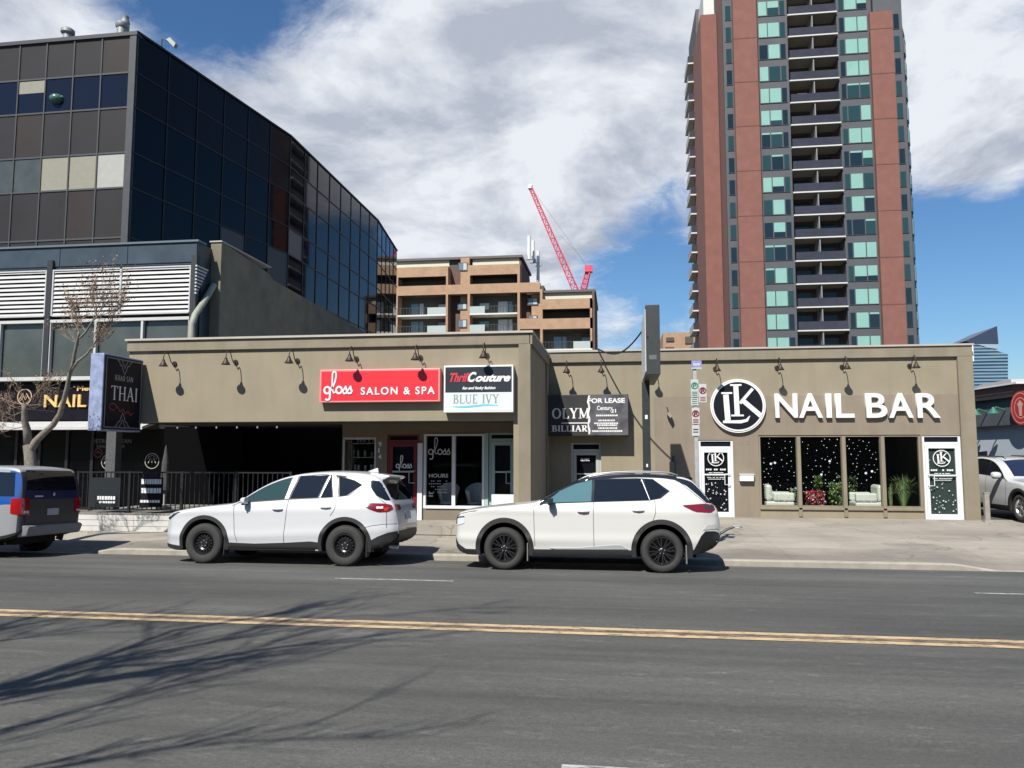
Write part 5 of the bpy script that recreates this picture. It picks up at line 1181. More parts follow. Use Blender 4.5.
for f in range(4, NF):
    z = zoff+FH*f
    b_ = MB().box(cD1, cE0, YT-.35, YT+2.2, z-.16, z).build('balcony', mat('slab_white', (.50,.50,.47), .7), tw)
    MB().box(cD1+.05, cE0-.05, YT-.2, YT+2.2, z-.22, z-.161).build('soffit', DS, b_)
    q = MB(); q.box(cD1+.1, cE0-.1, YT-.28, YT-.24, z+.05, z+1.05); q.build('railing', BR, b_)
    MB().box((cD1+cE0)/2-.06, (cD1+cE0)/2+.06, YT-.2, YT+2.2, z, z+FH-.27).build('divider', mat('divider_grey', (.2,.2,.2), .7), b_)
    if rd_.random() < .7:
        x = rd_.uniform(cD1+.6, cE0-1.4); MB().box(x, x+rd_.uniform(.5, 1.3), YT, YT+.6, z+.01, z+rd_.uniform(.7, 1.25)).build('furniture', mat('balcony_clutter', (.38,.36,.34), .8, var=.5, vscale=1.5), b_)
    w = MB().box(cD1+.6, (cD1+cE0)/2-.5, YT+2.1, YT+2.2, z+.1, z+2.2).box((cD1+cE0)/2+.5, cE0-.6, YT+2.1, YT+2.2, z+.1, z+2.2).build('balcony_door', WD[0], b_)
for f in range(3, 21):
    z = zoff+FH*f; x1_ = T_(698, YS2+1); x0_ = T_(688.5, YS2+1)
    if z > PY(690, 45, YS2).z: continue
    b_ = MB().box(x0_, x1_, YS2-2, YS2+4, z-.2, z).build('balcony', MATS['slab_white'], tw)
    q = MB(); q.box(x0_+.05, x0_+.1, YS2-1.9, YS2+3.9, z, z+1.05); q.box(x0_+.1, x1_, YS2-1.95, YS2-1.9, z, z+1.05); q.build('railing', BR, b_)

# ---------------------------------------------------------------- crane, far glass tower, right neighbour
RC = mat('crane_red', (.55,.05,.09), .5)
t = thing('tower_crane', (PY(576, 286, 200).x, 200, 30), 'red lattice luffing crane rising behind the terraced apartments', 'crane')
def lattice(mb, p0, p1, w0, w1, n, r=.12):
    p0, p1 = Vector(p0), Vector(p1); d = (p1-p0).normalized(); u = d.cross(Vector((0, 1, 0))).normalized(); v = Vector((0, 1, 0))
    C_ = []
    for k in range(n+1):
        c = p0.lerp(p1, k/n); w = w0+(w1-w0)*k/n; C_.append([c+u*w, c-u*w*.6+v*w, c-u*w*.6-v*w])
    for j in range(3):
        mb.tube([C_[0][j], C_[-1][j]], r*1.5, 5)
    for k in range(n):
        for j in range(3): mb.tube([C_[k][j], C_[k+1][(j+1) % 3]], r*.8, 4); mb.tube([C_[k][j], C_[k][(j+1) % 3]], r*.8, 4)
pt, pb = PY(530.5, 187, 200), PY(576, 290, 200)
g = MB(); lattice(g, pb, pt, .95, .5, 16, .11); g.build('jib', RC, t)
g = MB(); p1, p2 = PY(584, 289, 200), PY(589, 269, 200); lattice(g, p1, p2, .9, .7, 4, .13); g.box(p2.x-1.1, p2.x+.9, 199, 201, p2.z-.9, p2.z+.8); g.build('counter_frame', RC, t)
g = MB(); b_ = PY(580, 292, 200); lattice(g, (b_.x, 200, 20), (b_.x, 200, b_.z+.5), 1.0, 1.0, 14, .13); g.build('mast', RC, t)
g = MB(); g.tube([pt, PY(556, 222, 200), p2], .035, 4); g.tube([PY(560, 235, 200), PY(581, 257, 200)], .03, 4); g.build('cable', mat('cable_grey', (.12,.12,.13), .6), t)
MB().box(pt.x-.6, pt.x+.5, 199.4, 200.6, pt.z-.5, pt.z+.6).build('jib_head', mat('crane_white', (.6,.6,.6), .5), t)

YG = 300.0
gt = thing('glass_tower', (PY(988, 360, YG).x, YG, 0), 'distant blue glass skyscraper with a wedge shaped roof', 'building')
G_ = lambda x, y: PY(x, y, YG)
m = mat('skyscraper_bands', (.25,.3,.35), .25); nt = m.node_tree; b = nt.nodes['Principled BSDF']; geo = nt.nodes.new('ShaderNodeNewGeometry')
mp = nt.nodes.new('ShaderNodeMapping'); mp.inputs['Scale'].default_value = (.05, .05, 1); nt.links.new(geo.outputs['Position'], mp.inputs[0])
wv = nt.nodes.new('ShaderNodeTexWave'); wv.bands_direction = 'Z'; wv.inputs['Scale'].default_value = .26; wv.inputs['Distortion'].default_value = 1.2; wv.inputs['Detail'].default_value = 3; wv.inputs['Detail Scale'].default_value = 6; nt.links.new(mp.outputs[0], wv.inputs[0])
cr_ = nt.nodes.new('ShaderNodeValToRGB'); nt.links.new(wv.outputs[0], cr_.inputs[0]); cr_.color_ramp.elements[0].color = (.015,.035,.07,1); cr_.color_ramp.elements[1].color = (.15,.23,.29,1); cr_.color_ramp.elements[0].position = .35; cr_.color_ramp.elements[1].position = .62
nt.links.new(cr_.outputs[0], b.inputs['Base Color'])
GDK = mat('skyscraper_dark', (.03,.04,.07), .3)
g = MB(); g.prism([G_(972, 420), G_(972, 343), G_(983, 346), G_(1008, 354.5), G_(1008, 420)], (0, 25, 0)); g.build('wall', m, gt)
g = MB(); g.prism([G_(965, 341), G_(997, 326), G_(998.5, 344), G_(972, 343.5)], (0, 20, 0)); g.build('roof', GDK, gt)
g = MB(); g.prism([G_(975, 344), G_(998.5, 344.2), G_(998.5, 349), G_(983, 347)], (0, 18, 0)); g.build('penthouse', mat('skyscraper_pale', (.25,.32,.36), .3), gt)
g = MB(); g.prism([G_(966, 343), G_(972, 343), G_(972, 420), G_(966, 420)], (0, 24, 0)); g.build('side_wall', GDK, gt)
t = thing('pale_block', (PY(1019, 385, 240).x, 240, 0), 'small pale apartment block at the far right beyond the red logo building', 'building')
g = MB(); V_ = lambda x, y: PY(x, y, 240); g.box(V_(1011, 380).x, V_(1040, 380).x, 240, 260, 0, V_(1018, 379).z); g.build('wall', mat('pale_render', (.5,.46,.44), .8), t)
for k in range(3): MB().box(V_(1013+5*k, 380).x, V_(1016+5*k, 380).x, 239.9, 240, V_(1018, 388).z, V_(1018, 382).z).build('window', MATS['window_bluegrey'], t)

# neighbour with the round red logo: wall runs back along a skewed line
nb = thing('grey_shop_building', (12.5, 26, .2), 'blue grey commercial building with dark fascia and green wall lamps', 'building')
# wall heading: image vanishing point right of centre -> runs away and to the left of the +Y ray
np0 = PY(1024, 452, 27.0); np0 = Vector((np0.x, 27.0, 0))
hd = (R3*((560-CX)/FPX)+Vector((-math.sin(YAW), math.cos(YAW), 0))).normalized()
nout = Vector((-hd.y, hd.x, 0))
if nout.x > 0: nout = -nout
def NW(px, out=0.0):
    """plan point on the neighbour's wall plane seen in column px"""
    d_ = ray(px, 452); o_ = np0+nout*out
    # solve d_*t = o_ + hd*s
    det = d_.x*(-hd.y)-d_.y*(-hd.x); tt = (o_.x*(-hd.y)-o_.y*(-hd.x))/det
    return Vector((d_.x*tt, d_.y*tt, 0)), tt
def NP(px, py, out=0.0):
    p, tt = NW(px, out); d_ = ray(px, py); h = math.hypot(p.x, p.y); t_ = h/math.hypot(d_.x, d_.y); return Vector((d_.x*t_, d_.y*t_, HC+d_.z*t_))
def npanel(mb, x0, y00, y01, x1, y10, y11, out=0.0, th=.2):
    """panel: column x0 from y00 (top) to y01 (bottom), column x1 likewise"""
    P = [NP(x0, y01, out), NP(x1, y11, out), NP(x1, y10, out), NP(x0, y00, out)]; mb.prism(P, tuple(-nout*th)); return mb
def nline(px, yb):   # y of the line through (1024, yb) towards the wall's vanishing point (890,452)
    return 452+(yb-452)*(px-560)/464.0
L0, L1 = 958, 1075
def nband(mb, ytop, ybot, out, th, a=L0, b=L1): return npanel(mb, a, nline(a, ytop), nline(a, ybot), b, nline(b, ytop), nline(b, ybot), out, th)
g = MB(); nband(g, 424, 560, 0, .3); g.build('wall', mat('wall_blue_grey', (.44,.50,.56), .85, var=.06, vscale=1.2), nb)
g = MB(); nband(g, 395, 424, .18, .5); g.build('fascia', mat('fascia_dark', (.075,.09,.105), .7, var=.15, vscale=2), nb)
g = MB(); nband(g, 392.6, 395.5, .3, .6); g.build('roof_edge', mat('roof_edge_black', (.03,.03,.035), .5), nb)
g = MB(); nband(g, 382, 390, -2.5, 3.0, L0, 1013); g.build('upper_storey', mat('upper_brown', (.13,.075,.06), .85, var=.15), nb)
g = MB(); nband(g, 380.6, 382.4, -2.4, 3.2, L0, 1016); g.build('upper_roof_edge', WHITE, nb)
for x in (987.5, 1005.5):
    y = nline(x, 402); q = MB(); p = NP(x, y+6, .18); q.tube([p+nout*.02, p+nout*.3+Vector((0,0,.1)), p+nout*.40], .03, 6)
    lo = q.build('wall_lamp', mat('lamp_green', (.03,.13,.09), .45), nb); MB().lathe([(.03,.1), (.05,.05), (.19,-.12), (.17,-.12), (0,.03)], p+nout*.40, 'Z', 14).build('lamp_shade', MATS['lamp_green'], lo, smooth='auto')
g = MB(); npanel(g, 978, 452, 466, 986, 451, 466, .05, .06); wo = g.build('window', MATS['frame_black'], nb)
t = thing('logo_sign', (0, 0, 0), 'round red sign with a pale emblem on the grey building at right edge', 'sign')
c = NP(1020.5, 408, .32); t.location = (c.x, c.y, 0); e1 = -hd
def nd_disc(r, off, m, nm, inner=None):
    g = MB(); n = 36
    P = [c+nout*off+(hd*math.cos(2*math.pi*k/n)+Vector((0,0,1))*math.sin(2*math.pi*k/n))*r for k in range(n)]
    if inner is None: g.prism(P, tuple(-nout*.04))
    else:
        Q_ = [c+nout*off+(hd*math.cos(2*math.pi*k/n)+Vector((0,0,1))*math.sin(2*math.pi*k/n))*inner for k in range(n)]
        for k in range(n): g.q([P[k], P[(k+1) % n], Q_[(k+1) % n], Q_[k]])
    return g.build(nm, m, t)
LR = mat('logo_red', (.50,.03,.03), .5); LP = mat('logo_pale', (.62,.42,.36), .6)
nd_disc(.55, 0, LR, 'sign_disc'); nd_disc(.50, .004, LP, 'ring_line', .47); nd_disc(.34, .004, LP, 'ring_line', .31)
g = MB(); up = Vector((0,0,1))
def lv(a, b): return c+nout*.008+e1*a+up*b
g.q([lv(-.07, -.26), lv(.07, -.26), lv(.10, .05), lv(-.10, .05)]); g.q([lv(-.10, .051), lv(.10, .051), lv(.17, .12), lv(0, .26), lv(-.17, .12)]); g.build('emblem', LP, t, recalc=False)
MB().tube([c+up*.52-nout*.12, c+up*.7-nout*.2], .02, 6).build('bracket', BLACK, t)

t = thing('bollard', (PZ(987, 521, .26).x, PZ(987, 521, .26).y, .26), 'weathered grey post standing at the corner beside the white car', 'bollard')
p = PZ(987.5, 521.5, .26); h = PY(987, 493.5, p.y).z
MB().box(p.x-.062, p.x+.062, p.y-.062, p.y+.062, .2, h).build('post', mat('weathered_post', (.25,.23,.20), .85, var=.25, vscale=5), t, bevel=.02)
MB().box(p.x-.066, p.x+.066, p.y-.066, p.y+.066, h, h+.03).build('cap', mat('weathered_post', (.3,.3,.3)), t)
MB().box(p.x-.10, p.x+.10, p.y-.10, p.y+.10, .2, .30).build('base', CONC, t)
t = thing('wall_conduit', (X1, 24, 4), 'white electric box and conduit on the side wall of the nail bar', 'electric box')
MB().box(X1, X1+.14, YB+.1, YB+.35, PX(970, 351, X1+.1).z-.3, PX(970, 346, X1+.1).z).build('box_case', WHITE, t)

# ---------------------------------------------------------------- poles and signs on the pavement
t = thing('blade_sign', (PY(647, 470, 18.6).x, 18.6, .15), 'tall black and white blade sign on a black pole', 'sign')
bxa, bxb = PY(646, 340, 16.9).x, PY(660, 340, 16.9).x
y0_, y1_ = 16.9, 19.6; zt_ = PY(653, 304.5, 16.9).z; zb_ = PY(653, 374.5, 16.9).z
BS = mat('blade_black', (.026,.029,.029), .5, var=.25, vscale=1.5)
MB().box(bxa, bxb, y0_, y1_, zb_, zt_).build('sign_case', BS, t, bevel=.012)
MB().box(bxa-.012, bxa-.0005, y0_+.1, y1_-.05, zb_+.08, zt_-.08).build('lit_face', mat('blade_white', (.62,.64,.64), .5, var=.05), t)
MB().box(bxa+.06, bxb-.08, y0_-.006, y0_-.0005, zb_+.33, zb_+.43).build('name_plate', mat('plate_grey', (.10,.11,.11), .5), t)
MB().box(bxa-.0, bxa+.06, y0_-.006, y0_-.0005, zb_+.8, zb_+.86).build('latch', BLACK, t)
MB().box(bxa, bxb, y0_+.06, y0_+.075, zt_-.75, zt_-.74).build('seam', BLACK, t)
pxm = PY(647, 470, 18.6).x
MB().box(pxm-.09, pxm+.09, 18.5, 18.7, .1, zb_-.001).build('pole', mat('pole_black', (.02,.024,.026), .45, var=.3, vscale=4), t, bevel=.01)
MB().box(pxm-.03, pxm+.03, 18.494, 18.4995, PY(647, 419, 18.5).z, PY(647, 415, 18.5).z).box(pxm-.02, pxm+.02, 18.494, 18.4995, PY(647, 467, 18.5).z, PY(647, 464, 18.5).z).build('sticker', WHITE, t)
MB().box(pxm-.2, pxm+.2, 18.4, 18.8, .1, .2).build('base', CONC, t)
YK = 15.5
t = thing('parking_sign_post', (PY(696, 470, YK).x, YK, .1), 'perforated metal post carrying green P and red no parking signs', 'sign')
K = lambda x, y, Y=YK: PY(x, y, Y)
pm_ = mat('galvanised', (.42,.44,.42), .45, .4, var=.15, vscale=12)
g = MB(); c_ = K(696.2, 450); g.box(c_.x-.035, c_.x+.035, YK-.03, YK+.03, .05, K(696, 369).z); g.build('post', pm_, t)
def plate(x0, x1, y0, y1, m, nm='sign_plate', Y=YK-.045, label=None):
    a, b = K(x0, y1, Y), K(x1, y0, Y); o = MB().box(a.x, b.x, Y-.006, Y, a.z, b.z).build(nm, m, t, bevel=.004)
    if label: o['label'] = label
    return o, (a.x+b.x)/2, (a.z+b.z)/2, b.x-a.x, b.z-a.z
SGW = mat('sign_white', (.42,.44,.43), .4); SGG = mat('sign_green', (.02,.16,.09), .5); SGR = mat('sign_red2', (.22,.02,.03), .5); SGB = mat('sign_blue', (.20,.22,.42), .5, var=.3, vscale=15)
o, cx, cz, w, h = plate(691.5, 701.5, 360.5, 368, SGB, label='small blue and white plate on top of the post'); g = MB(); g.box(cx-.07, cx+.07, YK-.056, YK-.0515, cz-.03, cz+.02); g.box(cx-w/2, cx+w/2, YK-.056, YK-.0515, cz-h/2-.02, cz-h/2+.006); g.build('markings', SGW, o)
def ring_sign(x0, x1, y0, y1, colr, ch, label, slash=False, Y=YK-.045):
    o, cx, cz, w, h = plate(x0, x1, y0, y1, SGW, label=label, Y=Y); g = MB(); r = w*.40; zc = cz+h*.14
    ribbon(g, arc(cx, zc, r, r, 0, 360, 24)[:-1], .022, Y-.0065, .002, closed=True)
    if slash: ribbon(g, [(cx-r*.7, zc+r*.7), (cx+r*.7, zc-r*.7)], .02, Y-.0065, .005)
    g.build('ring', colr, o)
    if ch: text_mesh('lettering', ch, colr if not slash else BLACK, o, (cx-.035, Y-.009, zc-.05), .14, .002, width=.07, bold=.004)
    q = MB(); 
    for k in range(3): q.box(cx-w*.36, cx+w*.34, Y-.009, Y-.0065, cz-h*(.22+.09*k)-.008, cz-h*(.22+.09*k)+.008)
    q.build('small_print', colr, o)
ring_sign(691, 698.3, 379.5, 397, SGG, 'P', 'white sign with green ring and letter P')
ring_sign(699.2, 706.4, 384, 402.5, SGR, 'P', 'right hand no parking sign with red ring', True)
o, cx, cz, w, h = plate(691, 698.3, 398, 405.5, SGW, label='small white time plate under the P sign'); q = MB()
for k in range(3): q.box(cx-w*.36, cx+w*.34, YK-.054, YK-.0515, cz+.04-.04*k, cz+.055-.04*k)
q.build('small_print', SGG, o)
ring_sign(692, 699.5, 408, 424, SGR, 'P', 'lower no parking sign with red ring', True)
o, cx, cz, w, h = plate(692, 699.5, 425, 436, SGW, label='lowest white plate with dark arrow'); q = MB(); ribbon(q, [(cx-.05, cz-.03), (cx+.05, cz-.03)], .018, YK-.0515, .003); q.box(cx-.05, cx+.05, YK-.054, YK-.0515, cz+.01, cz+.03); q.build('arrow', BLACK, o)
# overhead cable
t = thing('overhead_cable', (0, 19, 4.5), 'thin black cable sagging from the blade sign back to the roofline', 'cable')
p1 = Vector(((bxa+bxb)/2, 19.0, PY(642, 322, 19).z)); p2 = PY(598, 349, YB-.15); pts = []
for k in range(15):
    s_ = k/14; p = p1.lerp(p2, s_); p.z -= .42*math.sin(math.pi*s_)*(1-.0*s_); pts.append(p)
MB().tube(pts, .022, 6).build('cable_run', BLACK, t)
p3 = p2+Vector((0, .1, 0)); 

# ---------------------------------------------------------------- trees
BARK = mat('bark_grey', (.17,.15,.125), .9, var=.35, vscale=14, bump=.8, bscale=30); TWIG = mat('twig_brown', (.21,.15,.105), .9, var=.2, vscale=10); BUD = mat('bud_rust', (.23,.15,.10), .8, var=.35, vscale=12)
def grow(mb, p, d, L, r, depth, rnd, buds, up=.15, spread=.55, minr=.004):
    n = 4; pts = [p.copy()]; rads = [r]; q = p.copy(); dd = d.copy()
    for k in range(n):
        dd = (dd+Vector((rnd.uniform(-1,1), rnd.uniform(-1,1), rnd.uniform(-.6,1)))*.16+Vector((0,0,up*.2))).normalized()
        q = q+dd*(L/n); pts.append(q.copy()); rads.append(r*(1-.42*(k+1)/n))
    mb.tube(pts, rads, 6 if r > .02 else 4, 0, False)
    if depth <= 0:
        if buds is not None:
            for k in range(rnd.randint(2, 5)):
                c = pts[rnd.randint(1, n)]+Vector((rnd.uniform(-1,1), rnd.uniform(-1,1), rnd.uniform(-1,1)))*.05; s_ = rnd.uniform(.008, .02)
                u = Vector((rnd.uniform(-1,1), rnd.uniform(-1,1), rnd.uniform(-1,1))).normalized()*s_; v = u.cross(Vector((rnd.uniform(-1,1), rnd.uniform(-1,1), rnd.uniform(-1,1)))).normalized()*s_
                buds.q([c-u, c+v, c+u, c-v])
        return
    for k in range(rnd.randint(2, 4)):
        i = rnd.randint(1, n); a = Vector((rnd.uniform(-1,1), rnd.uniform(-1,1), rnd.uniform(-.4,1))).normalized()
        grow(mb, pts[i], (dd+a*spread*1.4).normalized(), L*rnd.uniform(.55, .85), max(rads[i]*rnd.uniform(.45, .7), minr), depth-1, rnd, buds, up, spread, minr)
YR = 15.3
t = thing('street_tree', (PY(30, 500, YR).x, YR, .05), 'bare pollarded street tree with rusty buds behind the blue and silver car', 'tree')
rn = random.Random(21)
def tp(x, y, dy=0): return PY(x, y, YR+dy*.2-max(0, 445-y)/160*1.25)
g = MB()
g.tube([Vector((tp(33, 470).x, YR, -.02)), tp(32, 500), tp(31, 475), tp(30, 455), tp(28.5, 445)], [.18, .135, .122, .118, .112], 12, cap=False)
g.tube([tp(28.5, 447), tp(27, 430), tp(24.5, 420), tp(24.5, 410), tp(24, 404)], [.09, .078, .064, .054, .045], 10)
g.tube([tp(31, 450), tp(36, 441), tp(44, 433), tp(53, 425), tp(60, 414), tp(64, 400), tp(67, 388), tp(70, 372)], [.085, .078, .068, .062, .056, .05, .044, .04], 10, cap=False)
g.tube([tp(70, 374), tp(73, 364), tp(75, 352), tp(78.5, 336), tp(79, 332)], [.04, .038, .034, .03, .026], 8)
g.tube([tp(71, 371), tp(78, 361), tp(86, 355, .2), tp(92, 348, .3), tp(98, 337, .4)], [.034, .028, .024, .018, .012], 7, cap=False)
g.tube([tp(80, 338), tp(86, 332), tp(92, 322), tp(97, 316)], [.026, .022, .018, .014], 6, cap=False)
g.build('trunk', BARK, t, smooth=True)
g = MB(); bd = MB()
tips = [((97, 316), (.5, 0, 1), 1.2), ((92, 322), (.1, .2, 1), 1.0), ((98, 337), (.8, .1, .8), 1.2), ((86, 332), (-.6, 0, .9), .9), ((79, 333), (-.4, .1, 1), .9), ((79, 345), (-.9, .1, .6), .8), ((96, 318), (.9, .3, .5), 1.1), ((88, 350), (1, .2, .4), .7), ((97, 317), (-.2, -.3, 1), 1.1)]
for (xy, d_, L_) in tips:
    for _ in range(3): grow(g, tp(*xy), Vector(d_).normalized(), L_*rn.uniform(.38, .58), .009, 3, rn, bd, .15, .5, .0024)
for (xy, d_, L_) in [((24, 405), (-.8, 0, .2), .5), ((24, 406), (-1, .2, .0), .6), ((24.5, 410), (-.9, -.2, -.5), .5), ((24, 404), (.8, 0, .6), .5), ((26, 424), (-1, 0, .1), .55), ((24, 405), (.5, .3, -.1), .5), ((26, 426), (-.8, -.1, -.3), .4), ((24, 404), (-.3, 0, .9), .4)]:
    grow(g, tp(*xy), Vector(d_).normalized(), L_, .010, 3, rn, bd if rn.random() < .5 else None, .0, .6, .0035)
g.build('twigs', TWIG, t); bd.build('buds', BUD, t, recalc=False)

t = thing('bare_tree', (-6.5, .75, .1), 'tall bare tree on the near pavement, outside the frame, shading the road', 'tree')
rn = random.Random(5); base = Vector((-6.5, .75, .1)); g = MB(); tg = MB()
g.tube([base, base+Vector((.05,0,1.5)), base+Vector((.0,.05,3.0)), base+Vector((.1,.1,4.4))], [.19, .15, .135, .12], 12)
j1 = base+Vector((.08,.08,4.0)); j2 = base+Vector((.1,.1,4.4)); j0 = base+Vector((0,.03,2.7))
YBR = .75
def shadow_limb(px, r0, r1, j, sub, dy=0.0):
    """a rising limb whose points are found from where its shade lies on the road"""
    P = [j]
    for (x, y) in px:
        S_ = PZ(x, y, .19); h = (S_.y-(YBR+dy))/.865; P.append(Vector((S_.x-.279*h, YBR+dy+rn.uniform(-.05, .05), .19+h)))
    n = len(P)-1; rads = [r0+(r1-r0)*k/n for k in range(n+1)]; g.tube(P, rads, 8, cap=False)
    for _ in range(sub):
        i_ = rn.randint(1, n); k = rn.random(); p = P[i_-1].lerp(P[i_], k); d_ = (P[i_]-P[i_-1]).normalized()
        grow(tg, p, (d_+Vector((rn.uniform(-.5, .6), rn.uniform(-.3, .3), rn.uniform(-.1, .3)))).normalized(), rn.uniform(.6, 1.3), rads[i_]*.4+.005, 2, rn, None, .1, .3, .007)
shadow_limb([(0,687), (107,657), (172,632), (260,619), (345,602)], .075, .008, j2, 15)
shadow_limb([(0,694), (150,671), (260,652), (320,642), (435,630)], .07, .008, j2, 15, .1)
shadow_limb([(60,678), (150,655), (230,640), (330,618), (425,612)], .045, .006, j2, 12, -.1)
shadow_limb([(-120,660), (-40,640), (0,630), (50,622), (195,600)], .05, .006, j1, 12)
shadow_limb([(-100,670), (0,642), (60,635), (130,622)], .04, .006, j1, 10, .15)
shadow_limb([(-60,745), (0,730), (75,711), (150,692), (260,684)], .035, .006, j1, 10, -.15)
shadow_limb([(-120,790), (30,766), (175,747), (280,722)], .03, .005, j0, 9)
shadow_limb([(0,690), (100,668), (190,662), (300,650), (380,622)], .04, .006, j2, 13, .2)
g.build('trunk', BARK, t, smooth=True); tg.build('twigs', TWIG, t)
# ---------------------------------------------------------------- cars
import numpy as np
def pchip(pts):
    x = np.array([p[0] for p in pts], float); y = np.array([p[1] for p in pts], float)
    h = np.diff(x); dl = np.diff(y)/h; m = np.zeros(len(x))
    for i in range(1, len(x)-1):
        if dl[i-1]*dl[i] > 0: w1 = 2*h[i]+h[i-1]; w2 = h[i]+2*h[i-1]; m[i] = (w1+w2)/(w1/dl[i-1]+w2/dl[i])
    m[0] = dl[0]; m[-1] = dl[-1]
    def f(v):
        v = min(max(v, x[0]), x[-1]); i = min(int(np.searchsorted(x, v, 'right'))-1, len(h)-1); i = max(i, 0)
        t = (v-x[i])/h[i]; h00 = 2*t**3-3*t**2+1; h10 = t**3-2*t**2+t; h01 = -2*t**3+3*t**2; h11 = t**3-t**2
        return float(h00*y[i]+h10*h[i]*m[i]+h01*y[i+1]+h11*h[i]*m[i+1])
    return f
TYRE = mat('tyre_rubber', (.018,.018,.018), .8, var=.2, vscale=20); TYRESIDE = mat('tyre_dusty', (.027,.027,.026), .85, var=.2, vscale=18)
RIMB = mat('rim_black', (.012,.012,.013), .3); RIMS = mat('rim_silver', (.5,.5,.5), .3, .8); CLAD = mat('black_cladding', (.018,.018,.019), .55, var=.1, vscale=10)
CGL = mat('car_glass', (.006,.008,.012), .03, spec=.6); CGF = mat('car_glass_front', (.020,.045,.042), .03, spec=.7); CHR = mat('chrome', (.50,.52,.54), .3, .4)
SEAM = mat('panel_gap', (.03,.03,.03), .8); TAILR = mat('tail_lamp_red', (.15,.006,.012), .12, coat=1); TAILB = mat('tail_lamp_bright', (.55,.03,.02), .2, coat=1); LAMPC = mat('lamp_clear', (.55,.58,.6), .08, coat=1); LAMPD = mat('lamp_dark', (.03,.03,.035), .1, coat=1)
UNDER = mat('underbody', (.006,.006,.006), .9); PLATE = mat('number_plate', (.35,.36,.4), .4, var=.1)

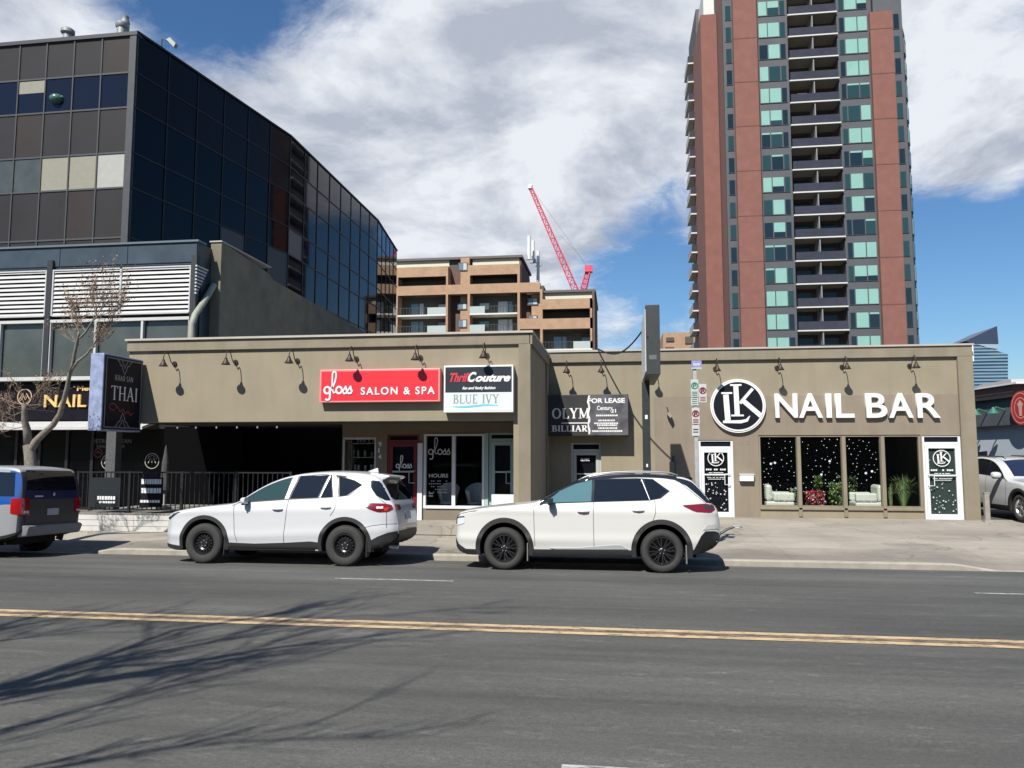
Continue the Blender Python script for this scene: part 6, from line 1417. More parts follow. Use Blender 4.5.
def resample(poly, step=.05, closed=True):
    out = []; n = len(poly)
    for i in range(n if closed else n-1):
        a = Vector(poly[i]); b = Vector(poly[(i+1) % n]); k = max(1, int((b-a).length/step))
        for j in range(k): out.append(tuple(a.lerp(b, j/k)))
    if not closed: out.append(tuple(poly[-1]))
    return out
def smooth_poly(poly, it=2, keep=.25):
    p = [Vector(q) for q in poly]
    for _ in range(it):
        o = []; n = len(p)
        for i in range(n):
            a, b = p[i], p[(i+1) % n]; o += [a.lerp(b, keep*.6), a.lerp(b, 1-keep*.6)]
        p = o
    return [tuple(q) for q in p]
def car_build(sp):
    """x runs from nose (negative) to tail, near side is -y; x=0 at the front axle, z=0 at the ground"""
    zt, zb, W, S = pchip(sp['top']), pchip(sp['bot']), pchip(sp['width']), pchip(sp['side'])
    root = thing(sp['name'], (0, 0, 0), sp['label'], 'car', sp.get('group'))
    x0, x1 = sp['top'][0][0], sp['top'][-1][0]
    xs = sorted(set([round(x0+(x1-x0)*i/90, 4) for i in range(91)] + [round(x0+.30*(i/14)**2, 4) for i in range(15)] + [round(x1-.35*(i/16)**2, 4) for i in range(17)]))
    cr_ = sp.get('crown', .05); NS, NA, NT = 22, 6, 8
    def hw(x, z): 
        b = W(x)*S(z)
        if 'shoulder' in sp:
            for zs, am, wd in sp['shoulder'](x): b += am*math.exp(-((z-zs)/wd)**2)
        return b
    rows = []
    for x in xs:
        t_, b_ = zt(x), zb(x); r = min(sp.get('edge', .09), max(.01, (t_-b_)*.3)); e = t_-cr_-r
        e = max(e, b_+.02)
        half = [(0.0, b_), (hw(x, b_)*.9, b_)]
        for k in range(NS+1):
            z = b_+.02+(e-b_-.02)*k/NS; half.append((hw(x, z), z))
        y_e = hw(x, e)
        for k in range(1, NA+1):
            a = math.pi/2*k/NA; half.append((y_e-r*(1-math.cos(a)), e+r*math.sin(a)))
        yt, zt_ = half[-1]
        for k in range(1, NT+1):
            u = 1-k/NT; half.append((yt*u, t_-(t_-zt_)*u*u))
        rows.append([(x, -y, z) for y, z in half] + [(x, y, z) for y, z in reversed(half[1:-1])])
    verts = [v for r in rows for v in r]; n = len(rows[0]); faces = []
    for i in range(len(rows)-1):
        for j in range(n): faces.append((i*n+j, i*n+(j+1) % n, (i+1)*n+(j+1) % n, (i+1)*n+j))
    faces.append(tuple(range(n-1, -1, -1))); L_ = (len(rows)-1)*n; faces.append(tuple(L_+j for j in range(n)))
    me = bpy.data.meshes.new('body'); me.from_pydata(verts, [], faces); me.update()
    bm = bmesh.new(); bm.from_mesh(me); bmesh.ops.recalc_face_normals(bm, faces=bm.faces); bm.to_mesh(me)
    bvh = BVHTree.FromBMesh(bm); bm.free()
    for m in [sp['paint']]+sp.get('paints', []): me.materials.append(m)
    body = bpy.data.objects.new('body', me); COL.objects.link(body)
    # wheel arches
    cut = MB()
    for wx in (0, sp['wb']):
        for sgn in (-1, 1):
            prof = [(0, .30*sgn), (sp['arch'], .30*sgn), (sp['arch'], 1.3*sgn), (0, 1.3*sgn)]
            cut.lathe([(0.0001, .5*sgn), (sp['arch'], .5*sgn), (sp['arch'], 1.3*sgn), (0.0001, 1.3*sgn)], (wx, 0, sp['wr']+.01), 'Y', 40)
    co = cut.build('cutter', UNDER, None); md = body.modifiers.new('b', 'BOOLEAN'); md.operation = 'DIFFERENCE'; md.object = co; md.solver = 'EXACT'
    bmc = bmesh.new(); bmc.from_mesh(co.data); bmesh.ops.remove_doubles(bmc, verts=bmc.verts, dist=.001); bmesh.ops.recalc_face_normals(bmc, faces=bmc.faces); bmc.to_mesh(co.data); bmc.free()
    bpy.context.view_layer.update(); dg = bpy.context.evaluated_depsgraph_get(); nm = bpy.data.meshes.new_from_object(body.evaluated_get(dg))
    bpy.data.objects.remove(co); body.modifiers.clear(); body.data = nm; nm.materials.clear()
    for m in [sp['paint'], UNDER]+sp.get('paints', []): nm.materials.append(m)
    for p in nm.polygons:
        c = p.center; p.use_smooth = True; p.material_index = 0
        inside = any((c.x-wx)**2+(c.z-sp['wr']-.01)**2 < (sp['arch']+.004)**2 for wx in (0, sp['wb'])) and (abs(c.y) < hw(c.x, c.z)-.012)
        if inside or c.z < zb(c.x)+.05: p.material_index = 1; p.use_smooth = False
        elif 'paintfn' in sp: p.material_index = sp['paintfn'](c, p.normal)
    es = body.modifiers.new('es', 'EDGE_SPLIT'); es.split_angle = R_(38)
    body.parent = root
    # ---- patches laid on the body
    def patch(name, poly, m, axis='-y', off=.004, parent=None, step=.05, both=False, smooth_it=0, skirt=.012):
        if smooth_it: poly = smooth_poly(poly, smooth_it)
        o = None
        for sg in ((-1, 1) if both else (-1,)):
            bm = bmesh.new()
            vs = [bm.verts.new((a, b, 0)) for a, b in resample(poly, step)]; f0 = bm.faces.new(vs)
            mn = [min(p[i] for p in poly) for i in (0, 1)]; mx = [max(p[i] for p in poly) for i in (0, 1)]
            for ax in (0, 1):
                k = mn[ax]+step
                while k < mx[ax]:
                    no = (1, 0, 0) if ax == 0 else (0, 1, 0); pt = (k, 0, 0) if ax == 0 else (0, k, 0)
                    bmesh.ops.bisect_plane(bm, geom=bm.verts[:]+bm.edges[:]+bm.faces[:], plane_co=pt, plane_no=no, dist=1e-5); k += step
            bmesh.ops.triangulate(bm, faces=[f for f in bm.faces if len(f.verts) > 4])
            for v in bm.verts:
                a, b = v.co.x, v.co.y
                if axis == '-y': b = min(b, zt(a)-cr_-sp.get('edge', .09)*.5)
                if axis == '-y': org, d = Vector((a, 3*sg, b)), Vector((0, -sg, 0))
                elif axis == '+x': org, d = Vector((x1+2, a*-sg, b)), Vector((-1, 0, 0))
                elif axis == '-x': org, d = Vector((x0-2, a, b)), Vector((1, 0, 0))
                else: org, d = Vector((a, b, 4)), Vector((0, 0, -1))
                h = bvh.ray_cast(org, d)
                if h[0] is None:
                    q = bvh.find_nearest(Vector((a, hw(min(max(a, x0), x1), b)*sg, b)) if axis == '-y' else Vector((x1-.1 if axis == '+x' else x0+.1, org.y, org.z))); p, nr = q[0], q[1]
                else: p, nr = h[0], h[1]
                v.co = p+nr*off
            bm.normal_update(); bm.faces.ensure_lookup_table()
            c = sum((f.normal for f in bm.faces), Vector())
            ref = Vector((0, sg, 0)) if axis == '-y' else Vector((1, 0, 0)) if axis == '+x' else Vector((-1, 0, 0)) if axis == '-x' else Vector((0, 0, 1))
            if c.dot(ref) < 0: bmesh.ops.reverse_faces(bm, faces=bm.faces)
            bm.normal_update()
            be = [e for e in bm.edges if e.is_boundary]; nrm = {v: v.normal.copy() for v in bm.verts}
            ret = bmesh.ops.extrude_edge_only(bm, edges=be)
            nv = [g_ for g_ in ret['geom'] if isinstance(g_, bmesh.types.BMVert)]
            for v in nv:
                src = min((e.other_vert(v) for e in v.link_edges if e.other_vert(v) not in nv), key=lambda w: (w.co-v.co).length, default=None)
                if src is not None: v.co = v.co-nrm.get(src, Vector((0, 0, 0)))*skirt
            me_ = bpy.data.meshes.new(name); bm.to_mesh(me_); bm.free(); me_.materials.append(m)
            for p_ in me_.polygons: p_.use_smooth = True
            ob = bpy.data.objects.new(name, me_); COL.objects.link(ob); ob.parent = parent or root
            md_ = ob.modifiers.new('es', 'EDGE_SPLIT'); md_.split_angle = R_(50)
            o = o or ob
        return o
    def stroke(name, pts, w, m, off=.0035, both=False, parent=None, axis='-y'):
        L_, R2 = [], []
        for i, p in enumerate(pts):
            a = pts[max(i-1, 0)]; b = pts[min(i+1, len(pts)-1)]; dx, dz = b[0]-a[0], b[1]-a[1]; l = math.hypot(dx, dz)
            L_.append((p[0]-dz/l*w/2, p[1]+dx/l*w/2)); R2.append((p[0]+dz/l*w/2, p[1]-dx/l*w/2))
        return patch(name, L_+R2[::-1], m, axis=axis, off=off, both=both, parent=parent, step=.06, skirt=.006)
    def ringpatch(name, wx, r0, r1, a0, a1, m, off):
        for sg in (-1, 1):
            g = MB(); N_ = 44; zc = sp['wr']+.01
            V = []
            for i in range(N_+1):
                a = R_(a0+(a1-a0)*i/N_); row = []
                for k, r in enumerate((r0-.012, r0, r0+(r1-r0)*.5, r1, r1+.004)):
                    x, z = wx+r*math.cos(a), zc+r*math.sin(a); y = hw(min(max(x, x0), x1), max(z, zb(wx)))
                    y = y+(off if 1 <= k <= 3 else -.06 if k == 0 else -.01)
                    row.append((x, sg*y, z))
                V.append(row)
            for i in range(N_):
                for k in range(4): g.q([V[i][k], V[i+1][k], V[i+1][k+1], V[i][k+1]])
            for e in (0, N_): g.q([V[e][0], V[e][1], V[e][2], V[e][3], V[e][4]])
            o = g.build(name, m, None, smooth='auto'); o.parent = root
    if sp.get('clad', True):
        for wx in (0, sp['wb']): ringpatch('arch_cladding', wx, sp['arch']-.004, sp['arch']+sp.get('cladw', .065), -14, 194, sp.get('cladm', CLAD), .016)
    # floor pan so no light passes under the shell
    # wheels
    def wheel(wx, sg, kind):
        r = sp['wr']; yo = hw(wx, .5)-.015; y1_, y0_ = sg*yo, sg*(yo-.22)
        w_ = bpy.data.objects.new('wheel', None); COL.objects.link(w_); w_.parent = root; w_.location = (wx, 0, r)
        me0 = MB(); s = sg
        rr = sp.get('rim_r', .235)
        prof = [(rr-.01, y0_), (rr+.02, y0_-.0), (r-.03, y0_-.005*s), (r-.003, y0_+.03*s), (r, y0_+.07*s), (r, y1_-.07*s), (r-.003, y1_-.03*s), (r-.03, y1_+.002*s), (r-.075, y1_+.012*s), (rr+.03, y1_+.006*s), (rr+.008, y1_-.006*s), (rr, y1_-.02*s)]
        me0.lathe(prof, (wx, 0, r), 'Y', 48)
        for fi in range(len(me0.f)): me0.m[fi] = 1 if fi//48 >= 7 else 0
        me0.build('tyre', [TYRE, TYRESIDE], w_, smooth='auto')
        rim = MB(); rm = sp.get('rim_m', RIMB)
        if kind == 'steel':
            rim.lathe([(rr+.004, y1_-.012*s), (rr-.012, y1_-.01*s), (rr-.03, y1_-.05*s), (rr-.055, y1_-.085*s), (rr-.065, y1_-.06*s), (.115, y1_-.035*s), (.10, y1_-.045*s), (.075, y1_-.055*s), (.07, y1_-.03*s), (.03, y1_-.026*s), (0.0001, y1_-.026*s)], (wx, 0, r), 'Y', 40)
            ro = rim.build('rim', rm, w_, smooth='auto')
            h = MB()
            for k in range(16):
                a = 2*math.pi*k/16; c = (wx+.145*math.cos(a), y1_-.043*s, r+.145*math.sin(a))
                h.lathe([(.0001, 0), (.015, 0), (.015, -.012*s)], c, 'Y', 10)
            h.build('vent_holes', UNDER, ro)
            nb_ = MB()
            for k in range(5): a = 2*math.pi*k/5+.3; nb_.lathe([(.0001, .014*s), (.011, .012*s), (.012, 0)], (wx+.052*math.cos(a), y1_-.038*s, r+.052*math.sin(a)), 'Y', 6)
            nb_.build('wheel_nuts', RIMS, ro)
        else:
            rim.lathe([(rr+.004, y1_-.010*s), (rr-.012, y1_-.008*s), (rr-.028, y1_-.03*s), (rr-.035, y1_-.12*s), (.05, y1_-.14*s), (0.0001, y1_-.14*s)], (wx, 0, r), 'Y', 40)
            ro = rim.build('rim', RIMB if kind != 'silver' else RIMS, w_, smooth='auto')
            ns = sp.get('spokes', 8); g = MB()
            for k in range(ns):
                a = 2*math.pi*k/ns+.2
                for da in (-.16, .16):
                    u = Vector((math.cos(a+da*.3), 0, math.sin(a+da*.3))); v = Vector((math.cos(a+da), 0, math.sin(a+da))); t_ = Vector((-math.sin(a), 0, math.cos(a)))
                    c = Vector((wx, 0, r)); p0 = c+u*.045; p1 = c+v*(rr-.016); w1 = .012
                    P = [p0-t_*w1+Vector((0, y1_-.03*s, 0)), p0+t_*w1+Vector((0, y1_-.03*s, 0)), p1+t_*w1+Vector((0, y1_-.014*s, 0)), p1-t_*w1+Vector((0, y1_-.014*s, 0))]
                    g.prism(P, (0, -.03*s, 0))
            g.build('spokes', rm, ro)
            h = MB(); h.lathe([(.0001, .0), (.028, 0), (.034, -.008*s), (.055, -.015*s), (.062, -.05*s)], (wx, y1_-.018*s, r), 'Y', 20); h.build('hub_cap', rm, ro, smooth='auto')
            nb_ = MB()
            for k in range(5): a = 2*math.pi*k/5+.3; nb_.lathe([(.0001, .012*s), (.009, .010*s), (.010, 0)], (wx+.046*math.cos(a), y1_-.036*s, r+.046*math.sin(a)), 'Y', 6)
            nb_.build('wheel_nuts', RIMS, ro)
        return w_
    for wx in (0, sp['wb']):
        for sg in (-1, 1): wheel(wx, sg, sp.get('wheel', 'alloy'))
    MB().box(-.3, sp['wb']+.3, -.45, .45, .22, .5).box(-.5, sp['wb']+.6, -.55, .55, .24, .4).build('underbody', UNDER, root)
    return root, patch, stroke, hw, bvh, zt

def handle(root, hw, x, z, m, w=.20):
    g = MB(); y = -hw(x, z)
    pts = [(x-w/2, y+.005, z), (x-w/2+.02, y-.022, z+.002), (x, y-.034, z+.004), (x+w/2-.02, y-.022, z+.002), (x+w/2, y+.005, z)]
    g.tube(pts, [.010, .015, .016, .015, .010], 8); o = g.build('door_handle', m, None, smooth=True); o.parent = root; return o
def mirror(root, hw, x, z, m, m2, s=1.0, sg=-1):
    g = MB(); y = hw(x, z)
    prof = [(-.10, .02), (-.09, .055), (-.05, .085), (.0, .10), (.05, .10), (.09, .085), (.10, .07)]
    # rounded shell: stacked rings along x, open to the tail
    ring = []; n = 16
    for i, (dx, rr) in enumerate([(-.075, .02), (-.065, .055), (-.04, .08), (0, .092), (.045, .095), (.06, .09)]):
        ring.append([(x+dx*s, sg*(y+.155*s+math.copysign(abs(math.cos(2*math.pi*k/n))**.7, math.cos(2*math.pi*k/n))*rr*1.2*s), z+.05*s+math.copysign(abs(math.sin(2*math.pi*k/n))**.7, math.sin(2*math.pi*k/n))*rr*.85*s) for k in range(n)])
    for a, b in zip(ring, ring[1:]):
        for k in range(n): g.q([a[k], a[(k+1) % n], b[(k+1) % n], b[k]])
    g.q(ring[0]); g.q(ring[-1][::-1])
    o = g.build('mirror', m, None, smooth='auto'); o.parent = root
    q = MB(); q.tube([(x+.01, sg*(y-.03), z-.01), (x, sg*(y+.09*s), z+.0)], [.032, .026], 8); q.tube([(x+.01, sg*(y+.06*s), z-.022), (x, sg*(y+.24*s), z-.022)], [.02, .018], 8); p = q.build('mirror_base', m2, None); p.parent = o
    return o
PEARL = mat('pearl_white', (.49,.49,.465), .28, coat=.6); PWH = mat('crystal_white', (.47,.48,.49), .28, coat=.6)
BRF = mat('black_roof_paint', (.010,.010,.012), .12, coat=1.0); BLP = mat('gloss_black', (.012,.012,.013), .25)

# --- white hatch-tailed SUV (left of the two)
spA = dict(name='parked_car', label='all white crossover with black steel wheels parked in front of the red salon sign', group='cars parked along the kerb', paint=PWH,
  top=[(-.93,.70), (-.90,.82), (-.84,.90), (-.70,.955), (-.45,1.0), (-.1,1.05), (.25,1.085), (.50,1.115), (.62,1.16), (.9,1.345), (1.2,1.51), (1.5,1.615), (1.85,1.675), (2.3,1.70), (2.75,1.69), (3.05,1.655), (3.22,1.60), (3.30,1.52), (3.42,1.35), (3.52,1.18), (3.57,1.08), (3.60,.96), (3.62,.80)],
  bot=[(-.93,.40), (-.86,.27), (-.6,.22), (0,.24), (2.7,.25), (3.2,.30), (3.45,.38), (3.58,.46), (3.62,.56)],
  width=[(-.93,.50), (-.90,.60), (-.82,.70), (-.68,.80), (-.45,.875), (-.1,.915), (.5,.92), (1.5,.92), (2.7,.92), (3.1,.905), (3.32,.865), (3.46,.81), (3.55,.75), (3.62,.66)],
  side=[(.2,.95), (.35,.975), (.6,1.0), (.85,1.0), (1.0,.985), (1.10,.955), (1.2,.915), (1.4,.835), (1.6,.74), (1.7,.69)],
  shoulder=lambda x: [(.93+.03*x, .014, .05), (.50+.06*max(0, x-1), .016, .07)], crown=.035, edge=.075, wb=2.70, wr=.362, arch=.435, cladw=.062, wheel='steel', rim_r=.205)
carA, pA, sA, hwA, bvA, ztA = car_build(spA)
beltA = lambda x: 1.085+.052*x
gf = [(.62,1.13), (.84,1.275), (1.10,1.42), (1.36,1.525), (1.60,1.575), (1.585,1.16+.02)]
pA('window_trim', [(.52,1.085), (.80,1.275), (1.08,1.43), (1.36,1.545), (1.72,1.61), (2.2,1.625), (2.58,1.60), (2.85,1.53), (3.02,1.43), (2.98,1.40), (2.72,1.235), (2.3,1.195), (1.6,1.16)], BLP, off=.002, smooth_it=0, both=True)
wA1 = pA('side_window', [(.66,1.125), (.86,1.275), (1.12,1.42), (1.38,1.525), (1.58,1.572), (1.505,1.172)], CGF, off=.006, both=True)
pA('side_window', [(1.74,1.592), (2.28,1.60), (2.14,1.202), (1.62,1.182)], CGL, off=.006, both=True)
pA('quarter_window', [(2.34,1.598), (2.42,1.215), (2.20,1.205)], CGL, off=.006, both=True)
pA('quarter_window', [(2.48,1.59), (2.80,1.515), (2.96,1.435), (2.68,1.245), (2.56,1.228)], CGL, off=.006, both=True)
pA('window_pillar', [(1.615,1.582), (1.70,1.594), (1.59,1.18), (1.52,1.172)], CHR, off=.009, both=False)
pA('window_pillar', [(2.35,1.603), (2.42,1.600), (2.53,1.226), (2.45,1.218)], CHR, off=.009)
sA('pillar_line', [(2.315,1.60), (2.19,1.205)], .018, CHR, off=.010)
pA('windscreen', [(.66,-.62), (1.38,-.50), (1.42,-.3), (1.44,0), (1.42,.3), (1.38,.50), (.66,.62), (.60,.35), (.585,0), (.60,-.35)], CGL, axis='z', off=.004)
pA('rear_window', [(-.62,1.50), (-.50,1.545), (.50,1.545), (.62,1.50), (.69,1.22), (.55,1.17), (-.55,1.17), (-.69,1.22)], CGL, axis='+x', off=.004)
pA('rear_window_side', [(3.09,1.52), (3.30,1.50), (3.44,1.30), (3.52,1.16), (3.40,1.165), (3.24,1.24), (3.12,1.38)], CGL, off=.006, both=True)
for a in (sA('door_seam', [(.56,1.10), (.575,.9), (.60,.6), (.66,.40)], .008, SEAM), sA('door_seam', [(1.60,1.16), (1.585,.9), (1.56,.6), (1.555,.36)], .008, SEAM), sA('door_seam', [(2.52,1.19), (2.50,1.0), (2.42,.88)], .008, SEAM)): pass
sA('tailgate_seam', [(3.14,1.52), (3.30,1.19), (3.42,1.10), (3.44,.95), (3.45,.68)], .008, SEAM)
pA('sill_cladding', [(.42,.39), (1.0,.375), (1.6,.40), (2.05,.43), (2.25,.41), (2.28,.25), (.42,.25)], CLAD, off=.012, both=True)
pA('bumper_cladding', [(3.10,.30), (3.14,.44), (3.30,.53), (3.48,.60), (3.61,.62), (3.60,.50), (3.40,.34)], CLAD, off=.010, both=True)
pA('bumper_cladding', [(-.60,.62), (.60,.62), (.55,.44), (-.55,.44)], CLAD, axis='+x', off=.010)
pA('front_cladding', [(-.86,.34), (-.50,.31), (-.46,.24), (-.84,.26)], CLAD, off=.008, both=True)
tA = pA('tail_lamp', [(2.96,1.10), (3.10,1.115), (3.40,1.105), (3.52,1.08), (3.54,1.02), (3.46,.965), (3.30,.955), (3.14,1.01)], TAILR, off=.010, smooth_it=1, both=True)
pA('lamp_insert', [(3.26,1.05), (3.38,1.055), (3.38,1.02), (3.27,1.015)], LAMPC, off=.014, parent=tA); pA('lamp_insert', [(3.39,1.03), (3.47,1.04), (3.46,.985), (3.39,.98)], TAILB, off=.014, parent=tA)
pA('tail_lamp', [(-.70,1.09), (-.42,1.08), (-.42,1.0), (-.70,.97)], TAILR, axis='+x', off=.008); pA('tail_lamp', [(.42,1.08), (.70,1.09), (.70,.97), (.42,1.0)], TAILR, axis='+x', off=.008)
pA('number_plate', [(-.17,.96), (.17,.96), (.17,.81), (-.17,.81)], PLATE, axis='+x', off=.012)
sA('bumper_seam', [(2.98,.66), (3.2,.72), (3.4,.745), (3.60,.75)], .007, SEAM)
pA('head_lamp', [(-.86,.80), (-.80,.88), (-.56,.955), (-.50,.93), (-.66,.85), (-.80,.77)], LAMPD, off=.007, both=True, smooth_it=1)
pA('lamp_lens', [(-.83,.815), (-.77,.87), (-.66,.90), (-.74,.84)], LAMPC, off=.012, both=True)
pA('grille', [(-.42,.80), (.42,.80), (.36,.52), (-.36,.52)], CLAD, axis='-x', off=.006)
g = MB(); g.prism([(3.0,-.53,1.655), (3.38,-.52,1.61), (3.40,-.51,1.585), (3.28,-.52,1.53), (3.1,-.53,1.58)], (0, 1.05, 0)); g.build('spoiler', PWH, carA, bevel=.02)
g = MB(); g.prism([(2.80,-.02,1.69), (2.98,-.012,1.755), (3.0,-.012,1.75), (3.02,-.02,1.665)], (0, .035, 0)); g.build('shark_fin_aerial', PWH, carA, bevel=.008)
handle(carA, hwA, 1.42, .99, PWH); handle(carA, hwA, 2.33, 1.03, PWH)
mirror(carA, hwA, .80, 1.10, PWH, BLP, .78); mirror(carA, hwA, .80, 1.10, PWH, BLP, .78, 1)
g = MB(); g.tube([(3.42,-.50,.33), (3.58,-.50,.32)], .035, 10); g.build('exhaust', CHR, carA)
for wx in (0, 2.70): MB().box(wx+.40, wx+.415, -.90, -.72, .17, .50).build('mud_flap', CLAD, carA)

# --- pearl white SUV with black roof
TOPB = pchip([(.5,1.18), (.66,1.24), (.95,1.40), (1.25,1.54), (1.55,1.62), (1.9,1.665), (2.35,1.68), (2.8,1.665), (3.05,1.635)])
spB = dict(name='parked_car', label='pearl white crossover with black roof and black alloy wheels, nearest the blade sign', group='cars parked along the kerb', paint=PEARL, paints=[BRF],
  top=[(-.92,.78), (-.90,.90), (-.84,.985), (-.66,1.035), (-.4,1.075), (0,1.12), (.35,1.155), (.52,1.18), (.66,1.24), (.95,1.40), (1.25,1.54), (1.55,1.62), (1.9,1.665), (2.35,1.68), (2.8,1.665), (3.05,1.635), (3.22,1.585), (3.32,1.50), (3.48,1.31), (3.58,1.18), (3.64,1.12), (3.68,1.02), (3.71,.85)],
  bot=[(-.92,.42), (-.84,.29), (-.6,.24), (0,.25), (2.7,.26), (3.2,.29), (3.45,.36), (3.62,.46), (3.71,.60)],
  width=[(-.92,.60), (-.89,.68), (-.80,.77), (-.64,.84), (-.40,.89), (-.1,.915), (.5,.92), (1.5,.92), (2.7,.92), (3.1,.905), (3.35,.87), (3.52,.81), (3.64,.74), (3.71,.64)],
  side=[(.2,.95), (.35,.975), (.6,.995), (.85,1.0), (1.02,.99), (1.12,.96), (1.2,.93), (1.4,.85), (1.6,.75), (1.68,.71)],
  shoulder=lambda x: [(1.0, .014, .045), (.52, .020, .08)], crown=.03, edge=.06, wb=2.705, wr=.362, arch=.440, cladw=.075, wheel='alloy', rim_r=.232, spokes=8,
  paintfn=lambda c, n: 2 if (c.z > 1.60 or (.60 < c.x < 3.0 and c.z > TOPB(c.x)-.115) or (n.z > .35 and c.z > 1.25 and (.5 < c.x < 1.6 or (3.05 < c.x < 3.45 and abs(c.y) < .60)))) else 0)
carB, pB, sB, hwB, bvB, ztB = car_build(spB)
pB('roof_side', [(.60,1.165), (.90,1.36), (1.2,1.505), (1.55,1.585), (2.3,1.60), (2.7,1.588), (2.95,1.55), (3.15,1.45), (3.34,1.29), (3.47,1.17), (3.58,1.15), (3.60,1.19), (3.44,1.37), (3.24,1.55), (3.0,1.66), (2.3,1.70), (1.6,1.66), (1.2,1.56), (.85,1.38)], BRF, off=.003, both=True)
pB('window_trim', [(.62,1.125), (.92,1.345), (1.22,1.485), (1.55,1.562), (2.3,1.578), (2.58,1.565), (2.86,1.36), (2.70,1.235), (2.5,1.20), (1.55,1.165)], BRF, off=.0045, both=True)
pB('side_window', [(.72,1.145), (.96,1.345), (1.24,1.475), (1.53,1.545), (1.515,1.175)], mat('car_glass_reflect_tint', (.07,.15,.165), .03, spec=.7), off=.008, both=True)  # teal base colour stands in for a reflection in the glass
pB('side_window', [(1.575,1.547), (2.36,1.558), (2.41,1.50), (2.50,1.215), (1.56,1.178)], CGL, off=.008, both=True)
pB('quarter_window', [(2.42,1.555), (2.58,1.548), (2.80,1.365), (2.66,1.245), (2.53,1.217)], CGL, off=.008, both=True)
sB('chrome_line', [(2.385,1.555), (2.515,1.21)], .010, CHR, off=.012)
pB('windscreen', [(.62,-.62), (.98,-.60), (1.40,-.50), (1.46,0), (1.40,.50), (.98,.60), (.62,.62), (.57,0)], CGL, axis='z', off=.005)
pB('rear_window', [(-.62,1.48), (-.5,1.53), (.5,1.53), (.62,1.48), (.68,1.25), (.5,1.20), (-.5,1.20), (-.68,1.25)], CGL, axis='+x', off=.005)
sB('door_seam', [(.52,1.12), (.52,.9), (.53,.6), (.54,.42)], .008, SEAM); sB('door_seam', [(1.555,1.17), (1.55,.9), (1.555,.6), (1.56,.36)], .008, SEAM); sB('door_seam', [(2.60,1.21), (2.61,1.0), (2.56,.86)], .008, SEAM)
sB('tailgate_seam', [(3.05,1.50), (3.46,1.16), (3.50,1.13)], .006, SEAM)
pB('sill_cladding', [(.42,.36), (2.26,.37), (2.28,.25), (.42,.25)], CLAD, off=.010, both=True)
pB('chrome_strip', [(.80,.385), (1.3,.40), (1.9,.455), (2.02,.455), (2.14,.385), (1.6,.375), (.9,.368)], CHR, off=.012, both=True)
tB = pB('tail_lamp', [(3.05,1.125), (3.20,1.135), (3.44,1.155), (3.58,1.135), (3.62,1.06), (3.54,1.005), (3.26,1.02)], TAILR, off=.010, both=True, smooth_it=1)
pB('lamp_insert', [(3.42,1.13), (3.57,1.12), (3.60,1.06), (3.45,1.06)], LAMPD, off=.014, parent=tB)
pB('tail_lamp', [(-.72,1.13), (-.36,1.12), (-.36,1.06), (-.72,1.02)], TAILR, axis='+x', off=.008); pB('tail_lamp', [(.36,1.12), (.72,1.13), (.72,1.02), (.36,1.06)], TAILR, axis='+x', off=.008)
pB('number_plate', [(-.17,.90), (.17,.90), (.17,.76), (-.17,.76)], PLATE, axis='+x', off=.012)
pB('bumper_cladding', [(3.10,.30), (3.24,.40), (3.36,.62), (3.44,.70), (3.60,.70), (3.68,.66), (3.66,.52), (3.5,.36)], BLP, off=.012, both=True)
pB('reflector_panel', [(3.40,.72), (3.46,.80), (3.62,.82), (3.66,.74)], mat('bumper_grey', (.38,.38,.37), .5), off=.010, both=True)
pB('bumper_cladding', [(-.6,.68), (.6,.68), (.55,.48), (-.55,.48)], BLP, axis='+x', off=.010)
pB('front_cladding', [(-.90,.52), (-.84,.42), (-.70,.34), (-.50,.34), (-.46,.25), (-.72,.25), (-.88,.36)], CLAD, off=.010, both=True)
pB('running_lamp', [(-.86,1.0), (-.60,1.045), (-.44,1.04), (-.62,.99), (-.80,.945), (-.87,.93)], LAMPD, off=.008, both=True, smooth_it=1)
pB('lamp_insert', [(-.60,1.035), (-.48,1.035), (-.62,.995)], mat('amber_lens', (.45,.05,.04), .2), off=.012, both=True)
pB('head_lamp', [(-.875,.86), (-.74,.88), (-.73,.78), (-.87,.74)], LAMPC, off=.010, both=True)
sB('lamp_edge', [(-.885,.77), (-.87,.88), (-.73,.895)], .018, BLP, off=.013, both=True)
pB('grille', [(-.42,1.0), (.42,1.0), (.3,.62), (-.3,.62)], BLP, axis='-x', off=.006)
for sg in (-1, 1):
    g = MB(); pts = []
    for k in range(22):
        x = 1.28+(3.02-1.28)*k/21; y = hwB(x, 1.6)-.055; z = ztB(x)+.0+.028*min(1, k/2, (21-k)/2); pts.append((x, sg*y, z-.012))
    g.tube(pts, .014, 8); g.build('roof_rail', mat('rail_silver', (.30,.30,.31), .35, .5), carB, smooth=True)
g = MB(); g.prism([(2.95,-.53,1.64), (3.27,-.52,1.60), (3.29,-.51,1.575), (3.22,-.52,1.52), (3.05,-.53,1.57)], (0, 1.06, 0)); g.build('spoiler', BRF, carB, bevel=.02)
handle(carB, hwB, 1.38, 1.005, PEARL); handle(carB, hwB, 2.32, 1.03, PEARL)
mirror(carB, hwB, .82, 1.12, BRF, BLP, .85); mirror(carB, hwB, .82, 1.12, BRF, BLP, .85, 1)
for wx in (0, 2.705): MB().box(wx+.40, wx+.415, -.90, -.72, .16, .46).build('mud_flap', mat('flap_grey', (.16,.16,.15), .7), carB)
hb = thing('hitch_rack', (0, 0, 0), 'bent grey hitch mounted rack arm sticking out behind the two-tone car', 'hitch rack')

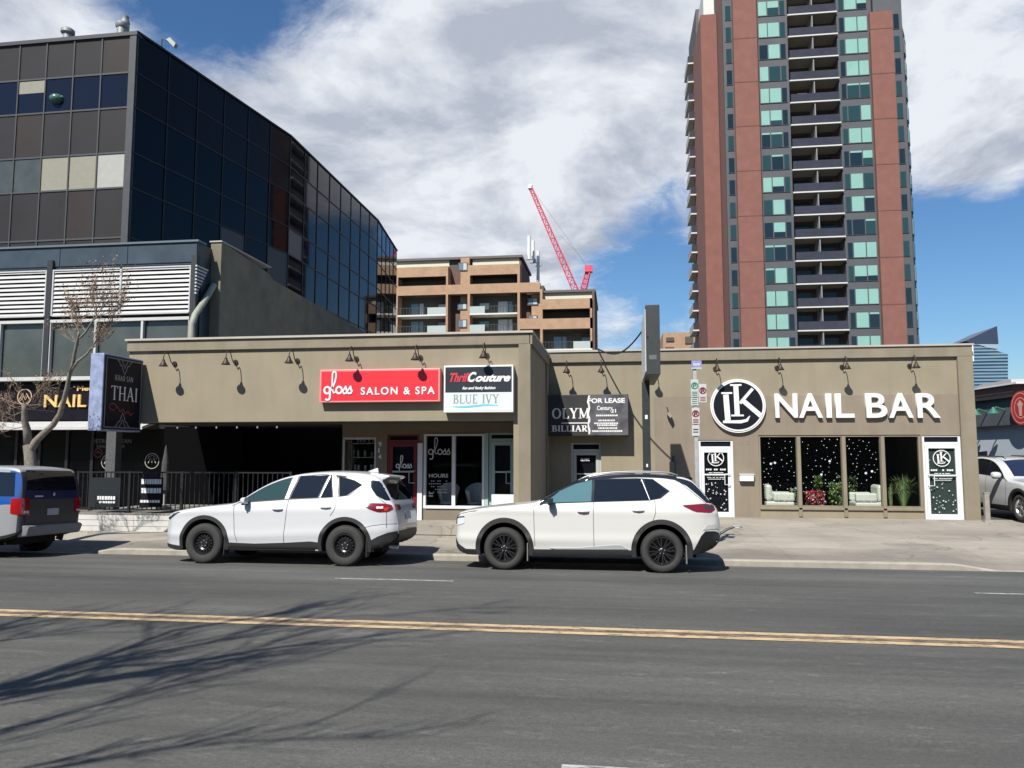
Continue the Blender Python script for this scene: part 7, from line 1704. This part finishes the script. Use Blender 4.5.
# --- boxy silver, blue and charcoal car cropped at the left
SIL = mat('silver_paint', (.32,.33,.335), .35, .3, coat=.6); BLU = mat('blue_paint', (.003,.055,.24), .35, coat=.2); CHC = mat('charcoal_and_rear_shade', (.028,.030,.036), .5); GRYC = mat('grey_cladding', (.20,.205,.21), .6)
spC = dict(name='parked_car', label='boxy blue and silver car with charcoal tailgate at the left edge', group='cars parked along the kerb', paint=GRYC, paints=[BLU, SIL, CHC],
  top=[(-.80,.80), (-.76,.92), (-.6,1.0), (0,1.08), (.35,1.13), (.5,1.18), (.8,1.45), (1.05,1.66), (1.3,1.74), (2.0,1.79), (2.8,1.785), (3.2,1.765), (3.32,1.73), (3.40,1.60), (3.46,1.30), (3.49,1.0), (3.50,.80)],
  bot=[(-.80,.42), (-.6,.26), (0,.25), (2.5,.26), (3.1,.34), (3.4,.42), (3.5,.50)],
  width=[(-.80,.66), (-.72,.78), (-.5,.86), (0,.90), (.5,.908), (2.5,.908), (3.1,.90), (3.30,.885), (3.40,.86), (3.47,.82), (3.50,.76)],
  side=[(.2,.97), (.5,1.0), (1.0,1.0), (1.12,.985), (1.3,.95), (1.6,.89), (1.79,.84)],
  crown=.03, edge=.07, wb=2.575, wr=.345, arch=.42, cladw=.10, cladm=GRYC, wheel='alloy', rim_r=.22, spokes=5,
)
def pf(c, n):
    if c.z > 1.64: return 3
    if n.x > .45 and c.x > 3.2: return 4  # rear-facing faces go charcoal, painting in the shade at the back
    if c.z > 1.0: return 2
    return 0
spC['paintfn'] = pf
carC, pC, sC, hwC, bvC, ztC = car_build(spC)
pC('side_window', [(.62,1.18), (.95,1.50), (1.15,1.62), (1.75,1.65), (1.75,1.18)], CGL, off=.006, both=True)
pC('side_window', [(1.80,1.18), (1.80,1.65), (2.62,1.65), (2.62,1.18)], CGL, off=.006, both=True)
pC('side_window', [(2.67,1.18), (2.67,1.65), (3.26,1.63), (3.34,1.18)], CGL, off=.006, both=True)
pC('tailgate_panel', [(-.72,1.12), (-.72,.62), (.72,.62), (.72,1.12)], CHC, axis='+x', off=.008)
pC('tailgate_band', [(-.72,1.28), (-.72,1.125), (.72,1.125), (.72,1.28)], mat('blue_band_shaded', (.006,.012,.07), .35), axis='+x', off=.008)  # band in a darker copy of the blue, rear shade painted in
pC('rear_window', [(-.70,1.29), (-.64,1.68), (.64,1.68), (.70,1.29)], CGL, axis='+x', off=.010)
for sg in (-1, 1):
    a = -.83 if sg < 0 else .62
    tl_ = pC('tail_lamp', [(a, 1.14), (a+.20, 1.14), (a+.20, .80), (a, .84)], mat('tail_lamp_vivid', (.30,.008,.010), .12, coat=1), axis='+x', off=.016)
    pC('lamp_insert', [(a+.06, .90), (a+.17, .90), (a+.17, .85), (a+.06, .86)], LAMPC, axis='+x', off=.020, parent=tl_)
pC('tail_lamp_side', [(3.30,1.14), (3.485,1.14), (3.485,.82), (3.31,.86)], MATS['tail_lamp_vivid'], off=.012, both=True)
g = MB(); g.prism([(3.44,-.80,.62), (3.58,-.74,.62), (3.60,-.70,.58), (3.56,-.72,.42), (3.42,-.80,.40)], (0, 1.5, 0)); g.build('rear_bumper', GRYC, carC, bevel=.025)
g = MB(); g.box(3.50, 3.515, -.16, .16, .80, .93); g.build('number_plate', PLATE, carC)
g = MB(); g.box(3.50, 3.508, -.03, .03, 1.18, 1.24); g.build('badge', CHR, carC)
g = MB(); g.box(3.50, 3.506, -.52, -.30, 1.16, 1.19); g.build('badge', CHR, carC)

# --- white SUV in the side lane
spD = dict(spA); spD.update(name='parked_car', label='white SUV facing the street in the lane beside the grey post', paint=mat('white_paint_car', (.50,.51,.51), .3, coat=1), wheel='silver', rim_r=.225, rim_m=RIMS, spokes=5, wb=2.66)
spD.pop('group', None); spD.pop('shoulder', None)
carD, pD, sD, hwD, bvD, ztD = car_build(spD)
pD('window_trim', [(.52,1.085), (.80,1.275), (1.08,1.43), (1.36,1.545), (1.72,1.61), (2.2,1.625), (2.58,1.60), (2.85,1.53), (2.98,1.40), (2.72,1.235), (2.3,1.195), (1.6,1.16)], BLP, off=.003, both=True)
pD('side_window', [(.66,1.125), (.86,1.275), (1.12,1.42), (1.38,1.525), (1.58,1.572), (1.56,1.172)], CGL, off=.007, both=True)
pD('side_window', [(1.64,1.585), (2.40,1.60), (2.46,1.215), (1.62,1.182)], CGL, off=.007, both=True)
pD('quarter_window', [(2.48,1.59), (2.80,1.50), (2.90,1.42), (2.68,1.255), (2.54,1.228)], CGL, off=.007, both=True)
pD('windscreen', [(.66,-.64), (1.38,-.52), (1.44,0), (1.38,.52), (.66,.64), (.585,0)], mat('windscreen_blue', (.015,.02,.045), .04, spec=.6), axis='z', off=.005)
pD('head_lamp', [(-.88,.82), (-.82,.90), (-.52,.985), (-.44,.955), (-.62,.86), (-.80,.78)], LAMPC, off=.008, both=True, smooth_it=1)
pD('grille', [(-.45,.82), (.45,.82), (.40,.72), (-.40,.72)], BLP, axis='-x', off=.006); pD('lower_grille', [(-.5,.58), (.5,.58), (.45,.42), (-.45,.42)], BLP, axis='-x', off=.006)
pD('number_plate', [(-.16,.70), (.16,.70), (.16,.60), (-.16,.60)], PLATE, axis='-x', off=.012)
pD('sill_cladding', [(.42,.39), (2.25,.39), (2.26,.25), (.42,.25)], CLAD, off=.012, both=True)
sD('door_seam', [(.56,1.10), (.575,.9), (.60,.6), (.64,.42)], .008, SEAM, both=True); sD('door_seam', [(1.60,1.16), (1.59,.8), (1.58,.40)], .008, SEAM, both=True)
for sg in (-1, 1): mirror(carD, hwD, .76, 1.13, MATS['white_paint_car'], BLP, 1.1, sg)
for sg in (-1, 1): MB().tube([(1.25, sg*.52, 1.62), (1.4, sg*.53, 1.68), (2.9, sg*.53, 1.70), (3.05, sg*.53, 1.66)], .018, 6).build('roof_rail', BLP, carD, smooth=True)

# --- placing
TILT = R_(2.4)
def place(root, fx_, ynear, znear, hwf):
    """front axle at world x fx_, near tyre face at ynear on road height znear; the car leans with the road's cross-fall"""
    y_l = -(hwf(0, .5)-.015)
    root.rotation_euler = (-TILT, 0, 0)
    c, s = math.cos(-TILT), math.sin(-TILT)
    k = .98; root.scale = (k, k, .99)
    root.location = (fx_+.027, ynear-y_l*c*k, znear-y_l*s*k)
def locx(px, py, Y): return PY(px, py, Y).x
place(carA, locx(201.1, 544.2, 13.10), 13.10, .07, hwA)
place(carB, locx(502.4, 547.9, 13.10), 13.10, .07, hwB)
ex = locx(80, 540, 14.7)
place(carC, ex-3.60, 13.15, .068, hwC)
carD.rotation_euler = (0, 0, R_(90)+R_(3)); carD.location = (11.25, 21.7, .262)
# hitch rack arm
c0 = carB.location
bxh = c0.x+3.60
g = MB(); g.tube([(bxh-.1, 14.0, .62), (bxh+.10, 14.0, .63), (bxh+.24, 14.02, .72), (bxh+.36, 14.03, .76)], [.02, .022, .024, .02], 8); hb.location = (bxh, 14.0, .6); g.build('arm', mat('rack_grey', (.05,.05,.05), .5), hb)
g = MB(); g.tube([(bxh+.32, 13.97, .775), (bxh+.44, 13.97, .79), (bxh+.49, 14.0, .76), (bxh+.43, 14.05, .74), (bxh+.33, 14.05, .755)], .010, 6); g.build('hook_loop', ALU, hb)
MB().box(bxh-.12, bxh-.02, 13.95, 14.05, .58, .68).build('receiver', UNDER, hb)

# ---------------------------------------------------------------- shop row added out of frame: cuts sky fill, darkens reflections
ob = thing('added_shop_row', (0, -15, .1), 'unseen brown brick shop row added across the street to cut sky fill', 'building')
OB = mat('opposite_brick', (.13,.085,.065), .9, var=.2, vscale=1.5)
MB().box(-60, 60, -27, -15, 0, 9.5).build('wall', OB, ob)
MB().box(-60.1, 60.1, -27.1, -14.85, 9.5, 9.8).build('cornice', TAN2, ob)
for k in range(18):
    x = -57+6.6*k
    MB().box(x, x+4.6, -15.0, -14.96, .5, 3.1).build('shop_window', mat('opposite_glass', (.012,.014,.016), .1), ob)
    MB().box(x+.6, x+2.0, -15.0, -14.96, 5.2, 7.4).build('window', MATS['opposite_glass'], ob)
    MB().box(x+2.8, x+4.2, -15.0, -14.96, 5.2, 7.4).build('window', MATS['opposite_glass'], ob)
